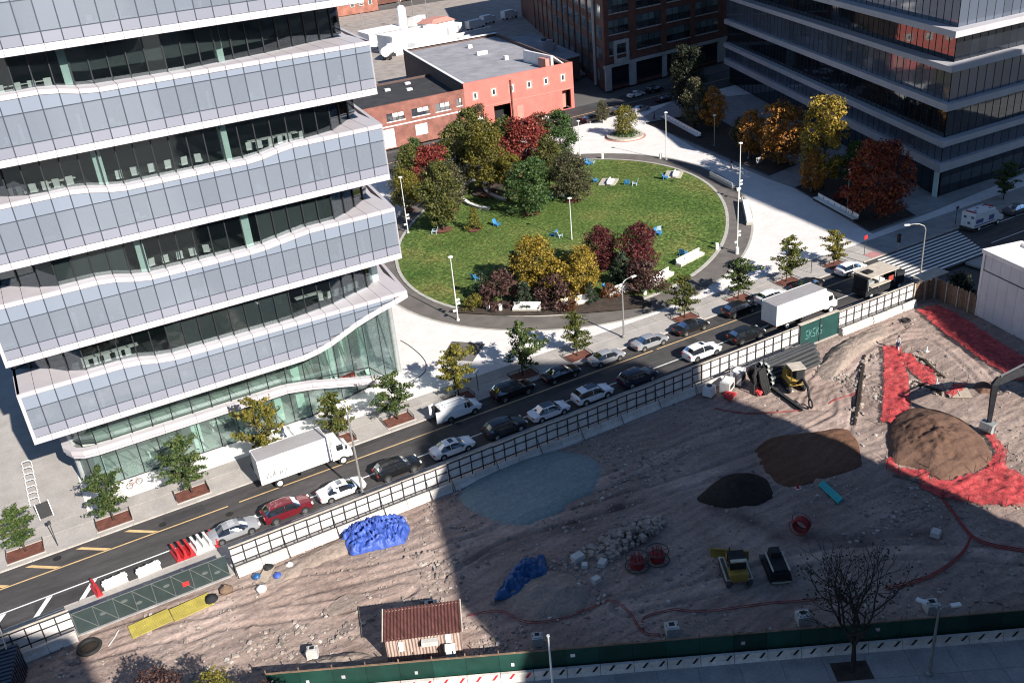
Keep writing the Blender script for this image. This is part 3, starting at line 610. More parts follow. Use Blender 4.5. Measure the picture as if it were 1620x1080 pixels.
for L in range(1, 7):
    z0 = LZ[L]; tp = LT[L]; wl = LW[L]; znext = LZ.get(L+1, z0+8.65)
    ztop = lambda x: z0+interp(x, tp)
    # interior slab of the band and floor of the dark storey above
    zfl = z0+min(p[1] for p in tp)+.32
    MB().prism([(TX0+.3, 88.35), (TX1-.3, 88.35), (right_x(120), 120), (TX0+.3, 120)], max(z0+.05, 8.9 if L > 1 else 12.55) if L > 1 else 12.55, (z0+.55) if L > 1 else 12.62).build('floor_slab', 'room_floor', TW) if L > 1 else \
        MB().prism([(TX0+.3, 88.35), (20.5, 88.35), (20.5, 120), (TX0+.3, 120)], z0+.05, z0+.55).build('floor_slab', 'room_floor', TW)
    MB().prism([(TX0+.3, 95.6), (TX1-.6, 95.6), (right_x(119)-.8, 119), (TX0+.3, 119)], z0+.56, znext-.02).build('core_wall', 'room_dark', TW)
    inner = [(x, y+.12) for x, y in wl if x < TX1-.4]
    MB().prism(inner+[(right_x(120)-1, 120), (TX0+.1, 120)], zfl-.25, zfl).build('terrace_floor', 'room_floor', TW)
    frame = MB(); dark = MB()
    for i in range(NM):
        x0, x1 = TX0+i*MOD, TX0+(i+1)*MOD; za, zb = ztop(x0), ztop(x1); g = .038
        if L == 1:
            ba, bb_ = b5bot(x0), b5bot(x1)
        else: ba = bb_ = z0
        sa, sb = ba+.60, bb_+.60
        # sill
        m = MB(); m.add([(x0+.018, YF-.10, ba), (x1-.012, YF-.10, bb_), (x1-.012, YF+.5, bb_), (x0+.012, YF+.5, ba), (x0+.012, YF-.02, sa), (x1-.012, YF-.02, sb), (x1-.012, YF+.5, sb), (x0+.012, YF+.5, sa)],
                        [(3, 2, 1, 0), (4, 5, 6, 7), (0, 1, 5, 4), (1, 2, 6, 5), (2, 3, 7, 6), (3, 0, 4, 7)])
        m.build('sill_panel', 'white_panel', TW)
        # panes: spandrel row, vision row, upper row with the wavy edge
        rows = [(0, z0+1.55, 'spandrel_pane', 'band_glass_low'), (z0+1.55, z0+4.05, 'vision_pane', 'band_glass'), (z0+4.05, 99, 'upper_pane', 'band_glass_top')]
        if L == 1: rows = [(0, z0+1.55, 'spandrel_pane', 'band_glass_low'), (z0+1.55, z0+3.6, 'vision_pane', 'band_glass'), (z0+3.6, 99, 'upper_pane', 'band_glass_top')]
        for a, b, nm, mt in rows:
            la, lb = max(a, sa), max(a, sb); ha, hb = min(b, za), min(b, zb)
            if ha-la < .12 or hb-lb < .12:
                if max(ha-la, hb-lb) < .35: continue
                ha = max(ha, la+.02); hb = max(hb, lb+.02)
            pane_box(x0+g, x1-g, YF, la+.04, ha-.04, lb+.04, hb-.04).build(nm, mt, TW)
            frame.box((x0+x1)/2, YF+.03, (la+lb)/2, MOD, .08, .085)
        frame.box(x0, YF+.03, (max(sa, z0+.74)+za)/2, .10, .085, za-max(sa, z0+.8))
        # coping: fascia and top surface back to the recessed wall
        ya, yb = interp(x0, wl)+.25, interp(x1, wl)+.25
        c = MB(); e = .02; ca, cb = za+.40, zb+.40
        c.add([(x0+e, YF-.06, za), (x1-e, YF-.06, zb), (x1-e, YF-.06, cb-.06), (x0+e, YF-.06, ca-.06), (x0+e, YF+.10, ca), (x1-e, YF+.10, cb), (x1-e, yb, cb), (x0+e, ya, ca), (x0+e, ya, za), (x1-e, yb, zb)],
              [(0, 1, 2, 3), (3, 2, 5, 4), (4, 5, 6, 7), (7, 6, 9, 8), (8, 9, 1, 0), (0, 3, 4, 7, 8), (1, 9, 6, 5, 2)])
        c.build('coping_panel', 'white_panel', TW)
        # recessed dark storey
        if znext-max(ca, cb) > .5 and i < NM:
            wa, wb = interp(x0, wl), interp(x1, wl)
            if wb < 95.4 or wa < 95.4:
                d = MB(); y_ = .0
                blind = (L in (4,) and i > 7) or (L == 2 and (i < 8 or i > 15)) or (L == 1 and 8 < i < 17) 
                d.add([(x0+.05, wa, ca-.05), (x1-.05, wb, cb-.05), (x1-.05, wb+.05, cb-.05), (x0+.05, wa+.05, ca-.05), (x0+.05, wa, znext), (x1-.05, wb, znext), (x1-.05, wb+.05, znext), (x0+.05, wa+.05, znext)],
                      [(3, 2, 1, 0), (4, 5, 6, 7), (0, 1, 5, 4), (1, 2, 6, 5), (2, 3, 7, 6), (3, 0, 4, 7)])
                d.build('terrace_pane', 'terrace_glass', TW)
                if blind:
                    low = 1.1 if L == 4 else .15
                    bl = MB(); bl.add([(x0+.08, wa+.22, ca+low), (x1-.08, wb+.22, cb+low), (x1-.08, wb+.22, znext-.05), (x0+.08, wa+.22, znext-.05)], [(0, 1, 2, 3)])
                    bl.build('roller_blind', 'blind_shade', TW)
                dark.box(x0, wa, (ca+znext)/2, .10, .16, znext-ca)
    struct(frame.build('mullion_frame', 'mullion_pale', TW), 'stuff'); struct(dark.build('terrace_mullions', 'mullion', TW), 'stuff')
    # right-hand return of the band
    zr = z0+interp(33, tp); zb_ = b5bot(33) if L == 1 else z0
    e = MB(); e.add([(TX1, YF-.08, zb_), (right_x(112), 112, zb_), (right_x(112), 112, zr+.4), (TX1, YF-.08, zr+.4), (TX1-.35, YF+.2, zb_), (right_x(112)-.35, 112, zb_), (right_x(112)-.35, 112, zr+.4), (TX1-.35, YF+.2, zr+.4)],
                    [(0, 1, 2, 3), (7, 6, 5, 4), (3, 2, 6, 7), (0, 4, 5, 1), (0, 3, 7, 4)]); e.build('end_wall', 'white_panel', TW)
    q = MB().prism([(TX1-1.6, 94.5), (TX1-.01, 94.5), (right_x(112)-.01, 112), (TX1-.5, 112)], zr+.1, zr+.385); q.build('roof_terrace', 'white_panel', TW)
    e = MB(); e.bb(TX0-.05, TX0+.25, YF-.1, 116, zb_ if L > 1 else z0, z0+interp(-6, tp)+.4); e.build('end_wall', 'white_panel', TW)
    # sub frame under band: soffit
    if L > 1: MB().prism([(TX0+.1, YF-.05), (TX1-.1, YF-.05), (right_x(110), 110), (TX0+.1, 110)], z0-.03, z0+.045).build('soffit', 'mullion', TW)
sof = MB()
xs = [TX0+.1]+[TX0+i*MOD for i in range(1, NM)]+[TX1-.05]
for xa, xb in zip(xs, xs[1:]):
    a, b = b5bot(xa)+.01, b5bot(xb)+.01
    sof.add([(xa, YF-.08, a), (xb, YF-.08, b), (xb, 97, b), (xa, 97, a)], [(0, 1, 2, 3)])
sof.build('soffit', 'white_soffit', TW)
# two-storey glass base
base = [(-3.0, 96.5), (-2.9, 93.4), (-2.2, 92.2), (-.9, 91.55), (.6, 91.4), (21.0, 91.4), (33.2, 94.9)]
def along(pl, step):
    out = []; 
    for (a, b), (c, d) in zip(pl, pl[1:]):
        n = max(1, round(math.hypot(c-a, d-b)/step)); out += [(a+(c-a)*i/n, b+(d-b)*i/n) for i in range(n)]
    return out+[pl[-1]]
def ldz(x): return interp(x, [(18.6, 0), (21.5, -.55), (25.8, -1.8), (29.8, -2.9), (30.2, -5.0)])
bp = along(base, 2.1); fr = MB()
def basetop(x): return (8.8 if x < 20.5 else b5bot(x))
for (a, b), (c, d) in zip(bp, bp[1:]):
    l = math.hypot(c-a, d-b); ux, uy = (c-a)/l, (d-b)/l
    for z0, z1, nm in ((.16, 4.35, 'lobby_pane'), (5.2, None, 'mezzanine_pane')):
        za = basetop(a)-.03 if z1 is None else z1+ldz(a); zb = basetop(c)-.03 if z1 is None else z1+ldz(c)
        if z1 is None: z0 = z0+min(ldz(a), ldz(c))
        elif min(za, zb) < .5: continue
        p0 = (a+ux*.05, b+uy*.05); p1 = (c-ux*.05, d-uy*.05); n_ = (-uy*.05, ux*.05)
        MB().add([(*p0, z0), (*p1, z0), (p1[0]+n_[0], p1[1]+n_[1], z0), (p0[0]+n_[0], p0[1]+n_[1], z0), (*p0, za), (*p1, zb), (p1[0]+n_[0], p1[1]+n_[1], zb), (p0[0]+n_[0], p0[1]+n_[1], za)],
                 [(3, 2, 1, 0), (4, 5, 6, 7), (0, 1, 5, 4), (1, 2, 6, 5), (2, 3, 7, 6), (3, 0, 4, 7)]).build(nm, 'lobby_glass', TW)
    fr.cyl((a, b, .13), (a, b, basetop(a)), .055, n=4)
    fr.tube([(a, b, 5.22+max(ldz(a), -4.9)), (c, d, 5.22+max(ldz(c), -4.9))], .06, 4); fr.tube([(a, b, .17), (c, d, .17)], .07, 4)
struct(fr.build('lobby_mullions', 'mullion', TW), 'stuff')
# white ledge between ground floor and mezzanine, rounded at its left end
led = [(-4.0, 96), (-3.95, 92.6), (-3.3, 91.2), (-2.3, 90.5), (-.9, 90.25), (18.6, 90.25), (29.8, 90.7)]
lp = along(led, 3.1)
def mitre(pl, d):
    out = []
    for i, p in enumerate(pl):
        nn = []
        for q, r in ((pl[i-1], p) if i else (p, pl[1]), (p, pl[i+1]) if i < len(pl)-1 else (pl[i-1], p)):
            l = math.hypot(r[0]-q[0], r[1]-q[1]); nn.append((-(r[1]-q[1])/l, (r[0]-q[0])/l))
        ax, ay = nn[0][0]+nn[1][0], nn[0][1]+nn[1][1]; k = 2/max(.4, ax*ax+ay*ay); out.append((p[0]+ax*d*k, p[1]+ay*d*k))
    return out
for nm, z0, z1, d0, d1 in (('ledge_panel', 4.72, 5.25, 0, .75), ('ledge_trim', 4.36, 4.62, .12, .7)):
    A_, B_ = mitre(lp, d0), mitre(lp, d1)
    for i in range(len(lp)-1):
        p0, p1, q1, q0 = A_[i], A_[i+1], B_[i+1], B_[i]; e = .004
        p0, p1 = (p0[0]+(p1[0]-p0[0])*e, p0[1]+(p1[1]-p0[1])*e), (p1[0]+(p0[0]-p1[0])*e, p1[1]+(p0[1]-p1[1])*e); q0, q1 = (q0[0]+(q1[0]-q0[0])*e, q0[1]+(q1[1]-q0[1])*e), (q1[0]+(q0[0]-q1[0])*e, q1[1]+(q0[1]-q1[1])*e)
        da, db = ldz(lp[i][0]), ldz(lp[i+1][0])
        MB().add([(*p0, z0+da), (*p1, z0+db), (*q1, z0+db), (*q0, z0+da), (*p0, z1+da), (*p1, z1+db), (*q1, z1+db), (*q0, z1+da)], [(3, 2, 1, 0), (4, 5, 6, 7), (0, 1, 5, 4), (1, 2, 6, 5), (2, 3, 7, 6), (3, 0, 4, 7)]).build(nm, 'white_panel', TW)
MB().prism([(-3.1, 96), (-3.0, 93.2), (-2.5, 91.9), (-.9, 91.05), (18.6, 91.05), (18.6, 99), (-3, 99)], 4.63, 4.73).build('mezzanine_deck', 'furniture_grey', TW)
for i in range(12):                                   # dark raking struts behind the glass
    x = -1.0+i*2.1
    if x > 19: break
    MB().tube([(x, 91.75, 4.3), (x+2.0, 91.9, .2)], .075, 4).build('raking_strut', 'mullion', TW); MB().tube([(x, 91.8, 8.6), (x+2.0, 91.9, 5.2)], .07, 4).build('raking_strut', 'mullion', TW)
for i in range(6): MB().tube([(21.5+i*1.9, 91.9+i*.55, 9.0+i*.5), (23.2+i*1.9, 92.5+i*.55, .3)], .09, 4).build('raking_strut', 'mullion', TW)
MB().prism([(-2.8, 96), (-2.2, 92.4), (.6, 91.6), (21, 91.6), (33, 95.1), (33, 100), (-2.8, 100)], .124, .15).build('lobby_floor', 'lobby_floor', TW)
MB().prism([(-2.8, 96), (-2.2, 92.4), (.6, 91.6), (18.4, 91.6), (18.4, 99), (-2.8, 99)], 4.75, 5.1).build('mezzanine_floor', 'lobby_floor', TW)
MB().bb(-2.6, 31.5, 99, 99.3, .15, 12).build('back_wall', 'lobby_wall', TW)
for x, y, w, z1 in ((-1.6, 92.4, .8, 4.6), (8.2, 92.2, .95, 4.6), (13.0, 93.3, .6, 4.6), (17.4, 92.6, .8, 4.6), (19.8, 92.4, .9, 8.6), (24.6, 94.4, .8, 9.6), (29.2, 96.2, .9, 11.0), (27.0, 97.5, .6, 10)):
    MB().bb(x, x+w, y, y+.8, .15, z1).build('column', 'aqua_column', TW)
MB().cyl((33.0, 94.6, .12), (32.9, 94.2, 11.9), .28, n=12).build('column', 'galvanised', TW)
MB().cyl((-3.0, 93.6, .12), (-3.0, 93.6, 8.8), .3, n=12).build('column', 'galvanised', TW)
for x, y, w, d, h, mt in ((22.5, 94.5, 4, .5, 1.1, 'furniture_white'), (3.5, 94, 2.4, .6, .9, 'furniture_white'), (5.0, 96.0, 1.5, .8, 1.8, 'furniture_grey'), (10.5, 95, 2.2, .7, 1.6, 'furniture_white'), (14.7, 95.6, 1.6, .6, 2.0, 'furniture_grey'), (25.5, 96.3, 2.5, .9, 1.0, 'furniture_red')):
    f = MB(); f.bb(x, x+w, y, y+d, .75, h); f.bb(x+.1, x+.25, y+.05, y+d-.05, .15, .75); f.bb(x+w-.25, x+w-.1, y+.05, y+d-.05, .15, .75)
    tag(f.build('lobby_counter', mt), {22.5: 'long white reception counter behind the lobby glass at the right', 3.5: 'white counter behind the lobby glass left of the first wide column', 5.0: 'grey cabinet behind the lobby glass near the left end', 10.5: 'white counter behind the lobby glass behind the parked truck', 14.7: 'grey cabinet behind the lobby glass behind the truck cab', 25.5: 'red counter deep in the tall part of the lobby'}[x], 'counter')
# furniture: chairs and tables behind the recessed glass
def lounge_chair(mat):
    r = thing('lounge_chair', 'x', 'chair')
    MB().box(0, 0, .42, .62, .62, .10).build('seat', mat, r)
    MB().box(0, .30, .80, .60, .08, .75, rx=-.22).build('backrest', mat, r)
    for sx in (-.24, .24):
        for sy in (-.24, .24): MB().cyl((sx, sy, 0), (sx*.8, sy*.8, .40), .022, n=5).build('leg', 'steel_dark', r)
    return r
bw = tree_of(lounge_chair('furniture_white'))
def place(t, x, y, z, rz, label, group, first=[True]):
    c = copy_tree(t); c.location = (x, y, z); c.rotation_euler = (0, 0, rz); tag(c, label, group=group); return c
def zf(L): return LZ[L]+min(p[1] for p in LT[L])+.32
nth = ['first', 'second', 'third', 'fourth', 'fifth', 'sixth', 'seventh', 'eighth', 'ninth', 'tenth', 'eleventh', 'twelfth']
sets = [(4, -.4, 1.25, 5, 90.9, 'on the topmost terrace storey of the tower'), (3, 8.0, 1.45, 6, 90.2, 'in the middle of the third dark storey'), (3, 20.2, 1.0, 6, 90.6, 'in the right half of the third dark storey'),
        (2, 8.6, 1.35, 5, 90.2, 'in the middle of the second dark storey'), (3, -1.0, 1.0, 6, 91.8, 'at the left of the third dark storey'), (1, -1.5, 1.0, 7, 91.5, 'at the left of the lowest dark storey'), (1, 24.4, .85, 6, 91.4, 'at the right end of the lowest dark storey')]
for L, xa, st, n, y, where in sets:
    for k in range(n):
        x = xa+st*k; place(bw, x, max(y, interp(x, LW[L])+.75), zf(L), PI+rt.uniform(-.4, .4), f'white chair, {nth[k]} {where}', 'white chairs behind the terrace glass')
for o in [bw[0]]+[c for c, _ in bw[1]]: bpy.data.objects.remove(o)
for L, x, y, w, where in ((3, -1.5, 93.2, 3.2, 'left end of the third dark storey'), (3, 2.0, 92.6, 2.6, 'left part of the third dark storey'), (3, 20.5, 92.2, 5.0, 'right half of the third dark storey'), (1, .2, 92.6, 5.4, 'left part of the lowest dark storey'), (4, .0, 92.6, 5.0, 'left end of the topmost visible dark storey'), (1, 22, 92.6, 3.0, 'right part of the lowest dark storey')):
    t = thing('long_table', f'long white table at the {where}', 'table', (x, y, zf(L)))
    MB().box(w/2, 0, .73, w, .8, .06).build('tabletop', 'furniture_white', t)
    for sx in (.2, w-.2):
        for sy in (-.3, .3): MB().cyl((sx, sy, 0), (sx, sy, .7), .03, n=5).build('leg', 'steel_dark', t)
for L, x in ((4, 5.9), (3, 6.2), (3, 17.4), (2, 7.6), (2, 17.6), (1, 31.0), (4, 19)):
    y = interp(x, LW[L])+.35
    MB().bb(x, x+.75, y, y+.5, zf(L), LZ[L+1]-.1).build('column', 'aqua_column', TW)
# office furniture glimpsed behind the bands
rf = random.Random(21)
for L in range(1, 6):
    for k in range(9):
        x = TX0+1.5+k*4.2+rf.uniform(-1, 1)
        if x > 31 or (L == 1 and x > 22): continue
        d = thing('desk', f'desk behind the {["lowest", "second lowest", "middle", "second highest", "top"][L-1]} glass band, {nth[k]} from the left', 'desk', (x, 89.1+rf.uniform(0, .5), LZ[L]+.55), rf.uniform(-.1, .1))
        w = rf.uniform(.9, 1.7)
        MB().box(0, 0, 1.05, w, .7, .07).build('desktop', 'furniture_white', d)
        for sx in (-w/2+.1, w/2-.1): MB().box(sx, 0, .52, .08, .6, 1.0).build('leg', 'furniture_white', d)
        if rf.random() < .6: MB().box(rf.uniform(-.3, .3), .1, 1.35, .45, .06, .5).build('monitor', 'furniture_white', d)
        if rf.random() < .45: MB().box(w/2+.5, .2, 1.2, .28, .28, 2.4).build('screen', 'furniture_white', d)

# ------------------------------------------------------------------ right building: horizontal fascias, glass bands, sharp corner
RB = thing('corner_office_building', 'shaded office building with horizontal grey fascias and a sharp corner, upper right', 'office building', (124.5, 92, 0), world=True)
RC = (124.5, 92.0); LU = RBu; LN = (-LU[1], LU[0])             # left face runs along LU, its outside is LN
LLEN = 98.0; FLEN = 62.0
# mitre of the corner for an outward offset
def corner(o):
    # front plane y = 92 - o ; left plane: dot(p-RC, LN) = o
    y = RC[1]-o; x = RC[0]+(o-(y-RC[1])*LN[1])/LN[0]; return (x, y)
def foot(o, deep=30):
    c = corner(o); l = (c[0]+LU[0]*LLEN, c[1]+LU[1]*LLEN)
    return [c, (c[0]+FLEN, c[1]), (c[0]+FLEN, c[1]+60), (l[0]+40, l[1]), l]
def slab(name, o, z0, z1, mat): return MB().prism(foot(o), z0, z1).build(name, mat, RB)
def glass_row(o, z0, z1, mat, name, st=2.0, lmax=LLEN, fmax=34.0):
    c = corner(o); fr = MB(); n = int(lmax/st)
    for i in range(n):
        a, b = i*st+.05, (i+1)*st-.05; p = (c[0]+LU[0]*a, c[1]+LU[1]*a); q = (c[0]+LU[0]*b, c[1]+LU[1]*b); d = (-LN[0]*.05, -LN[1]*.05)
        MB().add([(*p, z0), (*q, z0), (q[0]+d[0], q[1]+d[1], z0), (p[0]+d[0], p[1]+d[1], z0), (*p, z1), (*q, z1), (q[0]+d[0], q[1]+d[1], z1), (p[0]+d[0], p[1]+d[1], z1)],
                 [(0, 1, 2, 3), (7, 6, 5, 4), (4, 5, 1, 0), (5, 6, 2, 1), (6, 7, 3, 2), (7, 4, 0, 3)]).build(name, mat, RB)
        m_ = (c[0]+LU[0]*i*st, c[1]+LU[1]*i*st); fr.cyl((*m_, z0), (*m_, z1), .07, n=4)
    for i in range(int(fmax/st)):
        a, b = i*st+.05, (i+1)*st-.05
        MB().bb(c[0]+a, c[0]+b, c[1], c[1]+.05, z0, z1).build(name, mat, RB)
        fr.cyl((c[0]+i*st, c[1], z0), (c[0]+i*st, c[1], z1), .07, n=4)
    struct(fr.build('mullions', 'mullion', RB), 'stuff')
slab('core', -7.5, 0.13, 5.0, 'room_dark'); slab('ground_slab', -2.2, .12, .16, 'room_floor')
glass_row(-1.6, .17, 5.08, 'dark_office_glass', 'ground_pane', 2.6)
slab('fascia', .3, 5.1, 6.4, 'grey_fascia')
slab('core', -5, 6.42, 9.2, 'room_dark'); glass_row(-.5, 6.42, 9.18, 'office_glass', 'band_pane', 2.0)
slab('fascia', .6, 9.2, 10.15, 'grey_fascia')
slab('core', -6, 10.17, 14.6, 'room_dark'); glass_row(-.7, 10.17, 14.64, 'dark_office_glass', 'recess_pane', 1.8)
slab('fascia', .5, 14.66, 15.7, 'grey_fascia')
slab('core', -5, 15.72, 20.6, 'room_dark'); glass_row(-.55, 15.72, 20.6, 'office_glass', 'band_pane', 2.0)
slab('fascia', 1.1, 20.62, 21.45, 'grey_fascia')
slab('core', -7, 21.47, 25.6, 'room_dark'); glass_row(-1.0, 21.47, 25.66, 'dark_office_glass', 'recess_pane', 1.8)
slab('fascia', 1.5, 25.68, 26.6, 'grey_fascia')
slab('core', -5, 26.62, 31, 'room_dark'); glass_row(-.5, 26.62, 31.0, 'office_glass', 'band_pane', 2.0)
slab('roof', .2, 31.02, 33.6, 'grey_fascia')
slab('shade_roof_block', -16, 33.62, 54, 'grey_fascia')  # unseen set-back block, added to lengthen the shadow towards the loft building
for x in (4.5,): MB().bb(RC[0]+2.2, RC[0]+3.0, 94.0, 94.8, 21.47, 25.6).build('column', 'aqua_column', RB); MB().bb(RC[0]+2.0, RC[0]+2.8, 93.6, 94.4, .16, 5.0).build('column', 'aqua_column', RB); MB().bb(RC[0]+2.0, RC[0]+2.6, 93.2, 93.9, 10.2, 14.6).build('column', 'aqua_column', RB)
cs = tree_of(lounge_chair('furniture_white')); k = 0
for r in range(2):
    for i in range(7):
        c = copy_tree(cs); c.location = (RC[0]+4.6+i*1.9, 93.9+r*1.5, 21.5); c.rotation_euler = (0, 0, PI)
        tag(c, f'white chair in the corner building, {nth[i]} in the {"front" if r == 0 else "back"} row from the corner', group='white chairs in the corner building'); k += 1
for o in [cs[0]]+[c for c, _ in cs[1]]: bpy.data.objects.remove(o)
# ------------------------------------------------------------------ salmon building and its brick neighbour
SX0, SX1, SY = 92.4, 121.5, 191.8
dep = (10.0, 56.0)
SB = thing('salmon_building', 'two-storey salmon painted building with six small windows and a flat grey roof', 'building', (107, SY, 0), world=True)
openings = [(99.6, 104.0, .1, 4.4), (118.2, 120.6, .1, 4.6)]
def wall_with_holes(x0, x1, z0, z1, y, holes, t=.4):
    xs = sorted({x0, x1, *[h[0] for h in holes], *[h[1] for h in holes]}); zs = sorted({z0, z1, *[h[2] for h in holes], *[h[3] for h in holes]}); m = MB()
    for a, b in zip(xs, xs[1:]):
        for c, d in zip(zs, zs[1:]):
            if any(h[0] <= a and b <= h[1] and h[2] <= c and d <= h[3] for h in holes): continue
            m.bb(a, b, y, y+t, c, d)
    return m
wins = [(c-.95, c+.95, 6.5, 8.7) for c in (95.2, 100.0, 104.7, 109.4, 114.0, 118.7)]
wall_with_holes(SX0, SX1, 0, 10.8, SY, openings+wins).build('wall', 'salmon_paint', SB)
for h in wins:
    f = MB(); c = (h[0]+h[1])/2
    for a, b, z0, z1 in ((h[0], h[0]+.35, h[2], h[3]), (h[1]-.35, h[1], h[2], h[3]), (h[0]+.35, h[1]-.35, h[2], h[2]+.3), (h[0]+.35, h[1]-.35, h[3]-.3, h[3])): f.bb(a, b, SY+.02, SY+.16, z0, z1)
    w = f.build('window', 'salmon_trim', SB)
    f = MB(); f.bb(c-.6, c-.28, SY+.1, SY+.2, h[2]+.3, h[3]-.3); f.bb(c+.28, c+.6, SY+.1, SY+.2, h[2]+.3, h[3]-.3); f.bb(c-.28, c+.28, SY+.1, SY+.2, h[2]+.3, h[2]+.55); f.bb(c-.28, c+.28, SY+.1, SY+.2, h[3]-.55, h[3]-.3); f.build('frame', 'window_frame_white', w)
    MB().bb(c-.28, c+.28, SY+.2, SY+.24, h[2]+.55, h[3]-.55).build('pane', 'window_glass', w)
MB().bb(SX0, SX1, SY-.10, SY-.003, 4.75, 4.95).build('cornice', 'salmon_trim', SB)
MB().bb(99.6, 104.0, SY+3.0, SY+3.3, .1, 4.4).build('garage_recess', 'dark_opening', SB); MB().bb(99.6, 104, SY+.41, SY+3, 4.4, 4.5).build('garage_ceiling', 'dark_opening', SB)
MB().bb(104.2, 104.5, SY-.35, SY-.004, .1, 9.6).build('downpipe_box', 'dark_brick', SB)
MB().bb(95.2, 96.6, SY-.06, SY-.003, .2, 2.8).build('door', 'window_frame_white', SB); MB().bb(105.6, 107.3, SY-.06, SY-.003, .2, 3.4).build('door', 'salmon_trim', SB)
MB().bb(118.2, 120.6, SY+2, SY+2.2, .1, 4.6).build('recess_wall', 'salmon_trim', SB)
MB().prism([(SX0, SY+.4), (SX1, SY+.4), (SX1+dep[0], SY+dep[1]), (SX0+dep[0], SY+dep[1])], 9.7, 10.0).build('roof', 'roof_grey', SB)
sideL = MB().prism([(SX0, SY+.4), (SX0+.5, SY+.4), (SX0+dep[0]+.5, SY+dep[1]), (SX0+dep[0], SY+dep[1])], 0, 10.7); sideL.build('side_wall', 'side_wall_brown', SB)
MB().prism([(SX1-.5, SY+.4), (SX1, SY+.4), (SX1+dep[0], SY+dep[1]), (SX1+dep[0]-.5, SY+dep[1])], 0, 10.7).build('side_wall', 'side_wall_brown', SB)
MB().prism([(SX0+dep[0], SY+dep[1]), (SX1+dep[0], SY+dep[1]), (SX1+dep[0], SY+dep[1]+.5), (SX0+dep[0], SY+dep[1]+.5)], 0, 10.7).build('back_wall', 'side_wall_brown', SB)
MB().prism([(SX0-.1, SY+.4), (SX0+.6, SY+.4), (SX0+dep[0]+.6, SY+dep[1]), (SX0+dep[0]-.1, SY+dep[1])], 10.7, 10.82).build('coping', 'roof_white', SB)
MB().prism([(SX0+dep[0], SY+dep[1]-.6), (SX1+dep[0], SY+dep[1]-.6), (SX1+dep[0], SY+dep[1]+.6), (SX0+dep[0], SY+dep[1]+.6)], 10.72, 10.95).build('coping', 'roof_white', SB)
sk = MB(); sk.bb(116.4, 117.0, 193, 206, 10, 12.8); sk.add([(117.0, 193, 12.8), (120.6, 193, 10.1), (120.6, 206, 10.1), (117.0, 206, 12.8), (117.0, 193, 12.5), (120.4, 193, 10.0), (120.4, 206, 10.0), (117, 206, 12.5)], [(0, 1, 2, 3), (7, 6, 5, 4), (0, 4, 5, 1), (2, 6, 7, 3)])
sk.build('sloping_skylight', 'roof_white', SB)
MB().bb(115.2, 116.3, 193.6, 197, 10, 12.2).build('skylight_curb', 'salmon_trim', SB)
for x, y, w, d, h in ((113, 224, 3.0, 1.0, .9), (116.5, 236, 1.2, 1.0, .9), (114.5, 212, 1.0, 1.0, 1.0)): MB().bb(x, x+w, y, y+d, 10.0, 10.0+h).build('roof_vent', 'roof_white', SB)
# brick neighbour
BN = thing('brick_building', 'low red brick building with dark roof joined to the salmon building', 'building', (81, SY, 0), world=True)
bw_ = [(73.2, 77.4, 5.9, 7.6), (79.2, 83.4, 5.9, 7.6), (85.0, 88.6, 5.9, 7.6), (90.3, 91.6, 6.2, 7.8)]
bd = [(72.0, 74.6, .2, 4.4), (79.6, 82.6, 1.6, 4.1), (89.2, 90.6, .2, 3.0)]
wall_with_holes(66.0, SX0-.02, 0, 9.6, SY-.02, bw_+bd).build('wall', 'red_brick', BN)
for h in bw_:
    n = 3 if h[1]-h[0] > 2 else 2; f = MB(); st = (h[1]-h[0])/n
    w = MB().bb(h[0]-.15, h[1]+.15, SY-.10, SY-.025, h[2]-.22, h[2]-.004).build('window', 'roof_white', BN)
    for i in range(n):
        MB().bb(h[0]+i*st+.06, h[0]+(i+1)*st-.06, SY+.16, SY+.2, h[2]+.06, h[3]-.06).build('pane', 'window_glass', w)
        if (i+len(h)) % 3 != 1: MB().bb(h[0]+i*st+.08, h[0]+(i+1)*st-.08, SY+.10, SY+.14, h[2]+.75, h[3]-.08).build('blind', 'window_frame_white', w)
    f.bb(h[0], h[1], SY+.2, SY+.32, h[2], h[3]); f.build('frame', 'mullion', w)
for i, h in enumerate(bd): MB().bb(h[0], h[1], SY+.1, SY+.2, h[2], h[3]).build('shutter', 'window_frame_white', BN)
MB().bb(66, SX0-.03, SY-.12, SY-.024, 4.75, 5.0).build('string_course', 'roof_white', BN)
MB().prism([(66, SY+.4), (SX0-.05, SY+.4), (SX0+5, SY+29), (70, SY+29)], 7.6, 7.9).build('roof', 'roof_dark', BN)
MB().prism([(66, SY+29), (SX0+5, SY+29), (SX0+5, SY+29.4), (66, SY+29.4)], 0, 8.4).build('back_wall', 'side_wall_brown', BN)
for x, y in ((86, 209), (82, 213), (88.6, 216)): MB().bb(x, x+1.3, y, y+1.0, 7.9, 8.4).build('roof_vent', 'roof_white', BN)
# ------------------------------------------------------------------ tall brick loft building behind
LB = thing('brick_loft_building', 'tall dark brick loft building with stone ground floor at the top', 'building', (136.3, 200.2, 0), world=True)
a1 = math.radians(6.6); F = (math.cos(a1), math.sin(a1)); a2 = math.radians(68.0); Lf = (math.cos(a2), math.sin(a2)); P0 = (136.3, 200.2)
FN = (F[1], -F[0]); LfN = (-Lf[1], Lf[0])
FL, SL, HT = 46.0, 150.0, 34.0
def fp(d, s, o=0.0): return (P0[0]+d[0]*s, P0[1]+d[1]*s)
MB().prism([P0, fp(F, FL), (fp(F, FL)[0]+Lf[0]*SL, fp(F, FL)[1]+Lf[1]*SL), fp(Lf, SL)], 0, HT).build('wall', 'dark_brick', LB)
def on(d, nrm, s0, s1, z0, z1, o0, o1):
    q = [(P0[0]+d[0]*s+nrm[0]*o, P0[1]+d[1]*s+nrm[1]*o) for s, o in ((s0, o0), (s1, o0), (s1, o1), (s0, o1))]; return MB().prism(q, z0, z1)
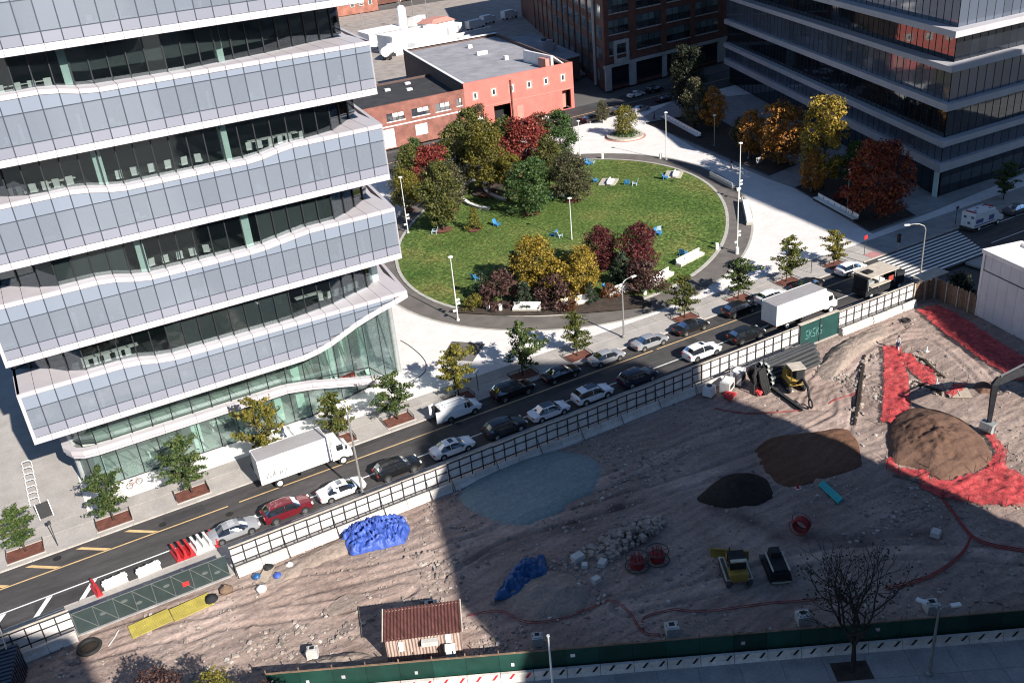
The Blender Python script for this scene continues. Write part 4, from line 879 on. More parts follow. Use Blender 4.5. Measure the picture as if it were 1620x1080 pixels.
bays = [(1.6, 8.4), (11.0, 19.6), (21.6, 30.4), (32.2, 41)]
for b0, b1 in bays:
    for k, z in enumerate((8.6, 13.6, 18.6, 23.6, 28.6)):
        w = on(F, FN, b0, b1, z, z+3.4, -.02, .06).build('window', 'mullion', LB); n = 4; st = (b1-b0)/n
        for i in range(n):
            for z0, z1 in ((z+.15, z+1.6), (z+1.7, z+3.3)): on(F, FN, b0+i*st+.12, b0+(i+1)*st-.12, z0, z1, .06, .09).build('pane', 'loft_pane' if z0 > z+1 else 'window_glass', w)
        on(F, FN, b0-.1, b1+.1, z-.28, z-.02, -.02, .25).build('sill', 'limestone', w)
for s0, s1 in ((0, 1.5), (8.5, 10.9), (19.7, 21.5), (30.5, 32.1)): on(F, FN, s0, s1, 6.4, HT, -.02, .35).build('pier', 'dark_brick', LB)
for s0, s1 in ((0, 1.9), (8.2, 10.4), (20.0, 21.4), (30.6, 32), (41, 44)): on(F, FN, s0, s1, 0, 5.6, -.02, .5).build('pier', 'limestone', LB)
on(F, FN, -.3, FL, 5.62, 6.38, -.02, .6).build('stone_band', 'limestone', LB)
for s0, s1 in ((1.95, 8.15), (10.45, 19.95), (21.45, 30.55), (32.05, 40.9)): on(F, FN, s0, s1, .9, 5.6, -.02, .12).build('shopfront', 'dark_office_glass', LB)
for s0, s1, z0, z1 in ((3.2, 3.9, 6.4, 11.0), (7.4, 8.1, 6.4, 11.0), (3.2, 8.1, 11.02, 11.9), (3.92, 7.38, 6.4, 7.4)): on(F, FN, s0, s1, z0, z1, .1, .55).build('stone_surround', 'limestone', LB)
sb = [(2.0+i*9.5, 8.6+i*9.5) for i in range(12)]
for b0, b1 in sb:
    for z in (1.6, 7.0, 12.2, 17.4, 22.6, 27.8):
        w = on(Lf, LfN, b0, b1, z, z+3.3, -.02, .06).build('window', 'mullion', LB); st = (b1-b0)/4
        if b0 < 70:
            for i in range(4): on(Lf, LfN, b0+i*st+.12, b0+(i+1)*st-.12, z+.15, z+3.1, .06, .09).build('pane', 'loft_pane' if (i+int(z)) % 3 else 'window_glass', w)
    on(Lf, LfN, b1+.3, b1+1.6, 0, HT, -.02, .3).build('pier', 'dark_brick', LB)
on(Lf, LfN, 9.0, 9.5, 0, HT, .3, .8).build('downpipe', 'limestone', LB)
# ------------------------------------------------------------------ yard behind: sheds, tank, silo, tanker truck
struct(MB().sheet([(60, 222), (180, 222), (260, 420), (60, 420)], -.03).build('yard', 'yard_pave'))
def P3(name, label, cat, loc, parts, rz=0.0):
    t = thing(name, label, cat, loc, rz)
    for nm, mb, mt in parts: mb.build(nm, mt, t)
    return t
c = (131.26, 308.21, 0.00)
P3('site_shed', 'large white flat-roofed shed behind the salmon building', 'shed', (c[0], c[1], 0), [('wall', MB().box(0, 0, 3, 22, 10, 6), 'white_metal'), ('roof', MB().box(0, 0, 6.15, 22.6, 10.6, .3), 'roof_white'), ('door', MB().box(-4, -5.03, 1.6, 3, .06, 3.0), 'window_frame_grey'), ('vent', MB().box(5, 0, 6.7, 1.5, 1.5, .8), 'window_frame_grey')], .15)
c = (130.75, 334.85, 0.00)
P3('site_shed', 'small white lean-to shed at the left of the yard', 'shed', (c[0], c[1], 0), [('wall', MB().box(0, 0, 2, 15, 8, 4), 'white_metal'), ('roof', MB().box(0, 0, 4.2, 15.8, 8.8, .3, rx=.06), 'roof_white'), ('door', MB().box(2, -4.03, 1.2, 2.4, .06, 2.3), 'window_frame_grey')], .12)
c = (139.47, 335.01, 0.00)
P3('silo', 'slim white silo rising above the white shed', 'silo', (c[0], c[1], 0), [('shell', MB().lathe([(1.7, 2.2), (1.7, 10.2), (1.1, 11.2), (.3, 11.5)], 14), 'roof_white'), ('cone', MB().lathe([(.4, .9), (1.7, 2.19)], 14), 'white_metal'), ('frame', MB().cyl((1.3, 1.3, 0), (1.3, 1.3, 2.4), .14, n=5).cyl((-1.3, 1.3, 0), (-1.3, 1.3, 2.4), .14, n=5).cyl((1.3, -1.3, 0), (1.3, -1.3, 2.4), .14, n=5).cyl((-1.3, -1.3, 0), (-1.3, -1.3, 2.4), .14, n=5), 'steel_dark')])
c = (148.42, 325.32, 0.00)
P3('yard_office', 'white yard office with a pink hipped roof in the back yard', 'hut', (c[0], c[1], 0), [('wall', MB().box(0, 0, 2.6, 11, 8, 5.2), 'white_metal'), ('roof', MB().box(0, 0, 5.9, 11.8, 8.8, 1.4, taper=.6), 'salmon_trim'), ('window', MB().box(-2.5, -4.03, 2.8, 2, .06, 1.4), 'window_glass'), ('door', MB().box(1.6, -4.03, 1.5, 1.4, .06, 2.8), 'window_frame_grey')], .3)
c = (118.72, 299.87, 0.00)
tk = [('tank', MB().cyl((-4.5, 0, 2.7), (4.2, 0, 2.7), 1.55, n=18), 'roof_white'), ('dome', MB().lathe([(.6, 0), (.6, .3), (.3, .4)], 10, 0, 0, 4.2), 'white_metal'), ('chassis', MB().box(0, 0, .95, 10, 1.0, .3), 'steel_dark'), ('cab', MB().box(6.2, 0, 1.9, 2.4, 2.4, 2.5), 'white_metal'), ('windscreen', MB().box(7.42, 0, 2.4, .05, 2.1, 1.1), 'car_glass')]
for x in (-3.6, -2.2, 3.0, 6.4):
    for y in (-1.05, 1.05): tk.append(('wheel', MB().cyl((x, y-.18, .52), (x, y+.18, .52), .52, n=12), 'rubber'))
P3('tanker_truck', 'white tanker truck parked beside the salmon building wall', 'truck', (c[0], c[1], 0), tk, .9)
c = (153.26, 312.78, 0.00)
P3('yard_wall', 'low white block wall in the yard behind the salmon building', 'wall', (c[0], c[1], 0), [('wall', MB().box(0, 0, .9, 26, .5, 1.8), 'roof_white'), ('coping', MB().box(0, 0, 1.86, 26.3, .8, .12), 'white_metal')], .25)
for i, (px, py, w) in enumerate(((768, 52, 9), (790, 40, 7), (815, 28, 8))):
    c = (0, 0, 0)
    if i == 0: c = (165.27, 327.37, 0.00)
    if i == 1: c = (174.15, 333.78, 0.00)
    if i == 2: c = (185.46, 336.89, 0.00)
    tr = [('body', MB().box(-.8, 0, 2.0, w-2.4, 2.4, 2.6), 'white_metal'), ('cab', MB().box(w/2-1.1, 0, 1.6, 2.0, 2.2, 2.0), 'white_metal'), ('windscreen', MB().box(w/2-.08, 0, 2.0, .05, 1.9, .9), 'car_glass')]
    for x in (-w/2+1.6, w/2-1.3):
        for y in (-1, 1): tr.append(('wheel', MB().cyl((x, y-.15, .45), (x, y+.15, .45), .45, n=10), 'rubber'))
    P3('yard_truck', ['white delivery truck nearest the salmon roof in the shaded yard', 'white delivery truck in the middle of the shaded yard', 'white delivery truck parked against the loft building'][i], 'truck', (c[0], c[1], 0), tr, .3)
c = (155.48, 419.52, 0.00)
ob = thing('orange_brick_building', 'orange brick building at the top edge beside the tower', 'building', (c[0], c[1], 0), world=True)
MB().prism([(c[0]-40, c[1]), (c[0]+9.5, c[1]+3), (c[0]+18, c[1]+50), (c[0]-40, c[1]+50)], 0, 16).build('wall', 'orange_brick', ob)
MB().prism([(c[0]-40, c[1]-.1), (c[0]+9.7, c[1]+2.9), (c[0]+9.7, c[1]+3.4), (c[0]-40, c[1]+.4)], 16, 16.6).build('coping', 'limestone', ob)
for i in range(3):
    x = c[0]-3+i*4.4; y = c[1]+(x-c[0])*.06+2.30
    w = MB().bb(x-.9, x+.9, y-.14, y+.2, 3.0, 5.4).build('window', 'window_frame_white', ob); MB().bb(x-.7, x+.7, y-.18, y-.145, 3.2, 5.2).build('pane', 'window_glass', w)
# a dark block closing the street at the very top
c = (191.68, 410.40, 0.00)
db = thing('dark_block', 'dark block in shade across the street at the top edge', 'building', (c[0]+10, c[1]+40, 0), world=True)
MB().prism([(c[0]-30, c[1]+30), (c[0]+40, c[1]+36), (c[0]+60, c[1]+80), (c[0]-30, c[1]+80)], 0, 24).build('wall', 'dark_brick', db)
for i in range(6): MB().prism([(c[0]-24+i*9, c[1]+30.4+i*.78), (c[0]-19+i*9, c[1]+30.8+i*.78), (c[0]-19+i*9, c[1]+31.5+i*.78), (c[0]-24+i*9, c[1]+31.2+i*.78)], 3, 7).build('window', 'window_glass', db)
for i, (p_, w, d, h, mt, lb) in enumerate((((155.73, 328.01, 0.00), 7, 4, 3, 'roof_white', 'white container beside the pink-roofed yard office'), ((147.43, 299.92, 0.00), 6, 3, 2.4, 'white_metal', 'small white cabin at the back wall of the salmon roof'), ((121.77, 322.56, 0.00), 5, 3, 2.6, 'roof_white', 'white cabin at the left edge of the yard beside the tower'), ((149.88, 291.96, 0.00), 8, 2.5, 2.6, 'salmon_trim', 'pinkish container behind the salmon roof'), ((155.98, 359.95, 0.00), 9, 3, 3, 'white_metal', 'long pale container at the far side of the yard'))):
    P3('yard_container', lb, 'container', (p_[0], p_[1], 0), [('shell', MB().box(0, 0, h/2+.1, w, d, h), mt), ('roof', MB().box(0, 0, h+.16, w*1.02, d*1.04, .12), 'roof_white'), ('door', MB().box(w*.25, -d/2-.02, h*.4, 1.1, .04, h*.75), 'window_frame_grey'), ('skid', MB().box(0, 0, .05, w*.9, d*.6, .1), 'steel_dark')], .2+.1*i)
for i, (p_, lb) in enumerate((((138.73, 375.41, 0.00), 'wooden utility pole in the yard beside the tower'), ((150.78, 363.23, 0.00), 'slim utility pole behind the white silo'), ((159.71, 371.29, 0.00), 'slim utility pole at the shaded end of the yard'), ((166.16, 372.18, 0.00), 'tall lamp pole at the shaded street end of the yard'))):
    P3('utility_pole', lb, 'pole', (p_[0], p_[1], 0), [('pole', MB().tube([(0, 0, 0), (0, 0, 10)], [.2, .13], 8), 'pole_grey'), ('crossarm', MB().box(0, 0, 9.2, 2.2, .12, .14), 'pole_grey'), ('lamp', MB().box(.9, 0, 9.5, .6, .3, .2), 'lamp_clear')], .3*i)
# overhead service plant beside the salmon building
c = (163.45, 279.10, 0.00)
P3('rooftop_plant', 'grey rooftop plant unit on the low roof between salmon and brick loft buildings', 'plant unit', (138, 232, 6.2), [('casing', MB().box(0, 0, 1.5, 4, 3, 3), 'grey_fascia'), ('fan', MB().lathe([(.8, 0), (.8, .5), (.5, .6)], 12, 0, 0, 3.0), 'steel_dark'), ('duct', MB().box(3.6, .5, .7, 3.4, 1.2, 1.4), 'grey_fascia')], .3)
lowb = thing('low_annex', 'low flat annex between the salmon building and the brick loft building', 'building', (136, 225, 0), world=True)
MB().prism([(127.5, 216), (141, 219), (152, 262), (136, 262)], 0, 6.0).build('wall', 'side_wall_brown', lowb); MB().prism([(127.2, 215.6), (141.3, 218.7), (152.3, 262.3), (135.7, 262.3)], 6.0, 6.2).build('roof', 'roof_grey', lowb)
# ------------------------------------------------------------------ unseen towers, footprints shaped from the shade on the site and on the street
def shade_tower(poly, h, label, trim=True):
    L = h/math.tan(SUN_EL); sh = (-math.cos(SHADOW_AZ)*L, -math.sin(SHADOW_AZ)*L)
    q = [(x+sh[0], y+sh[1]) for x, y in poly]; cx = sum(p[0] for p in q)/len(q); cy = sum(p[1] for p in q)/len(q)
    t = thing('unseen_tower', label, 'tower', (cx, cy, 0), world=True)
    MB().prism(q, 0, h).build('wall', 'tower_stone', t); n = len(q)
    sq = [(cx+(x-cx)*1.012, cy+(y-cy)*1.012) for x, y in q]
    z = 3.6
    while z < h-2:
        MB().prism(sq, z, z+1.7).build('window_band', 'office_glass', t); z += 3.6
    return t

TA = [(55.7, 80.5), (39.5, 92.6), (28.0, 79.5), (34, 40), (60, 40)]
shade_tower([(57.0, 79.5), (39.8, 92.4), (27.6, 78.0), (40, 64), (60.5, 64.5)], 70, 'tall tower out of view whose shade crosses the street and the site')
shade_tower([(28.2, 79.2), (21.0, 55.2), (38, 48), (46, 70)], 52, 'lower wing out of view whose shade lies left of the gravel patch')
shade_tower([(60.6, 64), (63.3, 32), (20, 30), (22.0, 57), (40, 60)], 40, 'broad podium out of view whose shade covers the lower middle of the site')
shade_tower([(-12.5, 75.2), (-7.0, 70.6), (-4.2, 50), (-30, 46), (-40, 75)], 60, 'tower out of view whose shade darkens the lower left corner')
shade_tower([(83.6, 44), (87.0, 57.5), (88.7, 62), (91.6, 67.3), (101.6, 70), (103.0, 92), (106.4, 119), (112, 121), (117.5, 126.6), (134, 127), (134.2, 124.8), (165, 124.2), (165, 60)], 70, 'long tower out of view shaped so its shade covers the corner building and crosswalk')  # unseen; footprint bent to lay shade on netting, crosswalk and corner building
shade_tower([(104.5, 106), (109.2, 142), (110.6, 142), (110.6, 110)], 82, 'slim block out of view, added to shade the plaza strip')  # unseen sliver, put in only to shade the strip beside the plaza

hr = thing('shade_high_rise', 'high-rise out of view above the corner building, added to shade the loft building', 'tower', (165, 112, 0), world=True)  # unseen block, put in to throw the brick loft building into shade
MB().prism([(147.0, 95), (190, 95), (190, 135), (150.5, 135)], 33.7, 99).build('wall', 'tower_stone', hr)
for z in range(38, 96, 5): MB().prism([(146.8, 94.8), (190.2, 94.8), (190.2, 135.2), (150.3, 135.2)], z, z+2.2).build('window_band', 'office_glass', hr)

# ------------------------------------------------------------------ trees
def limbs(rnd, h, base, r, tr, n=7, lean=.05, up=.6):
    m = MB(); top = Vector((rnd.uniform(-lean, lean)*h, rnd.uniform(-lean, lean)*h, h*.88))
    pts = []
    for i in range(6):
        t = i/5; pts.append((top.x*t+rnd.uniform(-.04, .04)*h*.2, top.y*t+rnd.uniform(-.04, .04)*h*.2, top.z*t))
    m.tube(pts, [tr*(1.25 if i == 0 else 1-.16*i) for i in range(6)], 7); tips = []
    for k in range(n):
        t = .25+.65*(k+.5)/n; z = max(base*.85, t*h*.8); a = k*2.4+rnd.random(); s = Vector((top.x*t, top.y*t, z))
        l = r*rnd.uniform(.65, .95)*(1.1-.5*t); e = s+Vector((math.cos(a)*l, math.sin(a)*l, l*up*rnd.uniform(.6, 1.2)))
        mid = (s+e)/2+Vector((0, 0, .12*l)); m.tube([s, mid, e], [tr*.42, tr*.28, tr*.1], 5); tips.append(e)
        for _ in range(2):
            b = a+rnd.uniform(-.9, .9); f = mid+Vector((math.cos(b)*l*.5, math.sin(b)*l*.5, l*.35)); m.tube([mid, f], [tr*.2, tr*.07], 4)
    return m
def crown(rnd, h, base, r, shape, nleaf, leaf, clumps=34, flat=1.0):
    """many small leaves in clumps spread through the crown's volume; lobes make the outline uneven"""
    m = MB(); cl = []; H_ = h-base
    lob = [(rnd.random()*6.283, rnd.uniform(.15, .95), rnd.uniform(.72, 1.18)) for _ in range(9)]
    for k in range(clumps):
        u = (k+rnd.random())/clumps; z = base+H_*u
        if shape == 'cone': w = (1-u)**.75*1.0+.08
        elif shape == 'oval': w = math.sin(PI*(.12+.84*u))**.8
        elif shape == 'column': w = math.sin(PI*(.15+.78*u))**.5
        elif shape == 'shrub': w = math.sqrt(max(.02, 1-(u*.95)**2))
        elif shape == 'tier': w = (math.sin(PI*(.16+.80*u))**.7)*(.72+.42*(k % 3)/2)
        else: w = math.sin(PI*(.22+.70*u))**.65
        a = rnd.random()*6.283; kk = 1.0
        for la, lu, ls_ in lob:
            dd = abs((a-la+PI) % (2*PI)-PI)/1.0+abs(u-lu)*2.2
            if dd < 1: kk = 1+(ls_-1)*(1-dd)*1.6
        d = r*w*kk*math.sqrt(rnd.uniform(.12, 1.0))*.92
        cl.append((math.cos(a)*d, math.sin(a)*d, z+(.10*r*(kk-1)), r*rnd.uniform(.13, .34)*(.6+.5*w), a))
    wts = [c[3]**1.6 for c in cl]; tot = sum(wts)
    for (cx, cy, cz, cr, ca), wt in zip(cl, wts):
        for _ in range(int(nleaf*wt/tot)):
            t = rnd.random()*6.283; p = rnd.uniform(-1, 1); q = math.sqrt(1-p*p); k = cr*rnd.uniform(.3, 1.0)**.6*rnd.choice((1, 1, 1, 1.35))
            if shape == 'tier':
                al = rnd.uniform(-1.5, 1.2)*cr; x, y, z = cx+math.cos(ca)*al+k*q*math.cos(t)*.55, cy+math.sin(ca)*al+k*q*math.sin(t)*.55, cz+k*p*.36+al*.18
            else: x, y, z = cx+k*q*math.cos(t), cy+k*q*math.sin(t), cz+k*p*.75*flat
            if z < base*.7: continue
            s = leaf*rnd.uniform(.45, 1.25); n_ = Vector((rnd.gauss(0, .8)+q*math.cos(t)*.7, rnd.gauss(0, .8)+q*math.sin(t)*.7, rnd.uniform(.1, 1.3)+p*.4)); n_.normalize()
            a_ = n_.orthogonal().normalized(); b_ = n_.cross(a_); an = rnd.random()*6.3; u1 = (a_*math.cos(an)+b_*math.sin(an))*s; u2 = n_.cross(u1)*.62
            c0 = Vector((x, y, z)); m.add([c0-u1, c0-u2, c0+u1, c0+u2], [(0, 1, 2, 3)])
    return m
TM = {}
def tree_mesh(key, h, base, r, shape, nleaf, leaf, seed, tr=.12, n=7, flat=1.0, clumps=34):
    if key not in TM:
        rnd = random.Random(seed)
        TM[key] = (limbs(rnd, h, base, r, tr, n).mesh('trunk', 'bark', True), crown(rnd, h, base, r, shape, nleaf, leaf, clumps, flat).mesh('crown', None))
    return TM[key]
TL = {}
def tree(name, label, loc, key, leafm, k=1.0, rz=0.0, group=None, kz=1.0, cat='tree', bark=None):
    tr, cr = TM[key]; t = thing(name, label, cat, (loc[0], loc[1], loc[2] if len(loc) > 2 else 0), rz, group); t.scale = (k, k, k*kz)
    link('trunk', tr, t)
    ck = (key, leafm)
    if ck not in TL:
        me = cr.copy(); me.materials.clear(); me.materials.append(MAT[leafm]); TL[ck] = me
    link('crown', TL[ck], t); return t
for i in range(4): tree_mesh(('street', i), 6.0, 1.3, 2.15, 'tier', 3600, .15, 100+i, .085, 13, clumps=40)
for i in range(3): tree_mesh(('round', i), 8.5, 1.3, 3.7, 'round', 8200, .18, 200+i, .16, 9, clumps=110)
for i in range(3): tree_mesh(('oval', i), 10.0, 1.4, 3.3, 'oval', 8200, .18, 300+i, .16, 9, clumps=110)
for i in range(2): tree_mesh(('column', i), 11.0, 1.8, 2.9, 'column', 7000, .18, 400+i, .15, 9, clumps=90)
for i in range(2): tree_mesh(('conifer', i), 5.0, .3, 1.9, 'cone', 2200, .16, 500+i, .10, 10, .6, 44)
for i in range(3): tree_mesh(('shrub', i), 3.4, .3, 2.4, 'shrub', 2600, .16, 600+i, .07, 8, .8, 50)
# street trees in their pits along the pavement
ST = [((-9.47, 85.31, 0.00), 'leaf_street_green', 'leftmost street tree, beside the dark notice board'), ((-1.53, 84.93, 0.00), 'leaf_street_green', 'second street tree from the left, before the curved tower corner'), ((5.99, 84.98, 0.00), 'leaf_street_green', 'third street tree from the left, between pavement and dark pit, before the lobby glass'),
      ((13.89, 85.00, 0.00), 'leaf_street_gold', 'golden street tree just behind the parked box truck body'), ((21.72, 85.82, 0.00), 'leaf_street', 'street tree behind the cab of the parked box truck'), ((28.50, 85.14, 0.00), 'leaf_street_green', 'green street tree left of the white van with roof ladder'),
      ((36.09, 85.11, 0.00), 'leaf_street_gold', 'thin golden street tree behind the white van'), ((44.51, 85.55, 0.00), 'leaf_street_green', 'sparse street tree behind the dark parked station wagon'), ((52.11, 85.50, 0.00), 'leaf_street', 'slim street tree behind the dark parked sedan'),
      ((68.41, 85.61, 0.00), 'leaf_street', 'street tree beside the end of the oval path'), ((77.39, 86.13, 0.00), 'leaf_street_green', 'dark green street tree behind the black parked car'), ((85.84, 86.55, 0.00), 'leaf_street', 'street tree behind the white truck roof'), ((94.67, 86.51, 0.00), 'leaf_street_gold', 'last street tree before the crosswalk')]
for i, (p, lm_, lb) in enumerate(ST):
    k = [1.0, .98, 1.1, 1.12, 1.05, 1.1, 1.05, 1.08, .95, 1.0, 1.05, .95, .95][i]
    x, y = p[0], 84.75
    tree('street_tree', lb, (x, y, .1), ('street', i % 4), lm_, k*(.92+.14*((i*5) % 4)/3), i*1.3, 'street trees along the pavement', .9+.2*((i*3) % 5)/4)
    q = thing('tree_pit', 'x', 'tree pit', (x, 84.55, .1), 0, 'tree pits along the pavement')
    q['label'] = f'brown mulch tree pit with low dark rail under the {lb}' if False else ['brown mulch tree pit at the far left edge', 'brown mulch tree pit, second from the left', 'brown mulch tree pit, third from the left', 'tree pit hidden behind the parked box truck body', 'tree pit at the cab of the parked box truck', 'brown mulch tree pit left of the white van', 'tree pit beside the front of the white van', 'tree pit behind the dark station wagon', 'tree pit behind the silver sedan', 'tree pit at the end of the oval path', 'tree pit behind the black parked car', 'tree pit behind the white truck', 'tree pit nearest the crosswalk'][i]
    MB().box(0, 0, .015, 3.2, 2.0, .03).build('mulch_bed', 'mulch', q)
    b = MB(); b.box(0, 1.05, .04, 3.4, .1, .08); b.box(0, -1.05, .04, 3.4, .1, .08); b.box(-1.65, 0, .04, .1, 2.0, .08); b.box(1.65, 0, .04, .1, 2.0, .08); b.build('edging', 'kerb', q)
    r = MB()
    r.tube([(-1.6, -.7, .42), (-1.6, 1.0, .42), (1.6, 1.0, .42), (1.6, -.7, .42)], .035, 5); r.tube([(-1.6, -.7, .24), (-1.6, 1.0, .24), (1.6, 1.0, .24), (1.6, -.7, .24)], .03, 5)
    for a, b_ in ((-1.6, -.7), (-1.6, 1), (0, 1), (1.6, 1), (1.6, -.7)): r.cyl((a, b_, .02), (a, b_, .45), .035, n=5)
    r.build('rail', 'steel_dark', q)
# trees on the oval lawn
LT_ = [('park_tree', (58.71, 149.27, 0.00), ('round', 0), 'leaf_yellowolive', .85, 'yellowish olive tree half hidden by the tower at the lawn edge', 0),
 ('park_tree', (58.67, 135.21, 0.00), ('oval', 0), 'leaf_olive', 1.16, 'large olive green tree nearest the left lamp post on the lawn', 1),
 ('park_tree', (65.91, 153.35, 0.00), ('round', 1), 'leaf_red', 1.1, 'tree with red top behind the large olive tree', 2),
 ('park_tree', (71.32, 154.17, 0.00), ('oval', 1), 'leaf_olive', 1.2, 'olive tree in the middle of the left tree group', 1),
 ('park_tree', (67.25, 163.60, 0.00), ('oval', 2), 'leaf_green', .85, 'green tree beside the brick building at the left of the group', 2),
 ('park_tree', (73.33, 146.12, 0.00), ('column', 0), 'leaf_yellowolive', 1.2, 'tall yellow-green columnar tree behind the curved white seat', 0),
 ('park_tree', (78.81, 163.39, 0.00), ('oval', 2), 'leaf_olive', 1.2, 'olive tree at the back of the group near the salmon garage', 4),
 ('park_tree', (81.13, 154.11, 0.00), ('round', 2), 'leaf_olive', 1.3, 'broad olive tree behind the red maple', 3),
 ('park_tree', (83.35, 150.21, 0.00), ('round', 0), 'leaf_red', 1.35, 'bright red maple at the back of the tree group', 3),
 ('park_tree', (93.26, 153.31, 0.00), ('oval', 1), 'leaf_green', 1.05, 'dark green tree nearest the back street on the lawn', 2),
 ('park_tree', (73.73, 131.92, 0.00), ('round', 1), 'leaf_green', 1.12, 'bright green tree at the front right of the tree group', 1),
 ('park_tree', (82.36, 132.60, 0.00), ('round', 2), 'leaf_greyolive', 1.0, 'grey-olive tree at the right end of the tree group', 5),
 ('park_tree', (83.64, 142.01, 0.00), ('oval', 0), 'leaf_olive', .95, 'olive tree between the green and the grey-olive tree', 2),
 ('park_tree', (62.79, 156.39, 0.00), ('oval', 1), 'leaf_olive', .95, 'olive tree right at the tower edge behind the lamp post', 0),
 ('park_tree', (64.54, 143.72, 0.00), ('oval', 2), 'leaf_greyolive', .9, 'grey-olive tree behind the long curved seat', 0),
 ('park_tree', (90.58, 156.09, 0.00), ('column', 1), 'leaf_rust', .9, 'slim rust tree between the red maple and the dark green tree', 0),
 ('park_tree', (84.19, 170.31, 0.00), ('column', 0), 'leaf_greyolive', .95, 'slim grey-olive tree before the salmon garage', 0),
 ('park_tree', (75.42, 141.18, 0.00), ('column', 1), 'leaf_yellowolive', .75, 'slim yellow-green tree beside the short curved seat', 0),
 ('small_tree', (62.68, 131.51, 0.00), ('conifer', 0), 'leaf_yellowolive', .8, 'small conical tree in a mulch ring on the lawn', 0),
 ('park_tree', (58.17, 104.19, 0.00), ('round', 2), 'leaf_yellow', .92, 'bright yellow tree at the left of the front group', 2),
 ('park_tree', (62.06, 98.12, 0.00), ('oval', 0), 'leaf_yellow', .72, 'golden yellow tree at the right of the front group', 1),
 ('park_tree', (60.40, 100.63, 0.00), ('shrub', 1), 'leaf_yellow', 1.5, 'low yellow tree between the two tall yellow ones', 1),
 ('park_tree', (69.11, 104.12, 0.00), ('round', 1), 'leaf_crimson', .76, 'crimson tree behind the golden tree', 2),
 ('park_tree', (72.19, 99.61, 0.00), ('round', 0), 'leaf_crimson', .86, 'large crimson tree beside the open lawn', 0),
 ('shrub', (52.32, 103.70, 0.00), ('shrub', 0), 'leaf_purple', 1.25, 'purple brown shrub at the left of the front group', 2),
 ('shrub', (57.78, 98.57, 0.00), ('shrub', 2), 'leaf_purple', 1.2, 'purple brown shrub under the yellow trees', 1),
 ('shrub', (69.47, 94.52, 0.00), ('shrub', 0), 'leaf_purple', 1.25, 'purple brown shrub under the large crimson tree', 0),
 ('conifer', (50.69, 106.16, 0.00), ('conifer', 1), 'leaf_conifer', .85, 'dark spreading conifer at the left end of the front group', 1),
 ('conifer', (54.06, 100.66, 0.00), ('conifer', 0), 'leaf_conifer', .75, 'dark conifer behind the long white bench', 1),
 ('conifer', (68.06, 97.68, 0.00), ('conifer', 1), 'leaf_conifer', 1.0, 'dark conifer under the crimson trees', 1),
 ('conifer', (61.59, 95.88, 0.00), ('conifer', 0), 'leaf_conifer', .6, 'small dark conifer between the two white benches', 1),
 ('shrub', (48.31, 104.45, 0.00), ('shrub', 1), 'leaf_yellowolive', .6, 'low yellow shrub beside the white bollards', 1),
 ('shrub', (58.23, 95.37, 0.00), ('shrub', 1), 'leaf_rust', .45, 'low rusty shrub between the white benches', 1),
 ('shrub', (64.68, 95.89, 0.00), ('shrub', 2), 'leaf_rust', .55, 'low rusty shrub before the far white bench', 1),
 ('shrub', (58.25, 110.55, 0.00), ('conifer', 0), 'leaf_conifer', .8, 'dark shrub left of the bright yellow tree', 1)]
for i, (nm, p, key, lm_, k, lb, r) in enumerate(LT_):
    tree(nm, lb, (p[0], p[1], .3), key, lm_, k, i*.9, 'trees and shrubs on the oval lawn', cat='shrub' if nm == 'shrub' else 'tree')
    if nm in ('park_tree', 'small_tree'):
        struct(MB().sheet(blob(p[0], p[1], 1.3*k, 1.2*k, 0, 14, .08, i), .52 if in_lawn(p[0], p[1], .8) else .40).build('mulch_ring', 'mulch'))
struct(MB().sheet(blob(*(57.56, 98.23, 0.00)[:2], 14, 2.8, math.radians(-32), 30, .1, 5), .36).build('planting_bed', 'planting_soil'))
# trees in the shaded beds and round planter
RT = [((133.63, 164.21, 0.00), ('column', 0), 'leaf_dark', 1.38, 'tall dark green tree beside the far bench, in shade'), ((127.87, 154.63, 0.00), ('oval', 1), 'leaf_greyolive', 1.05, 'olive brown tree at the end of the far bench'), ((129.35, 150.69, 0.00), ('oval', 2), 'leaf_orange', .9, 'amber thinning tree in the far planting bed'),
      ((121.14, 130.26, 0.00), ('oval', 0), 'leaf_orange', .9, 'small orange tree in the far planting bed'), ((122.02, 123.55, 0.00), ('round', 1), 'leaf_orange', 1.3, 'orange brown tree before the corner building'), ((117.25, 108.80, 0.00), ('column', 1), 'leaf_yellow', 1.38, 'tall golden tree before the corner building'), ((114.67, 108.55, 0.00), ('oval', 2), 'leaf_orange', .7, 'low amber tree at the foot of the golden tree'),
      ((112.96, 93.67, 0.00), ('round', 2), 'leaf_redorange', 1.38, 'large dark red maple in the near planting bed'), ((114.60, 101.50, 0.00), ('shrub', 0), 'leaf_red', .75, 'small red shrub left of the dark red maple'), ((124.54, 137.19, 0.00), ('oval', 1), 'leaf_greyolive', .6, 'thin bare-looking tree in the far bed'), ((120.84, 105.26, 0.00), ('oval', 0), 'leaf_green', .8, 'green tree between golden tree and red maple'),
      ((132.69, 86.13, 0.00), ('street', 0), 'leaf_street_green', 1.0, 'street tree before the corner building at the right edge')]
for i, (p, key, lm_, k, lb) in enumerate(RT): tree('plaza_tree', lb, (p[0], p[1], .12), key, lm_, k, i*1.1, 'trees in the shaded planting beds')
p = (114.14, 160.94, 0.00)
rp = thing('round_planter', 'round stone planter with clipped hedge on the plaza', 'planter', (p[0], p[1], .12))
MB().lathe([(3.9, 0), (3.9, .42), (3.2, .42), (3.2, .3)], 28).build('stone_ring', 'bench_stone', rp); MB().lathe([(4.4, 0), (4.4, .04)], 28).build('paving_ring', 'salmon_trim', rp)
rr = random.Random(5); hm = crown(rr, .95, .35, 2.9, 'shrub', 1500, .15, 40, .5); hm.build('hedge', 'leaf_green', rp)
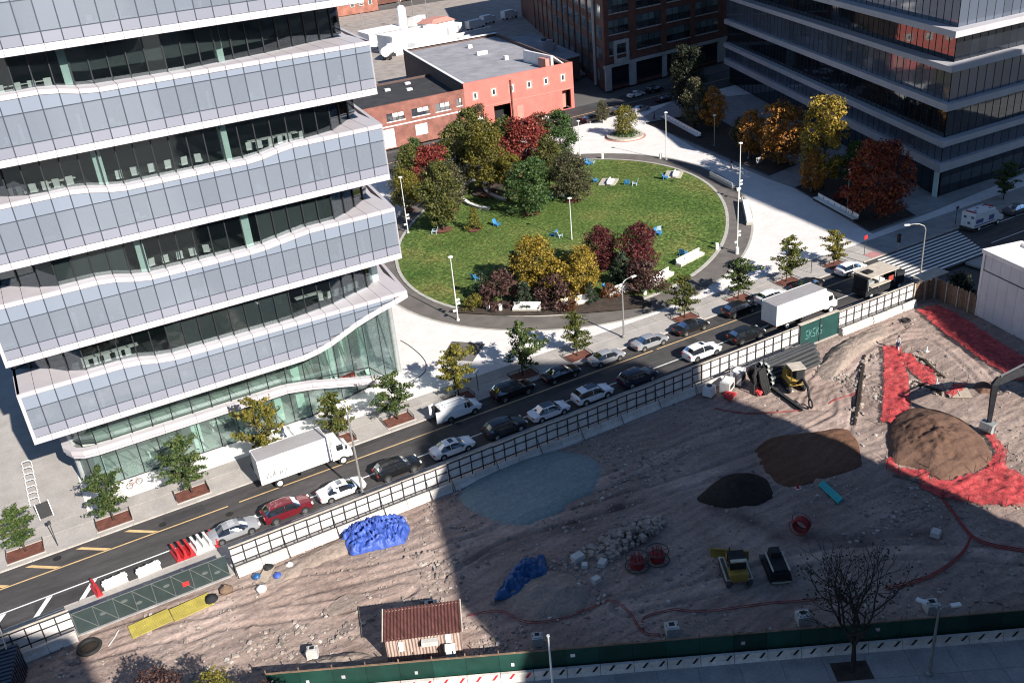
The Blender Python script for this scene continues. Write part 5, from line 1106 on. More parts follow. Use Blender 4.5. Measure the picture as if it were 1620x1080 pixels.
tree('planter_tree', 'yellow-green tree growing in the round planter', (p[0], p[1], .4), ('round', 1), 'leaf_street_gold', .72)
p = (117.22, 173.88, 0.00); tree('plaza_tree', 'small bare brownish tree beside the parked cars on the back street', (p[0], p[1], .12), ('oval', 2), 'leaf_greyolive', .5, 1)
# trees at the lower edge of the picture
for (p, key, lm_, k, lb) in (((-2.02, 60.00, 0.00), ('round', 0), 'leaf_purple', .75, 'dark purple tree crown at the lower edge, left of the yellow-green crown'), ((0.97, 57.39, 0.00), ('round', 1), 'leaf_yellowolive', .75, 'yellow-green tree crown at the lower edge of the picture'), ((3.78, 55.35, 0.00), ('round', 2), 'leaf_purple', .65, 'brown tree crown at the lower edge, right of the yellow-green crown'), ((5.61, 53.40, 0.00), ('oval', 1), 'leaf_yellowolive', .62, 'last small crown at the lower edge beside the green hoarding')):
    s = (HA[0]-4+(p[0]-HA[0])); tree('verge_tree', lb, (p[0], p[1]-4.6, 0), key, lm_, k*.85, s)
# bare tree at the lower right
p = (41.26, 32.57, 0.00); bt = thing('bare_tree', 'large bare dark tree on the pavement at the lower right', 'tree', (p[0], p[1], .06))
rb = random.Random(77); bm = MB(); ends = []
def grow(pos, d, l, r, lev):
    n = 3; pts = [pos]; q = pos.copy(); dd = d.copy()
    for i in range(n):
        dd = (dd+Vector((rb.gauss(0, .12), rb.gauss(0, .12), .05))).normalized(); q = q+dd*l/n; pts.append(q.copy())
    bm.tube(pts, [r*(1-.14*i) for i in range(n+1)], 6 if lev < 2 else 4 if lev < 4 else 3, cap=False)
    if lev >= 6 or r < .008: ends.append(q); return
    for k in range(2 if lev else 5):
        a = rb.random()*6.283 if lev else k*PI*.4+rb.uniform(-.3, .3); sp = rb.uniform(.26, .6) if lev else rb.uniform(.35, .7)
        u = dd.orthogonal().normalized(); w = dd.cross(u); nd = (dd*math.cos(sp)+(u*math.cos(a)+w*math.sin(a))*math.sin(sp)).normalized()
        grow(q, nd, l*rb.uniform(.74, .95), r*.66, lev+1)
    if lev:
        a = rb.random()*6.283; u = dd.orthogonal().normalized(); w = dd.cross(u); nd = (dd*.6+(u*math.cos(a)+w*math.sin(a))*.8).normalized(); grow(pts[2], nd, l*.6, r*.42, min(lev+2, 6))
grow(Vector((0, 0, 0)), Vector((.03, .02, 1)), 2.3, .24, 0); bm.build('trunk', 'bark_dark', bt, smooth=True)
lf = MB()
for e in ends:
    for _ in range(2):
        if rb.random() < .4 and e.z < 9:
            c0 = e+Vector((rb.gauss(0, .2), rb.gauss(0, .2), rb.gauss(0, .2))); a = Vector((rb.uniform(-1, 1), rb.uniform(-1, 1), rb.uniform(-.3, .3))).normalized()*.11; b = a.orthogonal().normalized()*.07
            lf.add([c0-a, c0-b, c0+a, c0+b], [(0, 1, 2, 3)])
lf.build('last_leaves', 'leaf_dark', bt)
MB().box(0, 0, .03, 2.6, 1.7, .02, rz=hd).build('soil_square', 'planting_soil', bt)

# ------------------------------------------------------------------ vehicles
def ring_car(kind):
    """stations along the length: x, half width, sill z, belt z, top z, half width of the top, flag"""
    if kind == 'sedan':
        st = [(-2.38, .62, .42, .72, .74, .55), (-2.30, .80, .28, .84, .92, .70), (-1.95, .89, .22, .90, 1.02, .74), (-1.55, .91, .20, .92, 1.06, .70), (-.95, .92, .20, .93, 1.42, .58), (-.45, .92, .20, .93, 1.47, .60), (.15, .92, .20, .93, 1.46, .60), (.55, .92, .20, .92, 1.36, .60), (1.20, .91, .20, .90, .97, .76), (1.75, .90, .22, .84, .91, .74), (2.15, .84, .26, .74, .80, .66), (2.38, .60, .36, .60, .64, .50)]
        cab = (3, 8); wb = 1.40; wr = .33
    elif kind == 'suv':
        st = [(-2.36, .70, .48, .90, .94, .62), (-2.32, .86, .32, 1.00, 1.10, .70), (-2.12, .92, .26, 1.04, 1.30, .66), (-1.75, .94, .24, 1.05, 1.62, .64), (-.95, .95, .24, 1.05, 1.70, .66), (-.35, .95, .24, 1.05, 1.71, .66), (.15, .95, .24, 1.05, 1.68, .66), (.55, .95, .24, 1.04, 1.58, .66), (1.15, .94, .24, 1.02, 1.12, .80), (1.75, .92, .26, .96, 1.04, .78), (2.18, .88, .30, .86, .93, .70), (2.38, .66, .40, .70, .76, .56)]
        cab = (2, 8); wb = 1.42; wr = .37
    else:   # wagon van: long low van with short nose
        st = [(-2.42, .86, .42, 1.15, 1.78, .80), (-2.38, .92, .34, 1.20, 1.86, .82), (-2.0, .94, .30, 1.20, 1.90, .84), (-1.2, .94, .28, 1.20, 1.91, .85), (-.4, .94, .28, 1.20, 1.91, .85), (.3, .94, .28, 1.20, 1.89, .84), (.62, .94, .28, 1.18, 1.80, .80), (.9, .94, .28, 1.16, 1.62, .76), (1.45, .93, .28, 1.10, 1.20, .80), (1.85, .92, .30, 1.00, 1.08, .76), (2.25, .86, .34, .86, .93, .66), (2.42, .62, .42, .72, .76, .52)]
        cab = (5, 8); wb = 1.46; wr = .34
    return st, cab, wb, wr
def ring(s):
    x, w, zs, zb, zt, wt = s
    return [(x, 0, zs), (x, w*.82, zs), (x, w*.98, zs+.12), (x, w, (zs+zb)/2+.05), (x, w*.985, zb), (x, (w*.94+wt)/2 if zt-zb > .25 else w*.9, (zb+zt)/2 if zt-zb > .25 else zb+.02), (x, wt+.03, zt-.07), (x, wt*.80, zt-.012), (x, 0, zt+.012)]
CARM = {}
def car_meshes(kind):
    if kind in CARM: return CARM[kind]
    st, cab, wb, wr = ring_car(kind); R_ = [ring(s) for s in st]; n = len(R_[0]); out = {}
    body, side, wsc, rear = MB(), (MB(), MB()), MB(), MB(); roof = MB()
    def quad(mb, a, b, c, d, flip):
        q = [a, b, c, d]
        mb.add(q if not flip else q[::-1], [(0, 1, 2, 3)])
    for i in range(len(st)-1):
        for k in range(n-1):
            for sg in (1, -1):
                f = lambda p: (p[0], p[1]*sg, p[2])
                a, b, c, d = f(R_[i][k]), f(R_[i+1][k]), f(R_[i+1][k+1]), f(R_[i][k+1])
                tgt = body
                if cab[0] <= i < cab[1] and k in (4, 5):
                    tgt = side[0 if sg > 0 else 1]
                if cab[0] <= i < cab[1] and k >= 6: tgt = roof
                if kind == 'sedan' and i == 3 and k in (6, 7): tgt = rear
                if kind == 'suv' and i == 2 and k in (6, 7): tgt = rear
                if i == 7 and k in (6, 7): tgt = wsc
                if kind == 'van' and i == 6 and k in (6, 7): tgt = wsc
                quad(tgt, a, b, c, d, sg < 0)
    for i in (0, len(st)-1):
        pts = [(p[0], p[1], p[2]) for p in R_[i]]+[(p[0], -p[1], p[2]) for p in R_[i][::-1][1:-1]]
        body.add(pts if i == 0 else pts[::-1], [tuple(range(len(pts)))])
    for i in range(cab[0], cab[1]+1):
        if i in (cab[0], (cab[0]+cab[1])//2, cab[1]):
            for sg in (1, -1): roof.tube([(p[0], p[1]*sg*1.004, p[2]) for p in R_[i][4:7]], .035, 4)
    wh = MB(); wh.cyl((0, -.11, 0), (0, .11, 0), wr, n=16)
    rim = MB(); rim.cyl((0, -.125, 0), (0, .125, 0), wr*.62, n=12)
    arch = MB(); arch.cyl((0, -.02, 0), (0, .02, 0), wr*1.16, n=16)
    CARM[kind] = (body, side, wsc, rear, roof, wh.mesh('tyre', 'rubber', False), rim.mesh('rim', 'chrome'), arch.mesh('wheel_arch', 'black_matte'), st, wb, wr, {})
    return CARM[kind]
def car(name, label, kind, paint, x, y, rz=0.0, k=1.0, z=0.0, group='cars parked along the street', darkroof=False, cat='car', sunroof=False):
    body, side, wsc, rear, roof, ty, rim, arch, st, wb, wr, cache = car_meshes(kind)
    t = thing(name, label, cat, (x, y, z), rz, group); t.scale = (k, k, k)
    if paint not in cache:
        cache[paint] = (body.mesh('body', paint, True), roof.mesh('roof', paint, True))
    for nm, mb in (('side0', side[0]), ('side1', side[1]), ('wsc', wsc), ('rear', rear)):
        if nm not in cache: cache[nm] = mb.mesh('window', 'car_glass', False)
    b = link('body', cache[paint][0], t); link('roof', cache[paint][1], t)
    link('side_windows', cache['side0'], t); link('side_windows', cache['side1'], t); link('windscreen', cache['wsc'], t)
    if rear.f: link('rear_window', cache['rear'], t)
    w = st[5][1]
    for sx in (-wb, wb):
        for sy in (-1, 1):
            wq = link('wheel', ty, t, (sx, sy*(w-.10), wr)); link('rim', rim, wq, (0, 0, 0)); link('wheel_arch', arch, b, (sx, sy*(w-.012), wr+.03))
    zb = st[-2][3]-.06; xr = st[1]
    for sy in (-1, 1):
        if 'hl' not in cache:
            cache['hl'] = MB().box(0, 0, 0, .30, .30, .13, rz=0).mesh('headlight', 'lamp_clear'); cache['tl'] = MB().box(0, 0, 0, .12, .34, .14).mesh('tail_light', 'lamp_red'); cache['mi'] = MB().box(0, 0, 0, .12, .2, .13).mesh('mirror', 'black_matte')
        link('headlight', cache['hl'], t, (st[-2][0]+.02, sy*st[-2][1]*.78, zb)); link('tail_light', cache['tl'], t, (st[1][0]-.03, sy*st[1][1]*.80, st[1][3]-.06)); link('mirror', cache['mi'], t, (.75, sy*(w+.08), st[5][3]+.05))
    if darkroof or sunroof:
        x0, x1 = (st[4][0]+.05, st[6][0]+.25) if darkroof else (st[5][0]+.05, st[6][0]-.05); zt = max(s[4] for s in st[4:7])+.016; ww = st[5][5]*.78 if darkroof else .36
        if ('roof', darkroof) not in cache: cache[('roof', darkroof)] = MB().box((x0+x1)/2, 0, zt, x1-x0, ww*2, .012).mesh('roof_glass', 'car_glass')
        link('roof_glass', cache[('roof', darkroof)], t)
    return t
def mid(a, b): return ((a[0]+b[0])/2, (a[1]+b[1])/2)
SC = [('sedan', 'car_silver', mid((6.57, 74.26, 0.00), (9.28, 74.42, 0.00)), 'silver sedan behind the red and white water barriers', {}), ('suv', 'car_maroon', mid((11.77, 74.46, 0.00), (14.38, 74.45, 0.00)), 'maroon car parked beside the site fence', {}), ('sedan', 'car_white', mid((17.15, 74.37, 0.00), (19.91, 74.23, 0.00)), 'white sedan parked at the lamp post by the site fence', dict(sunroof=True)),
      ('suv', 'car_black', mid((22.94, 74.44, 0.00), (26.03, 74.42, 0.00)), 'black car parked between two white sedans by the site fence', {}), ('sedan', 'car_white', mid((29.30, 74.75, 0.00), (31.98, 74.74, 0.00)), 'white sedan with sunroof at the edge of the shade by the fence', dict(sunroof=True)), ('suv', 'car_dark', mid((35.44, 74.64, 0.00), (38.26, 74.48, 0.00)), 'dark grey car in shade parked by the fence', {}),
      ('sedan', 'car_white', mid((40.89, 74.82, 0.00), (43.71, 74.59, 0.00)), 'white sedan with black roof in shade by the fence', dict(darkroof=True)), ('suv', 'car_white', mid((46.51, 74.74, 0.00), (49.42, 74.70, 0.00)), 'white car with black roof in shade by the fence', dict(darkroof=True)), ('suv', 'car_navy', mid((52.65, 74.29, 0.00), (55.52, 74.37, 0.00)), 'dark navy car at the right edge of the shade', {}),
      ('suv', 'car_white', mid((62.12, 76.02, 0.00), (65.09, 76.05, 0.00)), 'white SUV with sunroof in the sunlit part of the street', dict(sunroof=True)), ('suv', 'car_black', mid((68.79, 74.72, 0.00), (72.00, 74.86, 0.00)), 'black SUV behind the white box truck at the site fence', {})]
for kind, pt, (x, y), lb, kw in SC: car('parked_car', lb, kind, pt, x, (75.35 if x < 60 else 75.6), 0, 1.0, **kw)
NC = [('suv', 'car_black', mid((39.80, 81.68, 0.00), (42.89, 81.59, 0.00)), 'dark station wagon parked at the tree pits in shade', 1.06), ('sedan', 'car_black', mid((46.37, 82.16, 0.00), (49.14, 81.87, 0.00)), 'dark sedan parked at the edge of the shade on the plaza side', 1.0), ('sedan', 'car_silver', mid((52.74, 81.94, 0.00), (55.48, 81.96, 0.00)), 'silver sedan parked left of the street lamp', .98), ('sedan', 'car_silver', mid((59.05, 82.00, 0.00), (61.92, 82.02, 0.00)), 'pale silver sedan parked right of the street lamp', 1.0),
      ('sedan', 'car_black', mid((65.37, 82.07, 0.00), (68.27, 81.95, 0.00)), 'black sedan parked opposite the white SUV', 1.0), ('suv', 'car_black', mid((73.02, 82.00, 0.00), (76.20, 82.03, 0.00)), 'black SUV parked opposite the back of the white truck', .98), ('suv', 'car_white', mid((78.38, 82.19, 0.00), (81.87, 82.06, 0.00)), 'white car parked behind the white truck', .96), ('sedan', 'car_black', mid((84.79, 82.20, 0.00), (88.09, 82.08, 0.00)), 'black car parked behind the truck cab', 1.0), ('suv', 'car_white', mid((92.85, 82.16, 0.00), (95.91, 82.10, 0.00)), 'white SUV parked nearest the crosswalk', .95)]
for kind, pt, (x, y), lb, k in NC: car('parked_car', lb, kind, pt, x, 81.55, 0, k)
p = (128.42, 82.55, 0.00); car('parked_car', 'grey sedan in shade at the right edge behind the ambulance', 'sedan', 'car_grey', p[0]+1, 81.6, 0, 1.0)
for px, kind, pt, lb in (((137.94, 189.42, 0.00), 'sedan', 'car_white', 'white sedan on the back street before the loft building'), ((143.85, 189.54, 0.00), 'suv', 'car_black', 'black car behind the white sedan on the back street'), ((129.90, 176.56, 0.00), 'sedan', 'car_silver', 'silver car on the plaza side of the back street'), ((139.47, 180.35, 0.00), 'sedan', 'car_dark', 'dark car right of the silver car on the back street'), ((116.73, 176.95, 0.00), 'suv', 'car_black', 'black car at the round planter on the back street'), ((125.67, 177.92, 0.00), 'suv', 'car_dark', 'dark car behind the round planter tree'), ((108.62, 187.14, 0.00), 'sedan', 'car_white', 'white car before the salmon building')):
    car('parked_car', lb, kind, pt, px[0], px[1], FARD, 1.0, -.02, group='cars on the back street')
def wheel_set(t, spots, r, y, w=.28, name='wheel'):
    for x in spots:
        for sy in (-1, 1):
            q = MB().cyl((0, -w/2, 0), (0, w/2, 0), r, n=18).build(name, 'rubber', t, loc=(x, sy*y, r)); MB().cyl((0, -w/2-.015, 0), (0, w/2+.015, 0), r*.58, n=14).build('rim', 'lamp_clear', q)
def box_truck(label, x, y, L, Hh, graf=False, dark_roof=True):
    """origin at the rear of the box on the ground, nose towards +x"""
    t = thing('box_truck', label, 'truck', (x, y, 0), 0, 'white box trucks'); w = 1.25
    MB().bb(0, L, -w, w, 1.05, Hh).build('cargo_box', 'truck_white', t)
    MB().bb(.06, L-.06, -w+.06, w-.06, Hh+.002, Hh+.03).build('roof', 'box_roof' if dark_roof else 'white_paint_panel', t)
    tr = MB()
    for sy in (-1, 1):
        tr.bb(0, L, sy*w-.03, sy*w+.03, Hh-.08, Hh+.05); tr.bb(0, L, sy*w-.03, sy*w+.03, 1.02, 1.14)
        for xx in (0, L): tr.bb(xx-.05, xx+.05, sy*w-.04, sy*w+.04, 1.05, Hh)
    tr.build('edge_trim', 'white_metal', t)
    MB().bb(.2, L+2.0, -.45, .45, .62, .95).build('chassis', 'steel_dark', t)
    dr = MB(); xd = L*.52
    for a, b, c, d in ((xd, xd+.04, 1.3, Hh-.35), (xd+1.25, xd+1.29, 1.3, Hh-.35), (xd, xd+1.29, Hh-.36, Hh-.32), (L*.86, L*.86+.04, 1.1, Hh-.1)): dr.bb(a, b, -w-.012, -w-.002, c, d)
    dr.build('side_door', 'window_frame_grey', t)
    cb = MB(); pr = [(L+.18, .75), (L+.18, 2.45), (L+.5, 2.75), (L+1.3, 2.72), (L+1.85, 1.75), (L+2.25, 1.6), (L+2.32, .7)]
    vs = [(a, -1.12, b) for a, b in pr]+[(a, 1.12, b) for a, b in pr]; n = len(pr)
    cb.add(vs, [tuple(range(n)), tuple(range(2*n-1, n-1, -1))]+[(i, n+i, n+(i+1) % n, (i+1) % n) for i in range(n)]); cab_ = cb.build('cab', 'truck_white', t)
    MB().add([(L+1.34, -1.0, 2.68), (L+1.87, -1.0, 1.78), (L+1.87, 1.0, 1.78), (L+1.34, 1.0, 2.68)], [(0, 1, 2, 3)]).build('windscreen', 'car_glass', t, loc=(.012, 0, .012))
    for sy in (-1, 1):
        MB().bb(L+.75, L+1.45, sy*1.125-.006, sy*1.125+.006, 1.75, 2.42).build('door_window', 'car_glass', cab_)
        MB().box(L+1.75, sy*1.38, 2.0, .08, .24, .42).build('mirror', 'black_matte', cab_)
        MB().box(L+2.3, sy*.85, .98, .08, .34, .22).build('headlight', 'lamp_clear', t); MB().box(.0, sy*1.05, .95, .08, .25, .14).build('tail_light', 'lamp_red', t)
    MB().bb(L+2.28, L+2.42, -1.1, 1.1, .45, .75).build('bumper', 'steel_dark', t)
    MB().bb(L*.55, L*.75, -1.1, -.5, .5, .95).build('fuel_tank', 'steel_dark', t)
    wheel_set(t, (L*.24, L+1.25), .48, 1.02)
    if graf:
        g = MB(); r = random.Random(3)
        for lt, ox in zip(('zig', 'loop', 'bar', 'loop', 'zig', 'tail'), (0, .42, .8, 1.15, 1.5, 1.9)):
            x0 = .55+ox; z0 = 1.35
            pl = {'zig': [(0, .5), (.3, .75), (.05, .2), (.35, .1)], 'loop': [(0, .3), (.12, .7), (.32, .5), (.2, .1), (0, .3)], 'bar': [(.02, .05), (.1, .8), (.26, .5), (.1, .4)], 'tail': [(0, .1), (.25, .7), (.5, .3), (.2, .35)]}[lt]
            g.tube([(x0+a, -w-.004, z0+b) for a, b in pl], .035, 4)
        g.build('graffiti', 'graffiti_black', t)
    return t
p = (11.23, 81.91, 0.00); box_truck('white box truck with graffiti parked at the pavement below the tower', 12.1, 81.35, 7.2, 3.75, True)
p = (74.49, 75.45, 0.00); box_truck('white box truck in sun parked beside the green site gate', 74.0, 75.6, 8.0, 3.7, False)
# white van with ladders and open rear doors
v = (34.52, 81.51, 0.00); vt = car('ladder_van', 'white van with roof ladder and open rear doors, parked by the tree pits', 'van', 'car_white', v[0], 81.5, 0, 1.02, group=None, cat='van')
ld = MB()
for sy in (-.55, .05): ld.tube([(-2.3, sy, 2.05), (.9, sy, 2.05)], .035, 4)
for i in range(9): ld.tube([(-2.2+i*.36, -.55, 2.05), (-2.2+i*.36, .05, 2.05)], .028, 4)
for x in (-1.8, .3): ld.tube([(x, -.8, 1.9), (x, -.8, 2.0), (x, .8, 2.0), (x, .8, 1.9)], .03, 4)
ld.build('roof_ladder', 'bench_white', vt)
for sy in (-1, 1): MB().box(-2.75, sy*.98, 1.15, .62, .05, 1.35, rz=sy*.25).build('rear_door', 'car_white', vt)
MB().bb(-2.40, -2.30, -.72, .72, .5, 1.75).build('cargo_opening', 'black_matte', vt, loc=(-.06, 0, 0))
# ambulance
a = (121.01, 81.99, 0.00); at = thing('ambulance', 'white ambulance with purple markings and blocks of lettering, parked in shade at the right', 'ambulance', (a[0], 81.3, 0))
MB().bb(-3.3, 1.2, -1.12, 1.12, .75, 2.85).build('module', 'truck_white', at); MB().bb(-3.2, 1.1, -1.05, 1.05, 2.852, 2.95).build('roof', 'truck_white', at)
pr = [(1.22, .6), (1.22, 2.35), (1.9, 2.3), (2.5, 1.5), (3.3, 1.3), (3.4, .6)]; vs = [(x, -1.0, z) for x, z in pr]+[(x, 1.0, z) for x, z in pr]
MB().add(vs, [tuple(range(6)), tuple(range(11, 5, -1))]+[(i, 6+i, 6+(i+1) % 6, (i+1) % 6) for i in range(6)]).build('cab', 'truck_white', at)
MB().add([(1.95, -.9, 2.27), (2.5, -.9, 1.53), (2.5, .9, 1.53), (1.95, .9, 2.27)], [(0, 1, 2, 3)]).build('windscreen', 'car_glass', at, loc=(.012, 0, .012))
mk = MB()
for x0, x1, z0, z1 in ((-3.0, -1.4, 1.35, 1.95), (-.2, .95, 1.3, 2.05), (-3.25, 1.15, .95, 1.12)): mk.bb(x0, x1, -1.13, -1.122, z0, z1)
for x, y in ((-2.9, -.8), (-2.2, -.2), (-1.0, .4), (.3, -.7), (.6, .6)): mk.box(x, y, 2.957, .5, .3, .012, .2)
for y, z in ((-.7, 2.3), (.5, 2.2), (-.2, 1.4)): mk.bb(-3.315, -3.302, y-.2, y+.25, z-.18, z+.18)
struct(mk.build('markings', 'sign_purple', at), 'stuff'); MB().bb(-3.5, -3.3, -1.1, 1.1, .45, .7).build('step', 'steel_dark', at)
for x in (-3.0, 1.0): MB().box(x, 0, 3.0, .25, 1.5, .12).build('light_bar', 'lamp_red', at)
wheel_set(at, (-2.0, 2.2), .42, .92)
# dark work truck with raised flat roof beside the fence (stall truck)
f = (92.61, 74.71, 0.00); ft = thing('stall_truck', 'dark open-sided stall truck with pale roof stopped beside the site fence', 'truck', (91.9, 75.2, 0))
MB().bb(-3.0, 2.6, -1.1, 1.1, .55, 1.2).build('chassis', 'machine_dark', ft); MB().box(-.1, .1, 3.15, 5.2, 3.0, .12).build('roof', 'timber_pale', ft)
MB().box(-1.6, .1, 3.32, 1.1, .9, .22).build('roof_vent', 'black_matte', ft)
for x in (-2.5, -.6, 2.3):
    for y in (-1.0, 1.3): MB().cyl((x, y, 1.2), (x, y, 3.1), .05, n=5).build('post', 'galvanised', ft)
MB().bb(-2.9, -2.75, -1.1, 1.1, 1.2, 3.0).build('end_panel', 'machine_dark', ft); MB().bb(-2.4, 2.2, 1.0, 1.1, 1.2, 3.0).build('back_panel', 'machine_dark', ft)
MB().bb(-2.3, 1.2, -1.35, -.8, 1.7, 1.82).build('counter', 'timber_pale', ft); MB().bb(-2.0, -1.0, -.6, .4, 1.2, 2.1).build('cooker', 'galvanised', ft); MB().bb(-.2, .9, -.6, .4, 1.2, 1.95).build('cool_box', 'barrier_white', ft)
MB().bb(2.62, 4.1, -1.0, 1.0, .6, 2.3).build('cab', 'machine_dark', ft); MB().add([(4.11, -.85, 1.4), (4.11, .85, 1.4), (4.11, .85, 2.15), (4.11, -.85, 2.15)], [(0, 1, 2, 3)]).build('windscreen', 'car_glass', ft)
MB().box(1.4, -1.12, 2.0, .9, .04, .7).build('menu_board', 'furniture_red', ft)
wheel_set(ft, (-1.9, 3.2), .42, .95)

# ------------------------------------------------------------------ lamps, signs, seats, people
def park_pole(label, p, h, fittings=True, mat='pole_pale', z=.13):
    t = thing('lamp_post', label, 'lamp post', (p[0], p[1], z), 0, 'tall slim light poles')
    MB().tube([(0, 0, 0), (0, 0, h)], [.10, .06], 8).build('pole', mat, t); MB().lathe([(.24, 0), (.24, .12), (.12, .3)], 10).build('base', mat, t)
    MB().lathe([(.10, 0), (.34, .08), (.34, .2), (.06, .3)], 10, 0, 0, h).build('lamp_head', 'bench_white', t)
    if fittings:
        for k, zz in enumerate((h*.27, h*.33, h*.17)): MB().box(.28*(-1 if k == 2 else 1), 0, zz, .55, .22, .25).build('spotlight', 'bench_white', t)
    return t
park_pole('pale pole with spotlights on the path at the tower corner', (45.18, 103.01, 0.00), 8.9); park_pole('pale pole with spotlights at the left edge of the lawn', (53.84, 138.86, 0.00), 9.5)
park_pole('pale pole standing in the middle of the lawn', (72.27, 117.03, 0.00), 6.9, False); park_pole('pale pole on the path beside the white bollard at the right', (88.00, 96.92, 0.00), 9.5)
park_pole('pale pole behind the white bench by the shade edge', (104.03, 114.37, 0.00), 9.4); park_pole('pale pole on the plaza near the round planter', (109.59, 141.15, 0.00), 9.0, False)
park_pole('pale pole at the back of the lawn beside the green tree', (98.06, 153.83, 0.00), 7.5, False)
park_pole('grey pole in the far planting bed', (120.81, 130.59, 0.00), 5.8, False, 'pole_grey'); park_pole('grey pole in the near bed by the golden tree', (115.14, 109.01, 0.00), 6.0, False, 'pole_grey'); park_pole('grey pole in the near bed by the red maple', (113.16, 99.51, 0.00), 6.2, False, 'pole_grey'); park_pole('grey pole by the corner building entrance', (122.08, 141.79, 0.00), 6.0, False, 'pole_grey')
def street_lamp(label, p, h, arm, az, z=.1, mat='pole_grey', heads=1):
    t = thing('street_lamp', label, 'street lamp', (p[0], p[1], z), az, 'street lamps'); r0 = .13
    MB().tube([(0, 0, 0), (0, 0, h*.5), (0, 0, h-arm*.35)], [r0, r0*.8, r0*.62], 8).build('pole', mat, t); MB().lathe([(.26, 0), (.26, .25), (.15, .4)], 10).build('base', mat, t)
    for i in range(heads):
        a = i*PI*.75; c, s_ = math.cos(a), math.sin(a)
        pts = [(0, 0, h-arm*.35), (c*arm*.12, s_*arm*.12, h-arm*.12), (c*arm*.4, s_*arm*.4, h+.02), (c*arm*.75, s_*arm*.75, h+.08), (c*arm, s_*arm, h+.05)]
        MB().tube(pts, [.08, .07, .06, .05, .05], 6).build('arm', mat, t); MB().box(c*(arm+.25), s_*(arm+.25), h+.04, .7, .3, .14, rz=a).build('lamp_head', 'lamp_clear', t)
    return t
street_lamp('grey street lamp between the two silver sedans', (59.22, 85.10, 0.00), 7.6, 1.6, 0.1); street_lamp('tall street lamp with curved arm at the crosswalk', (99.44, 74.45, 0.00), 7.6, 2.2, math.radians(150)); street_lamp('tall plain street pole beside the white sedan at the site fence', (20.06, 73.61, 0.00), 9.9, .9, 1.5)
street_lamp('dark twin-arm lamp post on the pavement at the lower right', (45.33, 29.37, 0.00), 6.2, .9, -.4, .06, 'pole_grey', 2)
t = thing('flag_pole', 'bright white pole at the lower edge in front of the green hoarding', 'pole', (*(22.72, 43.07, 0.00)[:2], .06)); MB().tube([(0, 0, 0), (0, 0, 5.2)], [.10, .06], 8).build('pole', 'bench_white', t); MB().lathe([(.2, 0), (.2, .2)], 10).build('base', 'bench_white', t); MB().lathe([(.12, 0), (.12, .1)], 8, 0, 0, 5.2).build('cap', 'bench_white', t)
def sign(label, p, h, w, hh, mat, face=-PI/2, z=.12):
    t = thing('street_sign', label, 'sign', (p[0], p[1], z)); MB().cyl((0, 0, 0), (0, 0, h), .045, n=6).build('post', 'steel_dark', t); MB().box(0, -.05, h-hh/2, w, .03, hh).build('plate', mat, t); return t
sign('small white parking sign on a dark post at the plaza kerb', (38.60, 84.76, 0.00), 2.8, .8, .6, 'bench_white'); sign('red sign on a post at the sunlit corner before the crosswalk', (100.18, 84.41, 0.00), 3.0, .6, .6, 'sign_red'); sign('dark sign post on the pavement left of the ambulance', (118.80, 84.05, 0.00), 2.8, .6, .4, 'steel_dark')
sign('dark sign post at the tree pit nearest the crosswalk', (90.29, 84.69, 0.00), 2.6, .3, .5, 'steel_dark'); sign('slim dark post at the tree pit right of the box truck cab', (22.98, 84.55, 0.00), 3.4, .25, .35, 'steel_dark'); sign('leaning dark sign post beside the leftmost street tree', (-6.72, 83.78, 0.00), 2.9, .3, .4, 'steel_dark')
t = thing('pedestrian_signal', 'black pedestrian signal on a short pale post at the crosswalk', 'signal', (*(104.75, 82.53, 0.00)[:2], .02)); MB().cyl((0, 0, 0), (0, 0, 1.4), .06, n=6).build('post', 'galvanised', t); MB().box(0, 0, 2.0, .4, .35, 1.2).build('signal_head', 'black_matte', t); MB().box(0, -.18, 2.2, .25, .03, .3).build('lens', 'lamp_red', t)
t = thing('notice_board', 'black freestanding notice board in a white frame on the left pavement', 'notice board', (*(-7.17, 89.26, 0.00)[:2], .12), .1)
MB().box(0, 0, .95, 1.15, .06, 1.5, rx=-.35).build('panel', 'black_matte', t); f = MB()
for x in (-.62, .62): f.box(x, 0, .95, .07, .1, 1.7, rx=-.35)
f.build('frame', 'bench_white', t); MB().box(.55, .35, .5, .07, .07, 1.0, rx=.4).build('strut', 'bench_white', t)
# cycle stands
cst = [(-7.95, 92.34, 0.00), (-7.98, 93.53, 0.00), (-7.99, 94.86, 0.00), (-8.00, 96.22, 0.00), (-8.01, 97.62, 0.00), (-8.03, 99.04, 0.00), (-8.04, 100.50, 0.00)]
for i, p in enumerate(cst):
    t = thing('cycle_stand', f'white bicycle hoop on the left pavement, {nth[i]} from the street in its row', 'bike rack', (p[0], p[1], .12), 0, 'row of bicycle hoops'); MB().tube([(-.45, 0, 0), (-.45, 0, .7), (-.3, 0, .85), (.3, 0, .85), (.45, 0, .7), (.45, 0, 0)], .04, 6).build('hoop', 'bench_white', t); MB().box(-.45, 0, .01, .18, .18, .02).build('foot', 'galvanised', t); MB().box(.45, 0, .01, .18, .18, .02).build('foot', 'galvanised', t)
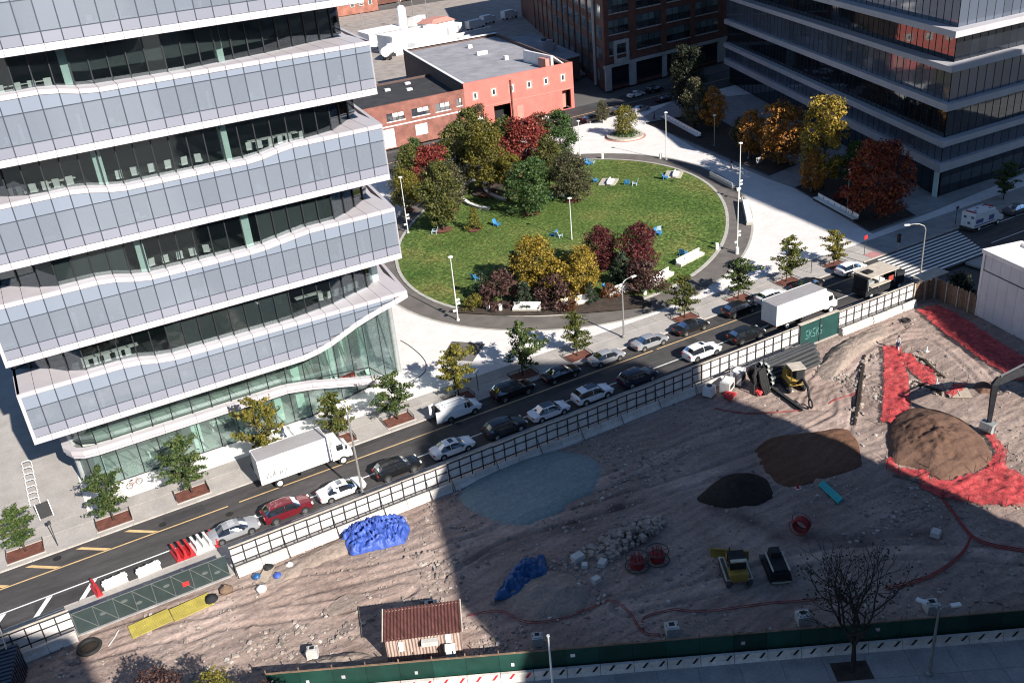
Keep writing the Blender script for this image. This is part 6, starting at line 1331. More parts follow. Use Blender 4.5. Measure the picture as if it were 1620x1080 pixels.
# a bicycle leaning by the lobby
b = (1.32, 89.48, 0.00); t = thing('bicycle', 'parked bicycle in front of the lobby glass', 'bicycle', (b[0], b[1], .12), .3)
for x in (-.52, .52):
    w = MB().torus((x, 0, .34), .32, .025, 'Y', 18, 5).build('wheel', 'rubber', t); s_ = MB()
    for k in range(4): a = k*PI/4; s_.tube([(x+.3*math.cos(a), 0, .34+.3*math.sin(a)), (x-.3*math.cos(a), 0, .34-.3*math.sin(a))], .006, 3)
    s_.build('spokes', 'galvanised', w)
MB().tube([(-.52, 0, .34), (-.1, 0, .32), (.4, 0, .8), (-.2, 0, .78), (-.1, 0, .32)], .022, 5).tube([(-.52, 0, .34), (-.2, 0, .78)], .018, 5).tube([(.52, 0, .34), (.38, 0, .9)], .022, 5).build('frame', 'furniture_red', t)
MB().box(-.22, 0, .86, .24, .12, .05).build('saddle', 'black_matte', t); MB().tube([(.36, -.25, .96), (.38, 0, .92), (.36, .25, .96)], .018, 5).build('handlebar', 'black_matte', t)
# white benches: stone plinth, pale slab, raised back
def bench(label, a, b, back=True, z=.2, plinth='bench_stone', group='white benches round the oval lawn', flip=1):
    L = math.hypot(b[0]-a[0], b[1]-a[1]); an = math.atan2(b[1]-a[1], b[0]-a[0]); t = thing('bench', label, 'bench', ((a[0]+b[0])/2, (a[1]+b[1])/2, z), an, group)
    MB().box(0, 0, .18, L, 1.0, .36).build('plinth', plinth, t); n = max(2, int(L/1.6))
    for i in range(n): MB().box(-L/2+L*(i+.5)/n, -.05*flip, .45, L/n-.06, .95, .10).build('seat_slab', 'bench_white', t)
    if back:
        for i in range(n): MB().box(-L/2+L*(i+.5)/n, .42*flip, .80, L/n-.10, .10, .55, rx=-.12*flip).build('back_slab', 'bench_white', t)
        for i in range(n+1): MB().box(-L/2+.1+(L-.2)*i/n, .36*flip, .6, .07, .10, .3).build('bracket', 'black_matte', t)
    return t
bench('white bench before the dark shrubs, left of two at the path', (52.36, 100.80, 0.00), (55.26, 98.37, 0.00)); bench('white bench at the path left of the rusty shrub', (57.77, 97.28, 0.00), (61.62, 96.37, 0.00)); bench('white bench in front of the conifer under the crimson tree', (64.24, 96.00, 0.00), (68.87, 96.14, 0.00)); bench('white bench half hidden behind the purple shrub', (71.01, 95.13, 0.00), (75.65, 96.59, 0.00)); bench('white bench at the lawn edge beside the blue chair', (78.08, 98.09, 0.00), (83.43, 99.37, 0.00))
bench('curved-edge white bench along the path near the round pole', (108.69, 126.82, 0.00), (107.02, 118.91, 0.00), flip=-1); bench('white bench on the path at the right end of the oval', (103.37, 112.33, 0.00), (96.74, 103.85, 0.00), flip=-1)
bench('long white bench at the near planting bed in shade', (112.56, 105.64, 0.00), (109.42, 94.30, 0.00), True, .15, 'steel_dark', 'long benches at the planting beds', 1); bench('long white bench at the far planting bed in shade', (128.87, 167.18, 0.00), (123.64, 148.31, 0.00), True, .15, 'steel_dark', 'long benches at the planting beds', 1)
def arc_bench(label, pts, z=.42):
    t = thing('curved_seat', label, 'seat', (pts[0][0], pts[0][1], z), 0, 'curved white seats under the trees', world=True); OFF[t.name] = (pts[0][0], pts[0][1], 0)
    t.location = (pts[0][0], pts[0][1], z-.1)
    for p, q in zip(pts, pts[1:]):
        a = math.atan2(q[1]-p[1], q[0]-p[0]); L = math.hypot(q[0]-p[0], q[1]-p[1]); cx, cy = (p[0]+q[0])/2, (p[1]+q[1])/2
        MB().box(cx, cy, .5, L*1.02, .62, .12, rz=a).build('seat_slab', 'bench_white', t); MB().box(cx, cy, .22, L*.9, .4, .44, rz=a).build('plinth', 'bench_stone', t)
arc_bench('curved white seat in a dark bed under the trees', [(76.61, 153.70, 0.00), (74.86, 151.19, 0.00), (73.69, 148.25, 0.00), (73.32, 145.63, 0.00), (73.40, 143.14, 0.00), (73.97, 141.15, 0.00)]); arc_bench('long curved white seat beside the large olive tree', [(73.20, 154.43, 0.00), (71.41, 153.56, 0.00), (69.51, 150.33, 0.00), (68.20, 146.73, 0.00), (67.92, 143.70, 0.00), (68.30, 141.04, 0.00), (69.32, 138.72, 0.00)]); arc_bench('short curved white seat deep in the tree shade', [(80.60, 152.43, 0.00), (79.13, 149.59, 0.00), (78.15, 146.91, 0.00)])
struct(MB().sheet(blob(*(77.65, 147.92, 0.00)[:2], 6.5, 5.0, .4, 24, .1, 9), .50).build('planting_bed', 'planting_soil'))
# picnic slabs
for lb, p, rz in (('stone picnic platform with a white seat on the lawn', (93.04, 136.79, 0.00), .75), ('stone picnic platform with white seat at the lawn rim', (104.14, 131.96, 0.00), .75)):
    t = thing('picnic_platform', lb, 'platform', (p[0], p[1], .3), rz); MB().box(0, 0, .18, 3.4, 3.0, .36).build('slab', 'bench_stone', t); MB().box(-.6, -.5, .48, 2.8, .8, .22).build('seat', 'bench_white', t); MB().box(-.6, -.15, .75, 2.8, .12, .35).build('backrest', 'bench_white', t)
# lawn chairs
def lawn_chair(mat):
    t = thing('lawn_chair', 'x', 'chair', group='lawn chairs on the oval')
    for i in range(4): MB().box(-.3+.2*i, .0, .36, .18, .75, .04, rx=.18).build('seat_slat', mat, t)
    for i in range(4): MB().box(-.3+.2*i, .52, .74, .18, .05, .95, rx=-.38).build('back_slat', mat, t)
    for s_ in (-1, 1): MB().box(s_*.46, .0, .56, .13, .85, .04).build('arm_rest', mat, t)
    for s_ in (-.44, .44):
        for y in (-.36, .36): MB().box(s_, y, .27, .07, .09, .54).build('leg', mat, t)
    return t
cb_, cp_ = tree_of(lawn_chair('blue_chair')), tree_of(lawn_chair('pale_blue_chair'))
CH = [(cb_, (66.47, 130.80, 0.00), .4, 'blue lawn chair alone left of the middle lamp pole'), (cp_, (71.30, 119.39, 0.00), 1.9, 'pale chair above the bright yellow tree on the lawn'), (cb_, (70.99, 120.41, 0.00), 3.6, 'blue chair left of the pale chair above the yellow tree'), (cb_, (96.58, 148.69, 0.00), .3, 'blue chair at the back edge of the lawn'), (cp_, (97.57, 148.85, 0.00), 2.2, 'pale chair at the back edge of the lawn'), (cb_, (91.51, 138.83, 0.00), 1.2, 'blue chair at the left of the picnic platform'), (cb_, (94.77, 133.52, 0.00), 2.5, 'bright blue chair right of the picnic platform'), (cp_, (95.53, 132.26, 0.00), 4.0, 'pale chair right of the picnic platform'), (cb_, (101.70, 131.24, 0.00), .9, 'blue chair at the rim platform'),
      (cp_, (84.21, 110.90, 0.00), 2.9, 'pale chair beside the large crimson tree'), (cb_, (83.52, 109.68, 0.00), .6, 'blue chair beside the large crimson tree'), (cb_, (81.15, 100.76, 0.00), 2.1, 'blue chair behind the white bench at the lawn edge'), (cp_, (80.48, 136.27, 0.00), 1.0, 'pale chair in shade right of the bright green tree'), (cp_, (82.25, 135.51, 0.00), 2.6, 'pale chair under the grey-olive tree'), (cp_, (57.00, 135.15, 0.00), 4.1, 'white chair at the foot of the large olive tree'), (cp_, (63.22, 98.77, 0.00), 2.4, 'pale chair between conifer and golden tree'), (cb_, (65.20, 97.08, 0.00), .5, 'blue chair under the crimson trees'), (cb_, (53.17, 113.15, 0.00), 1.7, 'blue chair hidden at the dark conifer, front group')]
for tr_, p, rz, lb in CH:
    c = copy_tree(tr_); c.location = (p[0], p[1], .34); c.rotation_euler = (0, 0, rz); tag(c, lb)
for tr_ in (cb_, cp_):
    for o in [tr_[0]]+[c for c, _ in tr_[1]]: bpy.data.objects.remove(o)
for p, lb in (((49.76, 102.98, 0.00), 'white bollard at the path, left of a pair'), ((50.94, 101.74, 0.00), 'white bollard at the path, right of a pair'), ((101.41, 150.95, 0.00), 'white bollard at the back of the path'), ((109.35, 142.62, 0.00), 'grey bollard beside the plaza pole'), ((86.49, 99.61, 0.00), 'white bollard at the lawn rim near the right pole'), ((87.51, 96.38, 0.00), 'white bollard at the foot of the right pole'), ((68.73, 93.52, 0.00), 'white bollard beside the purple shrub'), ((109.50, 127.60, 0.00), 'white bollard at the end of the path bench')):
    t = thing('bollard', lb, 'bollard', (p[0], p[1], .14), 0, 'white bollards round the oval path'); MB().lathe([(.26, 0), (.26, .95), (.22, 1.02)], 12).build('shaft', 'bollard_white', t); MB().lathe([(.30, 0), (.30, .04)], 12).build('base', 'bench_stone', t)
b = (119.10, 126.01, 0.00); sign('small white notice in the far planting bed', b, 1.6, 1.4, 1.1, 'concrete_walk_cool')
# people: one continuous skinned body each
def person(label, p, rz, pose, top, legs, hair='hair_dark', z=.12):
    t = thing('person', label, 'person', (p[0], p[1], z), rz)
    J = dict(pel=(0, 0, .95), spine=(0, -.01, 1.2), chest=(0, 0, 1.38), neck=(0, .01, 1.50), head=(0, .03, 1.62), top=(0, .02, 1.74))
    sh = {}
    for s_, sd in ((-1, 'l'), (1, 'r')):
        J['sh'+sd] = (s_*.19, 0, 1.42); J['hip'+sd] = (s_*.10, 0, .90)
        k, st = pose[sd]
        J['el'+sd] = (s_*.25, .10*k, 1.16+.05*k); J['wr'+sd] = (s_*.25, .10*k+.24*k, .95+.16*k)
        J['ha'+sd] = (s_*.25, .10*k+.33*k, .88+.18*k)
        J['kn'+sd] = (s_*.11, st*.5+.05, .50); J['an'+sd] = (s_*.11, st, .09); J['to'+sd] = (s_*.12, st+.17, .04)
    E_ = [('pel', 'spine'), ('spine', 'chest'), ('chest', 'neck'), ('neck', 'head'), ('head', 'top')]
    for sd in 'lr': E_ += [('chest', 'sh'+sd), ('sh'+sd, 'el'+sd), ('el'+sd, 'wr'+sd), ('wr'+sd, 'ha'+sd), ('pel', 'hip'+sd), ('hip'+sd, 'kn'+sd), ('kn'+sd, 'an'+sd), ('an'+sd, 'to'+sd)]
    R_ = dict(pel=.15, spine=.14, chest=.16, neck=.06, head=.105, top=.06, sh=.075, el=.052, wr=.04, ha=.045, hip=.10, kn=.066, an=.05, to=.045)
    names = list(J); me = bpy.data.meshes.new('body'); me.from_pydata([J[n] for n in names], [(names.index(a), names.index(b)) for a, b in E_], []); me.update()
    o = link('body', me, t); me.materials.append(MAT[top])
    o.modifiers.new('skin', 'SKIN'); sb_ = o.modifiers.new('sub', 'SUBSURF'); sb_.levels = 1; sb_.render_levels = 1
    for i, n in enumerate(names):
        r = R_.get(n, R_.get(n[:-1], .06)); me.skin_vertices[0].data[i].radius = (r, r*(.72 if n in ('chest', 'spine', 'pel') else 1)); me.skin_vertices[0].data[i].use_root = n == 'pel'
    h = MB().lathe([(.02, .13), (.10, .11), (.125, .02), (.11, -.06)], 10, 0, -.005, 1.66); h.build('hair', hair, t, True)
    f = MB().lathe([(.02, -.10), (.075, -.07), (.09, 0), (.07, .06)], 8, 0, .05, 1.61); f.build('face', 'skin', t, True)
    tr_ = MB()
    for sd in 'lr': tr_.tube([J['hip'+sd], J['kn'+sd], J['an'+sd]], [.125, .088, .07], 8)
    tr_.tube([(0, 0, .84), (0, 0, 1.02)], [.19, .17], 10); tr_.build('trousers', legs, t, True)
    for sd in 'lr':
        hm_ = MB(); wx = Vector(J['ha'+sd]); hm_.box(wx.x, wx.y, wx.z, .04, .09, .10)
        for q in range(4): hm_.tube([(wx.x, wx.y-.035+q*.023, wx.z-.04), (wx.x-.01, wx.y-.03+q*.023, wx.z-.09-.01*(q in (1, 2))), (wx.x-.025, wx.y-.025+q*.023, wx.z-.11)], .01, 4)
        hm_.tube([(wx.x, wx.y+.05, wx.z+.01), (wx.x-.01, wx.y+.085, wx.z-.03)], .012, 4); hm_.build('hand', 'skin', t)
        MB().box(J['an'+sd][0], J['an'+sd][1]+.06, .05, .10, .27, .10).build('shoe', 'black_matte', t)
    return t
person('person in dark clothes walking with a pale bag near the shade edge of the plaza', (114.39, 128.06, 0.00), 2.5, dict(l=(.6, .22), r=(.5, -.2)), 'cloth_dark', 'cloth_pale'); person('person in dark jacket standing behind the open doors of the white van', (31.85, 82.24, 0.00), -1.4, dict(l=(.9, .05), r=(.8, -.05)), 'cloth_dark', 'cloth_dark', z=0.0)
person('person walking on the pavement behind the box truck with graffiti', (16.95, 89.14, 0.00), 1.2, dict(l=(.3, -.24), r=(.2, .24)), 'cloth_dark', 'cloth_blue'); person('person in orange vest standing beside the stall truck', (94.73, 74.72, 0.00), 1.4, dict(l=(.5, .1), r=(.2, -.1)), 'cloth_orange', 'cloth_dark', z=0); person('person in dark clothes crossing towards the far bench', (126.97, 167.69, 0.00), .8, dict(l=(.3, .2), r=(.3, -.2)), 'cloth_dark', 'cloth_dark')
person('person in pale shirt standing at the far end of the orange net on the site', (81.74, 62.98, 0.00), 2.0, dict(l=(.4, .06), r=(.3, -.04)), 'cloth_pale', 'cloth_blue', z=0.02)
bg = MB().box(0, 0, .28, .34, .3, .5, taper=.8); bo = bg.build('shopping_bag', 'cloth_pale', None, loc=(*[q-.5 for q in (114.39, 128.06, 0.00)[:2]], .12)); tag(bo, 'pale bag on the paving beside the walking person', 'bag')

# ------------------------------------------------------------------ the construction site
FY = 70.0
def fence_run(x0, x1, label, h=2.6, mat='fence_panel', step=2.44, barrier=True, jit=0.0, posts=True, seed=0):
    t = thing('site_fence', label, 'fence', (x0, FY, 0), 0, 'site fence along the street'); n = max(1, round((x1-x0)/step)); st = (x1-x0)/n; r = random.Random(seed+int(x0*7))
    for i in range(n):
        a = i*st; hh = h+r.uniform(-.06, .06)
        MB().bb(a+.03, a+st-.03, .0, .03, .85 if barrier else .1, hh).build('panel', mat, t)
        f = MB()
        for z in (.95, (hh+.9)/2+.1, hh-.04): f.bb(a, a+st, -.08, -.002, z-.045, z+.045)
        for xx in (a, a+st*.5): f.bb(xx-.05, xx+.05, -.13, -.082, .1, hh+.08)
        f.build('panel_frame', 'fence_frame', t)
        if i % 2 == 0: MB().tube([(a, -.1, 1.9), (a+.1, -1.1, .06)], .035, 4).build('brace', 'fence_frame', t)
        if barrier:
            b = MB(); pr = [(-.34, 0), (-.30, .12), (-.16, .40), (-.13, .84), (.13, .84), (.16, .4), (.3, .12), (.34, 0)]
            b.add([(a+.02, y-.02, z) for y, z in pr]+[(a+st-.02, y-.02, z) for y, z in pr], [tuple(range(7, -1, -1)), tuple(range(8, 16))]+[(j, (j+1) % 8, 8+(j+1) % 8, 8+j) for j in range(8)]); b.build('barrier_block', 'barrier_concrete', t, loc=(0, -.55, r.uniform(-.03, .02)))
    MB().bb(0, x1-x0, -.02, .10, h+.02, h+.12).build('top_rail', 'timber_pale', t)
    return t
fence_run(-15.5, -6.6, 'white panelled fence in shade at the lower left, left of the green mesh', seed=1); fence_run(6.5, 27.6, 'white panelled site fence beside the silver and maroon cars', seed=2); fence_run(27.7, 57.4, 'white panelled site fence in shade beside the gravel patch', 2.7, seed=3); fence_run(57.5, 73.2, 'white panelled site fence in sun behind the pipe stack', 2.9, seed=4); fence_run(79.6, 92.5, 'white panelled site fence in sun right of the green gate', 2.8, seed=5)
gt = thing('site_gate', 'dark green painted site gate with pale graffiti behind the pipe stack', 'gate', (73.3, FY-.1, 0))
for i in range(2):
    MB().bb(i*3.1+.03, i*3.1+3.07, -.05, .05, .15, 3.0).build('gate_leaf', 'green_paint', gt); MB().bb(i*3.1, i*3.1+.12, -.12, -.055, .1, 3.1).build('gate_post', 'fence_frame', gt)
g = MB()
for k, ox in enumerate((.9, 1.45, 2.0, 2.6, 3.1)): g.tube([(ox+dx, -.07, 1.0+dz) for dx, dz in ([(0, 0), (.1, 1.2), (.4, .9), (.15, .6), (.45, 0)] if k % 2 else [(.4, 1.1), (.05, 1.0), (.1, .5), (.42, .45), (.35, .05), (0, .1)])], .05, 4)
g.build('graffiti', 'graffiti_pale', gt)
MB().bb(0, 6.25, -.02, .4, 3.02, 3.14).build('top_plank', 'timber_pale', gt)
# green debris-mesh fence with braced frame
gm_ = thing('mesh_fence', 'dark green debris mesh fence with braced metal frames at the lower left', 'fence', (-6.5, 69.9, 0), math.radians(-.5))
for i, (a, b) in enumerate(((0, 3.2), (3.2, 6.3), (6.3, 9.5), (9.5, 12.6))):
    MB().bb(a+.06, b-.06, -.03, 0, .12, 2.3).build('mesh_panel', 'green_mesh', gm_); f = MB()
    f.tube([(a, -.06, .1), (a, -.06, 2.35)], .045, 5); f.tube([(a, -.06, 2.3), (b, -.06, 2.3)], .04, 5); f.tube([(a, -.06, 2.3), ((a+b)/2, -.06, .15)], .04, 5); f.tube([((a+b)/2, -.06, .15), ((a+b)/2, -.06, 2.3)], .035, 5); f.tube([((a+b)/2, -.06, 2.3), (b, -.06, .15)], .04, 5); f.build('brace_frame', 'brace_grey', gm_)
    MB().bb(a, b, -.22, .1, 0, .12).build('kick_board', 'concrete_walk_cool', gm_)
MB().box(8.9, -.08, 1.0, .55, .03, .45).build('warning_sign', 'sign_red', gm_)
for x, z in ((2.2, 1.2), (4.0, 1.6), (5.0, .9), (7.4, 1.5), (10.6, 1.3), (11.6, .9)): MB().add([(x+.28*math.cos(q*PI/4), -.034, z+.16*math.sin(q*PI/4)) for q in range(8)], [tuple(range(8))]).build('wind_flap', 'brace_grey', gm_)
# corner hoarding of weathered timber and a plank platform
for nm_, o_, an_, nb, L_ in (('short weathered timber hoarding facing the site under the plywood canopy', (92.6, 70.0), -6, 11, 3.5), ('weathered timber hoarding in shade running to the white site building', (96.1, 69.5), -95, 19, 6.1)):
    tm = thing('timber_hoarding', nm_, 'fence', (*o_, 0), math.radians(an_))
    for i in range(nb): MB().bb(i*.32, i*.32+.29, -.04, .02, 0, 2.5+.3*((i*7) % 5)/5).build('board', 'timber', tm)
    for z in (1.0, 2.1): MB().bb(0, L_, .02, .12, z, z+.15).build('rail', 'timber', tm)
    for i in range(int(L_/1.7)+1): MB().bb(i*1.7, i*1.7+.14, -.18, -.042, 0, 2.8).build('post', 'timber_pale', tm)
pf = thing('plank_platform', 'pale plywood canopy at the corner beside the crosswalk', 'platform', (96.0, 70.4, 0), 0)
for i in range(3): MB().box(-1.5+1.5*i, 0, 2.95, 1.46, 2.0, .08).build('board', 'timber_pale', pf)
for x, y in ((-2.1, -.9), (2.1, -.9), (-2.1, .9), (2.1, .9)): MB().cyl((x, y, 0), (x, y, 2.9), .07, n=6).build('post', 'timber', pf)
tree('shrub', 'dark overgrown shrub behind the timber hoarding beside the white site building', (99.0, 68.2, 0), ('shrub', 1), 'leaf_dark', .85, 0, None, 1.0, 'shrub')
# white panelled building at the right edge
wb_ = thing('white_site_building', 'tall white panelled site building at the right edge', 'building', (95.7, 63.5, 0), math.radians(-103))
for i in range(6):
    MB().bb(i*1.45+.015, i*1.45+1.435, 0, .12, 0, 5.9).build('wall_panel', 'white_paint_panel', wb_); MB().bb(i*1.45+.015, i*1.45+1.435, .06, .15, 6.02, 7.9).build('upper_panel', 'white_paint_panel', wb_)
MB().bb(0, 8.7, .02, .14, 5.9, 6.02).build('joint', 'fence_frame', wb_)
MB().bb(0, 8.7, .12, 5.2, 0, 7.95).build('core', 'white_paint_panel', wb_)
for a in ((0, .35, -.06, 5.3), (8.35, 8.75, -.06, 5.3)): MB().bb(a[0], a[1], -.05, -.002, 0, 8.2).build('corner_post', 'white_metal', wb_)
for a in ((-.15, 8.9, -.15, .45), (-.15, 8.9, 4.8, 5.4), (-.15, .45, .45, 4.8), (8.3, 8.9, .45, 4.8)): MB().bb(a[0], a[1], a[2], a[3], 7.96, 8.46).build('parapet', 'roof_white', wb_)
for i in range(8): MB().bb(.5+i*.97, .5+i*.97+.9, .5, 4.75, 7.98, 8.06).build('roof_sheet', 'roof_white', wb_)
for z in range(9): MB().bb(.4, 1.3, -.035, -.003, .5+z*.36, .62+z*.36).build('louvre', 'white_metal', wb_)
# lower hoarding along the front street: green panels on striped concrete barriers
hf = thing('green_hoarding', 'dark green plywood hoarding on concrete barriers along the lower edge', 'fence', (HA[0], HA[1], 0), hd)
LH = math.hypot(HB[0]-HA[0], HB[1]-HA[1]); n = int(LH/2.44)
for i in range(-1, n+1):
    a = i*2.44; jog = .35 if i >= n-3 else 0
    MB().bb(a+.01, a+2.43, -.05+jog*0, .02, .1, 2.2).build('plywood_panel', 'green_hoarding', hf)
    MB().bb(a+1.1, a+1.24, .022, .09, .1, 2.3).build('stud', 'timber', hf)
    b = MB(); pr = [(-.30, 0), (-.26, .12), (-.14, .36), (-.11, .82), (.11, .82), (.14, .36), (.26, .12), (.30, 0)]
    b.add([(a+.02, y-.42, z) for y, z in pr]+[(a+2.42, y-.42, z) for y, z in pr], [tuple(range(7, -1, -1)), tuple(range(8, 16))]+[(j, (j+1) % 8, 8+(j+1) % 8, 8+j) for j in range(8)]); bo = b.build('barrier_block', 'barrier_concrete', hf)
    for k in range(2):
        x = a+.5+k*1.2; MB().add([(x, -.585, .2), (x+.2, -.585, .2), (x+.62, -.548, .8), (x+.42, -.548, .8)], [(0, 1, 2, 3)]).build('stripe', 'black_matte' if i > 6 else 'barrier_red', bo)
    if i in (0, 1, 3, 6, 8, 13, 17): MB().box(a+.5+.23*(i % 4), -.056, 1.2+.2*(i % 3), .22+.06*(i % 3), .012, .3).build('poster', 'grey_fascia' if i % 2 else 'bench_white', hf)
    MB().cyl((a, .08, .1), (a, .08, 2.55), .05, n=5).build('post', 'timber', hf)
MB().bb(-2.4, (n+1)*2.44, -.02, .1, 2.2, 2.27).build('cap_rail', 'timber', hf)
# water barriers in the parking lane
def water_barrier(mat, label, p, rz, L=1.9):
    t = thing('water_barrier', label, 'barrier', (p[0], p[1], .0), rz, 'plastic water barriers'); pr = [(-.28, 0), (-.28, .18), (-.12, .35), (-.10, .92), (.10, .92), (.12, .35), (.28, .18), (.28, 0)]
    m = MB(); m.add([(-L/2, y, z) for y, z in pr]+[(L/2, y, z) for y, z in pr], [tuple(range(7, -1, -1)), tuple(range(8, 16))]+[(j, (j+1) % 8, 8+(j+1) % 8, 8+j) for j in range(8)]); m.build('shell', mat, t)
    for i in range(3): MB().lathe([(.11, 0), (.11, .06)], 8, -L/3+i*L/3, 0, .921).build('filler_cap', mat, t)
    for s_ in (-1, 1): MB().box(s_*(L/2+.04), 0, .6, .1, .16, .24).build('lug', mat, t)
    return t
water_barrier('barrier_red', 'red water barrier standing alone left of two white ones', (-4.44, 74.66, 0.00), math.radians(100)); water_barrier('barrier_white', 'white water barrier, left of two lying along the kerb lane', (-2.85, 74.62, 0.00), .12, 2.0); water_barrier('barrier_white', 'white water barrier, right of two lying along the kerb lane', (0.00, 74.51, 0.00), .12, 2.0)
for i in range(7):
    mt = 'barrier_red' if i in (0, 1, 2, 6) else 'barrier_white'; x = 2.55+i*.58
    water_barrier(mt, f'{"red" if mt.endswith("red") else "white"} water barrier, {nth[i]} of the packed row behind the silver sedan', (x, 75.4), math.radians(98), 1.9)
# yellow ground mats
for lb, x0 in (('yellow ribbed ground mat left of its pair', -2.75), ('yellow ribbed ground mat right of its pair', .62)):
    t = thing('ground_mat', lb, 'mat', (x0+1.6, 67.55, .20), math.radians(4)); MB().box(0, 0, .0, 3.3, 1.75, .05).build('sheet', 'mat_yellow', t)
    for i in range(9):
        for j in range(16): pass
    b = MB()
    for i in range(10):
        for j in range(18): b.box(-1.55+j*.182, -.8+i*.178, .035, .09, .09, .03)
    q = b.build('studs', 'mat_yellow', t); q['kind'] = 'stuff'
# piles as height fields
def pile(name, label, cat, poly, h, mat, prof=.8, nr=12, amp=.12, seed=0, base=-.15, flat=0.0, kind=None, smooth=True, n=72):
    nr = int(nr*1.8)
    cx = sum(p[0] for p in poly)/len(poly); cy = sum(p[1] for p in poly)/len(poly)
    per = []
    cum = [0]
    m_ = len(poly)
    for i in range(m_): cum.append(cum[-1]+math.hypot(poly[(i+1) % m_][0]-poly[i][0], poly[(i+1) % m_][1]-poly[i][1]))
    for k in range(n):
        d = cum[-1]*k/n; i = max(j for j in range(m_) if cum[j] <= d); f = (d-cum[i])/(cum[i+1]-cum[i]); a, b = poly[i], poly[(i+1) % m_]; per.append((a[0]+(b[0]-a[0])*f, a[1]+(b[1]-a[1])*f))
    per = [tuple(sum(per[(k+j) % n][c] for j in (-2, -1, 0, 1, 2))/5 for c in (0, 1)) for k in range(n)]
    mb = MB()
    for r in range(nr+1):
        k = 1-r/nr
        for p in per:
            x = cx+(p[0]-cx)*k; y = cy+(p[1]-cy)*k; e = 1-k
            hh = h*min(1, (e/max(.001, 1-flat)))**prof if flat < 1 else h
            hh *= 1+amp*2*fbm(x, y, .55, 3, seed+1.3); hh += amp*h*.9*fbm(x, y, 1.5, 2, seed+4)*min(1, e*3)+(.10*fbm(x, y, 3.2, 3, seed+8)*min(1, e*5)*min(1, h))
            mb.v.append((x-cx, y-cy, base*k**6+hh))
    for r in range(nr):
        for i in range(n): j = (i+1) % n; mb.f.append((r*n+i, r*n+j, (r+1)*n+j, (r+1)*n+i))
    t = thing(name, label, cat, (cx, cy, 0)); mb.build('heap', mat, t, smooth=smooth); return t
PT = [tuple(p[:2]) for p in ((27.18, 67.89, 0.00), (29.08, 69.64, 0.00), (33.57, 70.71, 0.00), (37.11, 70.44, 0.00), (39.87, 68.80, 0.00), (41.66, 66.88, 0.00), (41.74, 64.20, 0.00), (40.38, 62.56, 0.00), (38.37, 60.90, 0.00), (35.90, 60.90, 0.00), (33.70, 60.16, 0.00), (30.37, 60.21, 0.00), (28.86, 62.20, 0.00), (27.66, 64.90, 0.00))]
pile('gravel_bed', 'flat two-lobed bed of fine blue-grey gravel in the shade', 'gravel', PT, .46, 'grey_gravel', .4, 10, .10, 3.0, flat=.6)
pile('dark_soil_heap', 'black soil heap in shade in the middle of the site', 'soil heap', [tuple(p[:2]) for p in ((45.16, 54.71, 0.00), (48.03, 55.63, 0.00), (50.20, 55.92, 0.00), (52.28, 54.75, 0.00), (52.89, 53.29, 0.00), (51.44, 50.69, 0.00), (49.21, 50.58, 0.00), (46.72, 51.94, 0.00), (45.56, 53.60, 0.00))], 1.5, 'dark_soil', .75, 12, .16, 8.0)
pile('brown_soil_patch', 'flat spread of reddish brown soil at the shade edge', 'soil', [tuple(p[:2]) for p in ((54.97, 57.69, 0.00), (57.75, 58.44, 0.00), (62.73, 56.11, 0.00), (65.28, 55.20, 0.00), (64.00, 52.27, 0.00), (61.10, 49.34, 0.00), (57.11, 49.91, 0.00), (53.04, 50.59, 0.00), (52.54, 52.92, 0.00))], .34, 'brown_soil', .4, 10, .25, 5.0, flat=.5)
pile('soil_mound', 'large brown soil mound ringed by orange netting', 'soil heap', [tuple(p[:2]) for p in ((66.75, 51.60, 0.00), (69.76, 53.73, 0.00), (73.05, 53.99, 0.00), (74.45, 52.43, 0.00), (75.12, 49.60, 0.00), (73.63, 45.67, 0.00), (70.85, 42.45, 0.00), (67.31, 42.96, 0.00), (64.52, 43.45, 0.00), (64.70, 47.04, 0.00), (63.25, 48.13, 0.00))], 1.6, 'mound_soil', .62, 16, .2, 11.0)
pile('soil_heap', 'small brown earth heap above the excavator arm', 'soil heap', [tuple(p[:2]) for p in ((80.84, 52.84, 0.00), (82.94, 52.90, 0.00), (83.02, 51.46, 0.00), (81.55, 50.61, 0.00), (80.26, 51.29, 0.00))], .7, 'mound_soil', .8, 8, .2, 2.0)
pile('earth_bank', 'sandy earth bank below the green gate', 'soil heap', [tuple(p[:2]) for p in ((70.43, 64.95, 0.00), (75.58, 67.57, 0.00), (80.75, 68.55, 0.00), (86.10, 68.55, 0.00), (84.96, 66.17, 0.00), (77.71, 64.85, 0.00), (69.70, 61.94, 0.00))], .8, 'site_dirt_pale', .7, 8, .25, 6.0)
pile('earth_bank', 'long low earth bank at the foot of the fence behind the blue tarp', 'soil heap', [tuple(p[:2]) for p in ((7.37, 68.39, 0.00), (11.80, 68.81, 0.00), (16.06, 68.98, 0.00), (21.20, 69.25, 0.00), (21.61, 67.22, 0.00), (16.38, 66.59, 0.00), (11.60, 66.40, 0.00), (8.08, 65.96, 0.00))], .45, 'site_dirt_pale', .6, 7, .35, 12.0)
pile('stone_mound', 'low mound of earth under the shaded blue tarpaulin', 'soil heap', [tuple(p[:2]) for p in ((23.82, 53.09, 0.00), (25.53, 55.09, 0.00), (28.27, 55.56, 0.00), (30.48, 53.02, 0.00), (31.13, 50.21, 0.00), (28.49, 48.10, 0.00), (25.08, 49.21, 0.00))], .8, 'site_dirt_pale', .7, 9, .25, 17.0)
pile('earth_ridge', 'low ridge of stony earth left of the rusty shed', 'soil heap', [tuple(p[:2]) for p in ((7.77, 56.34, 0.00), (10.17, 55.87, 0.00), (12.78, 54.47, 0.00), (13.64, 52.48, 0.00), (12.50, 51.23, 0.00), (8.34, 53.55, 0.00))], .8, 'site_dirt_pale', .6, 8, .3, 19.0)
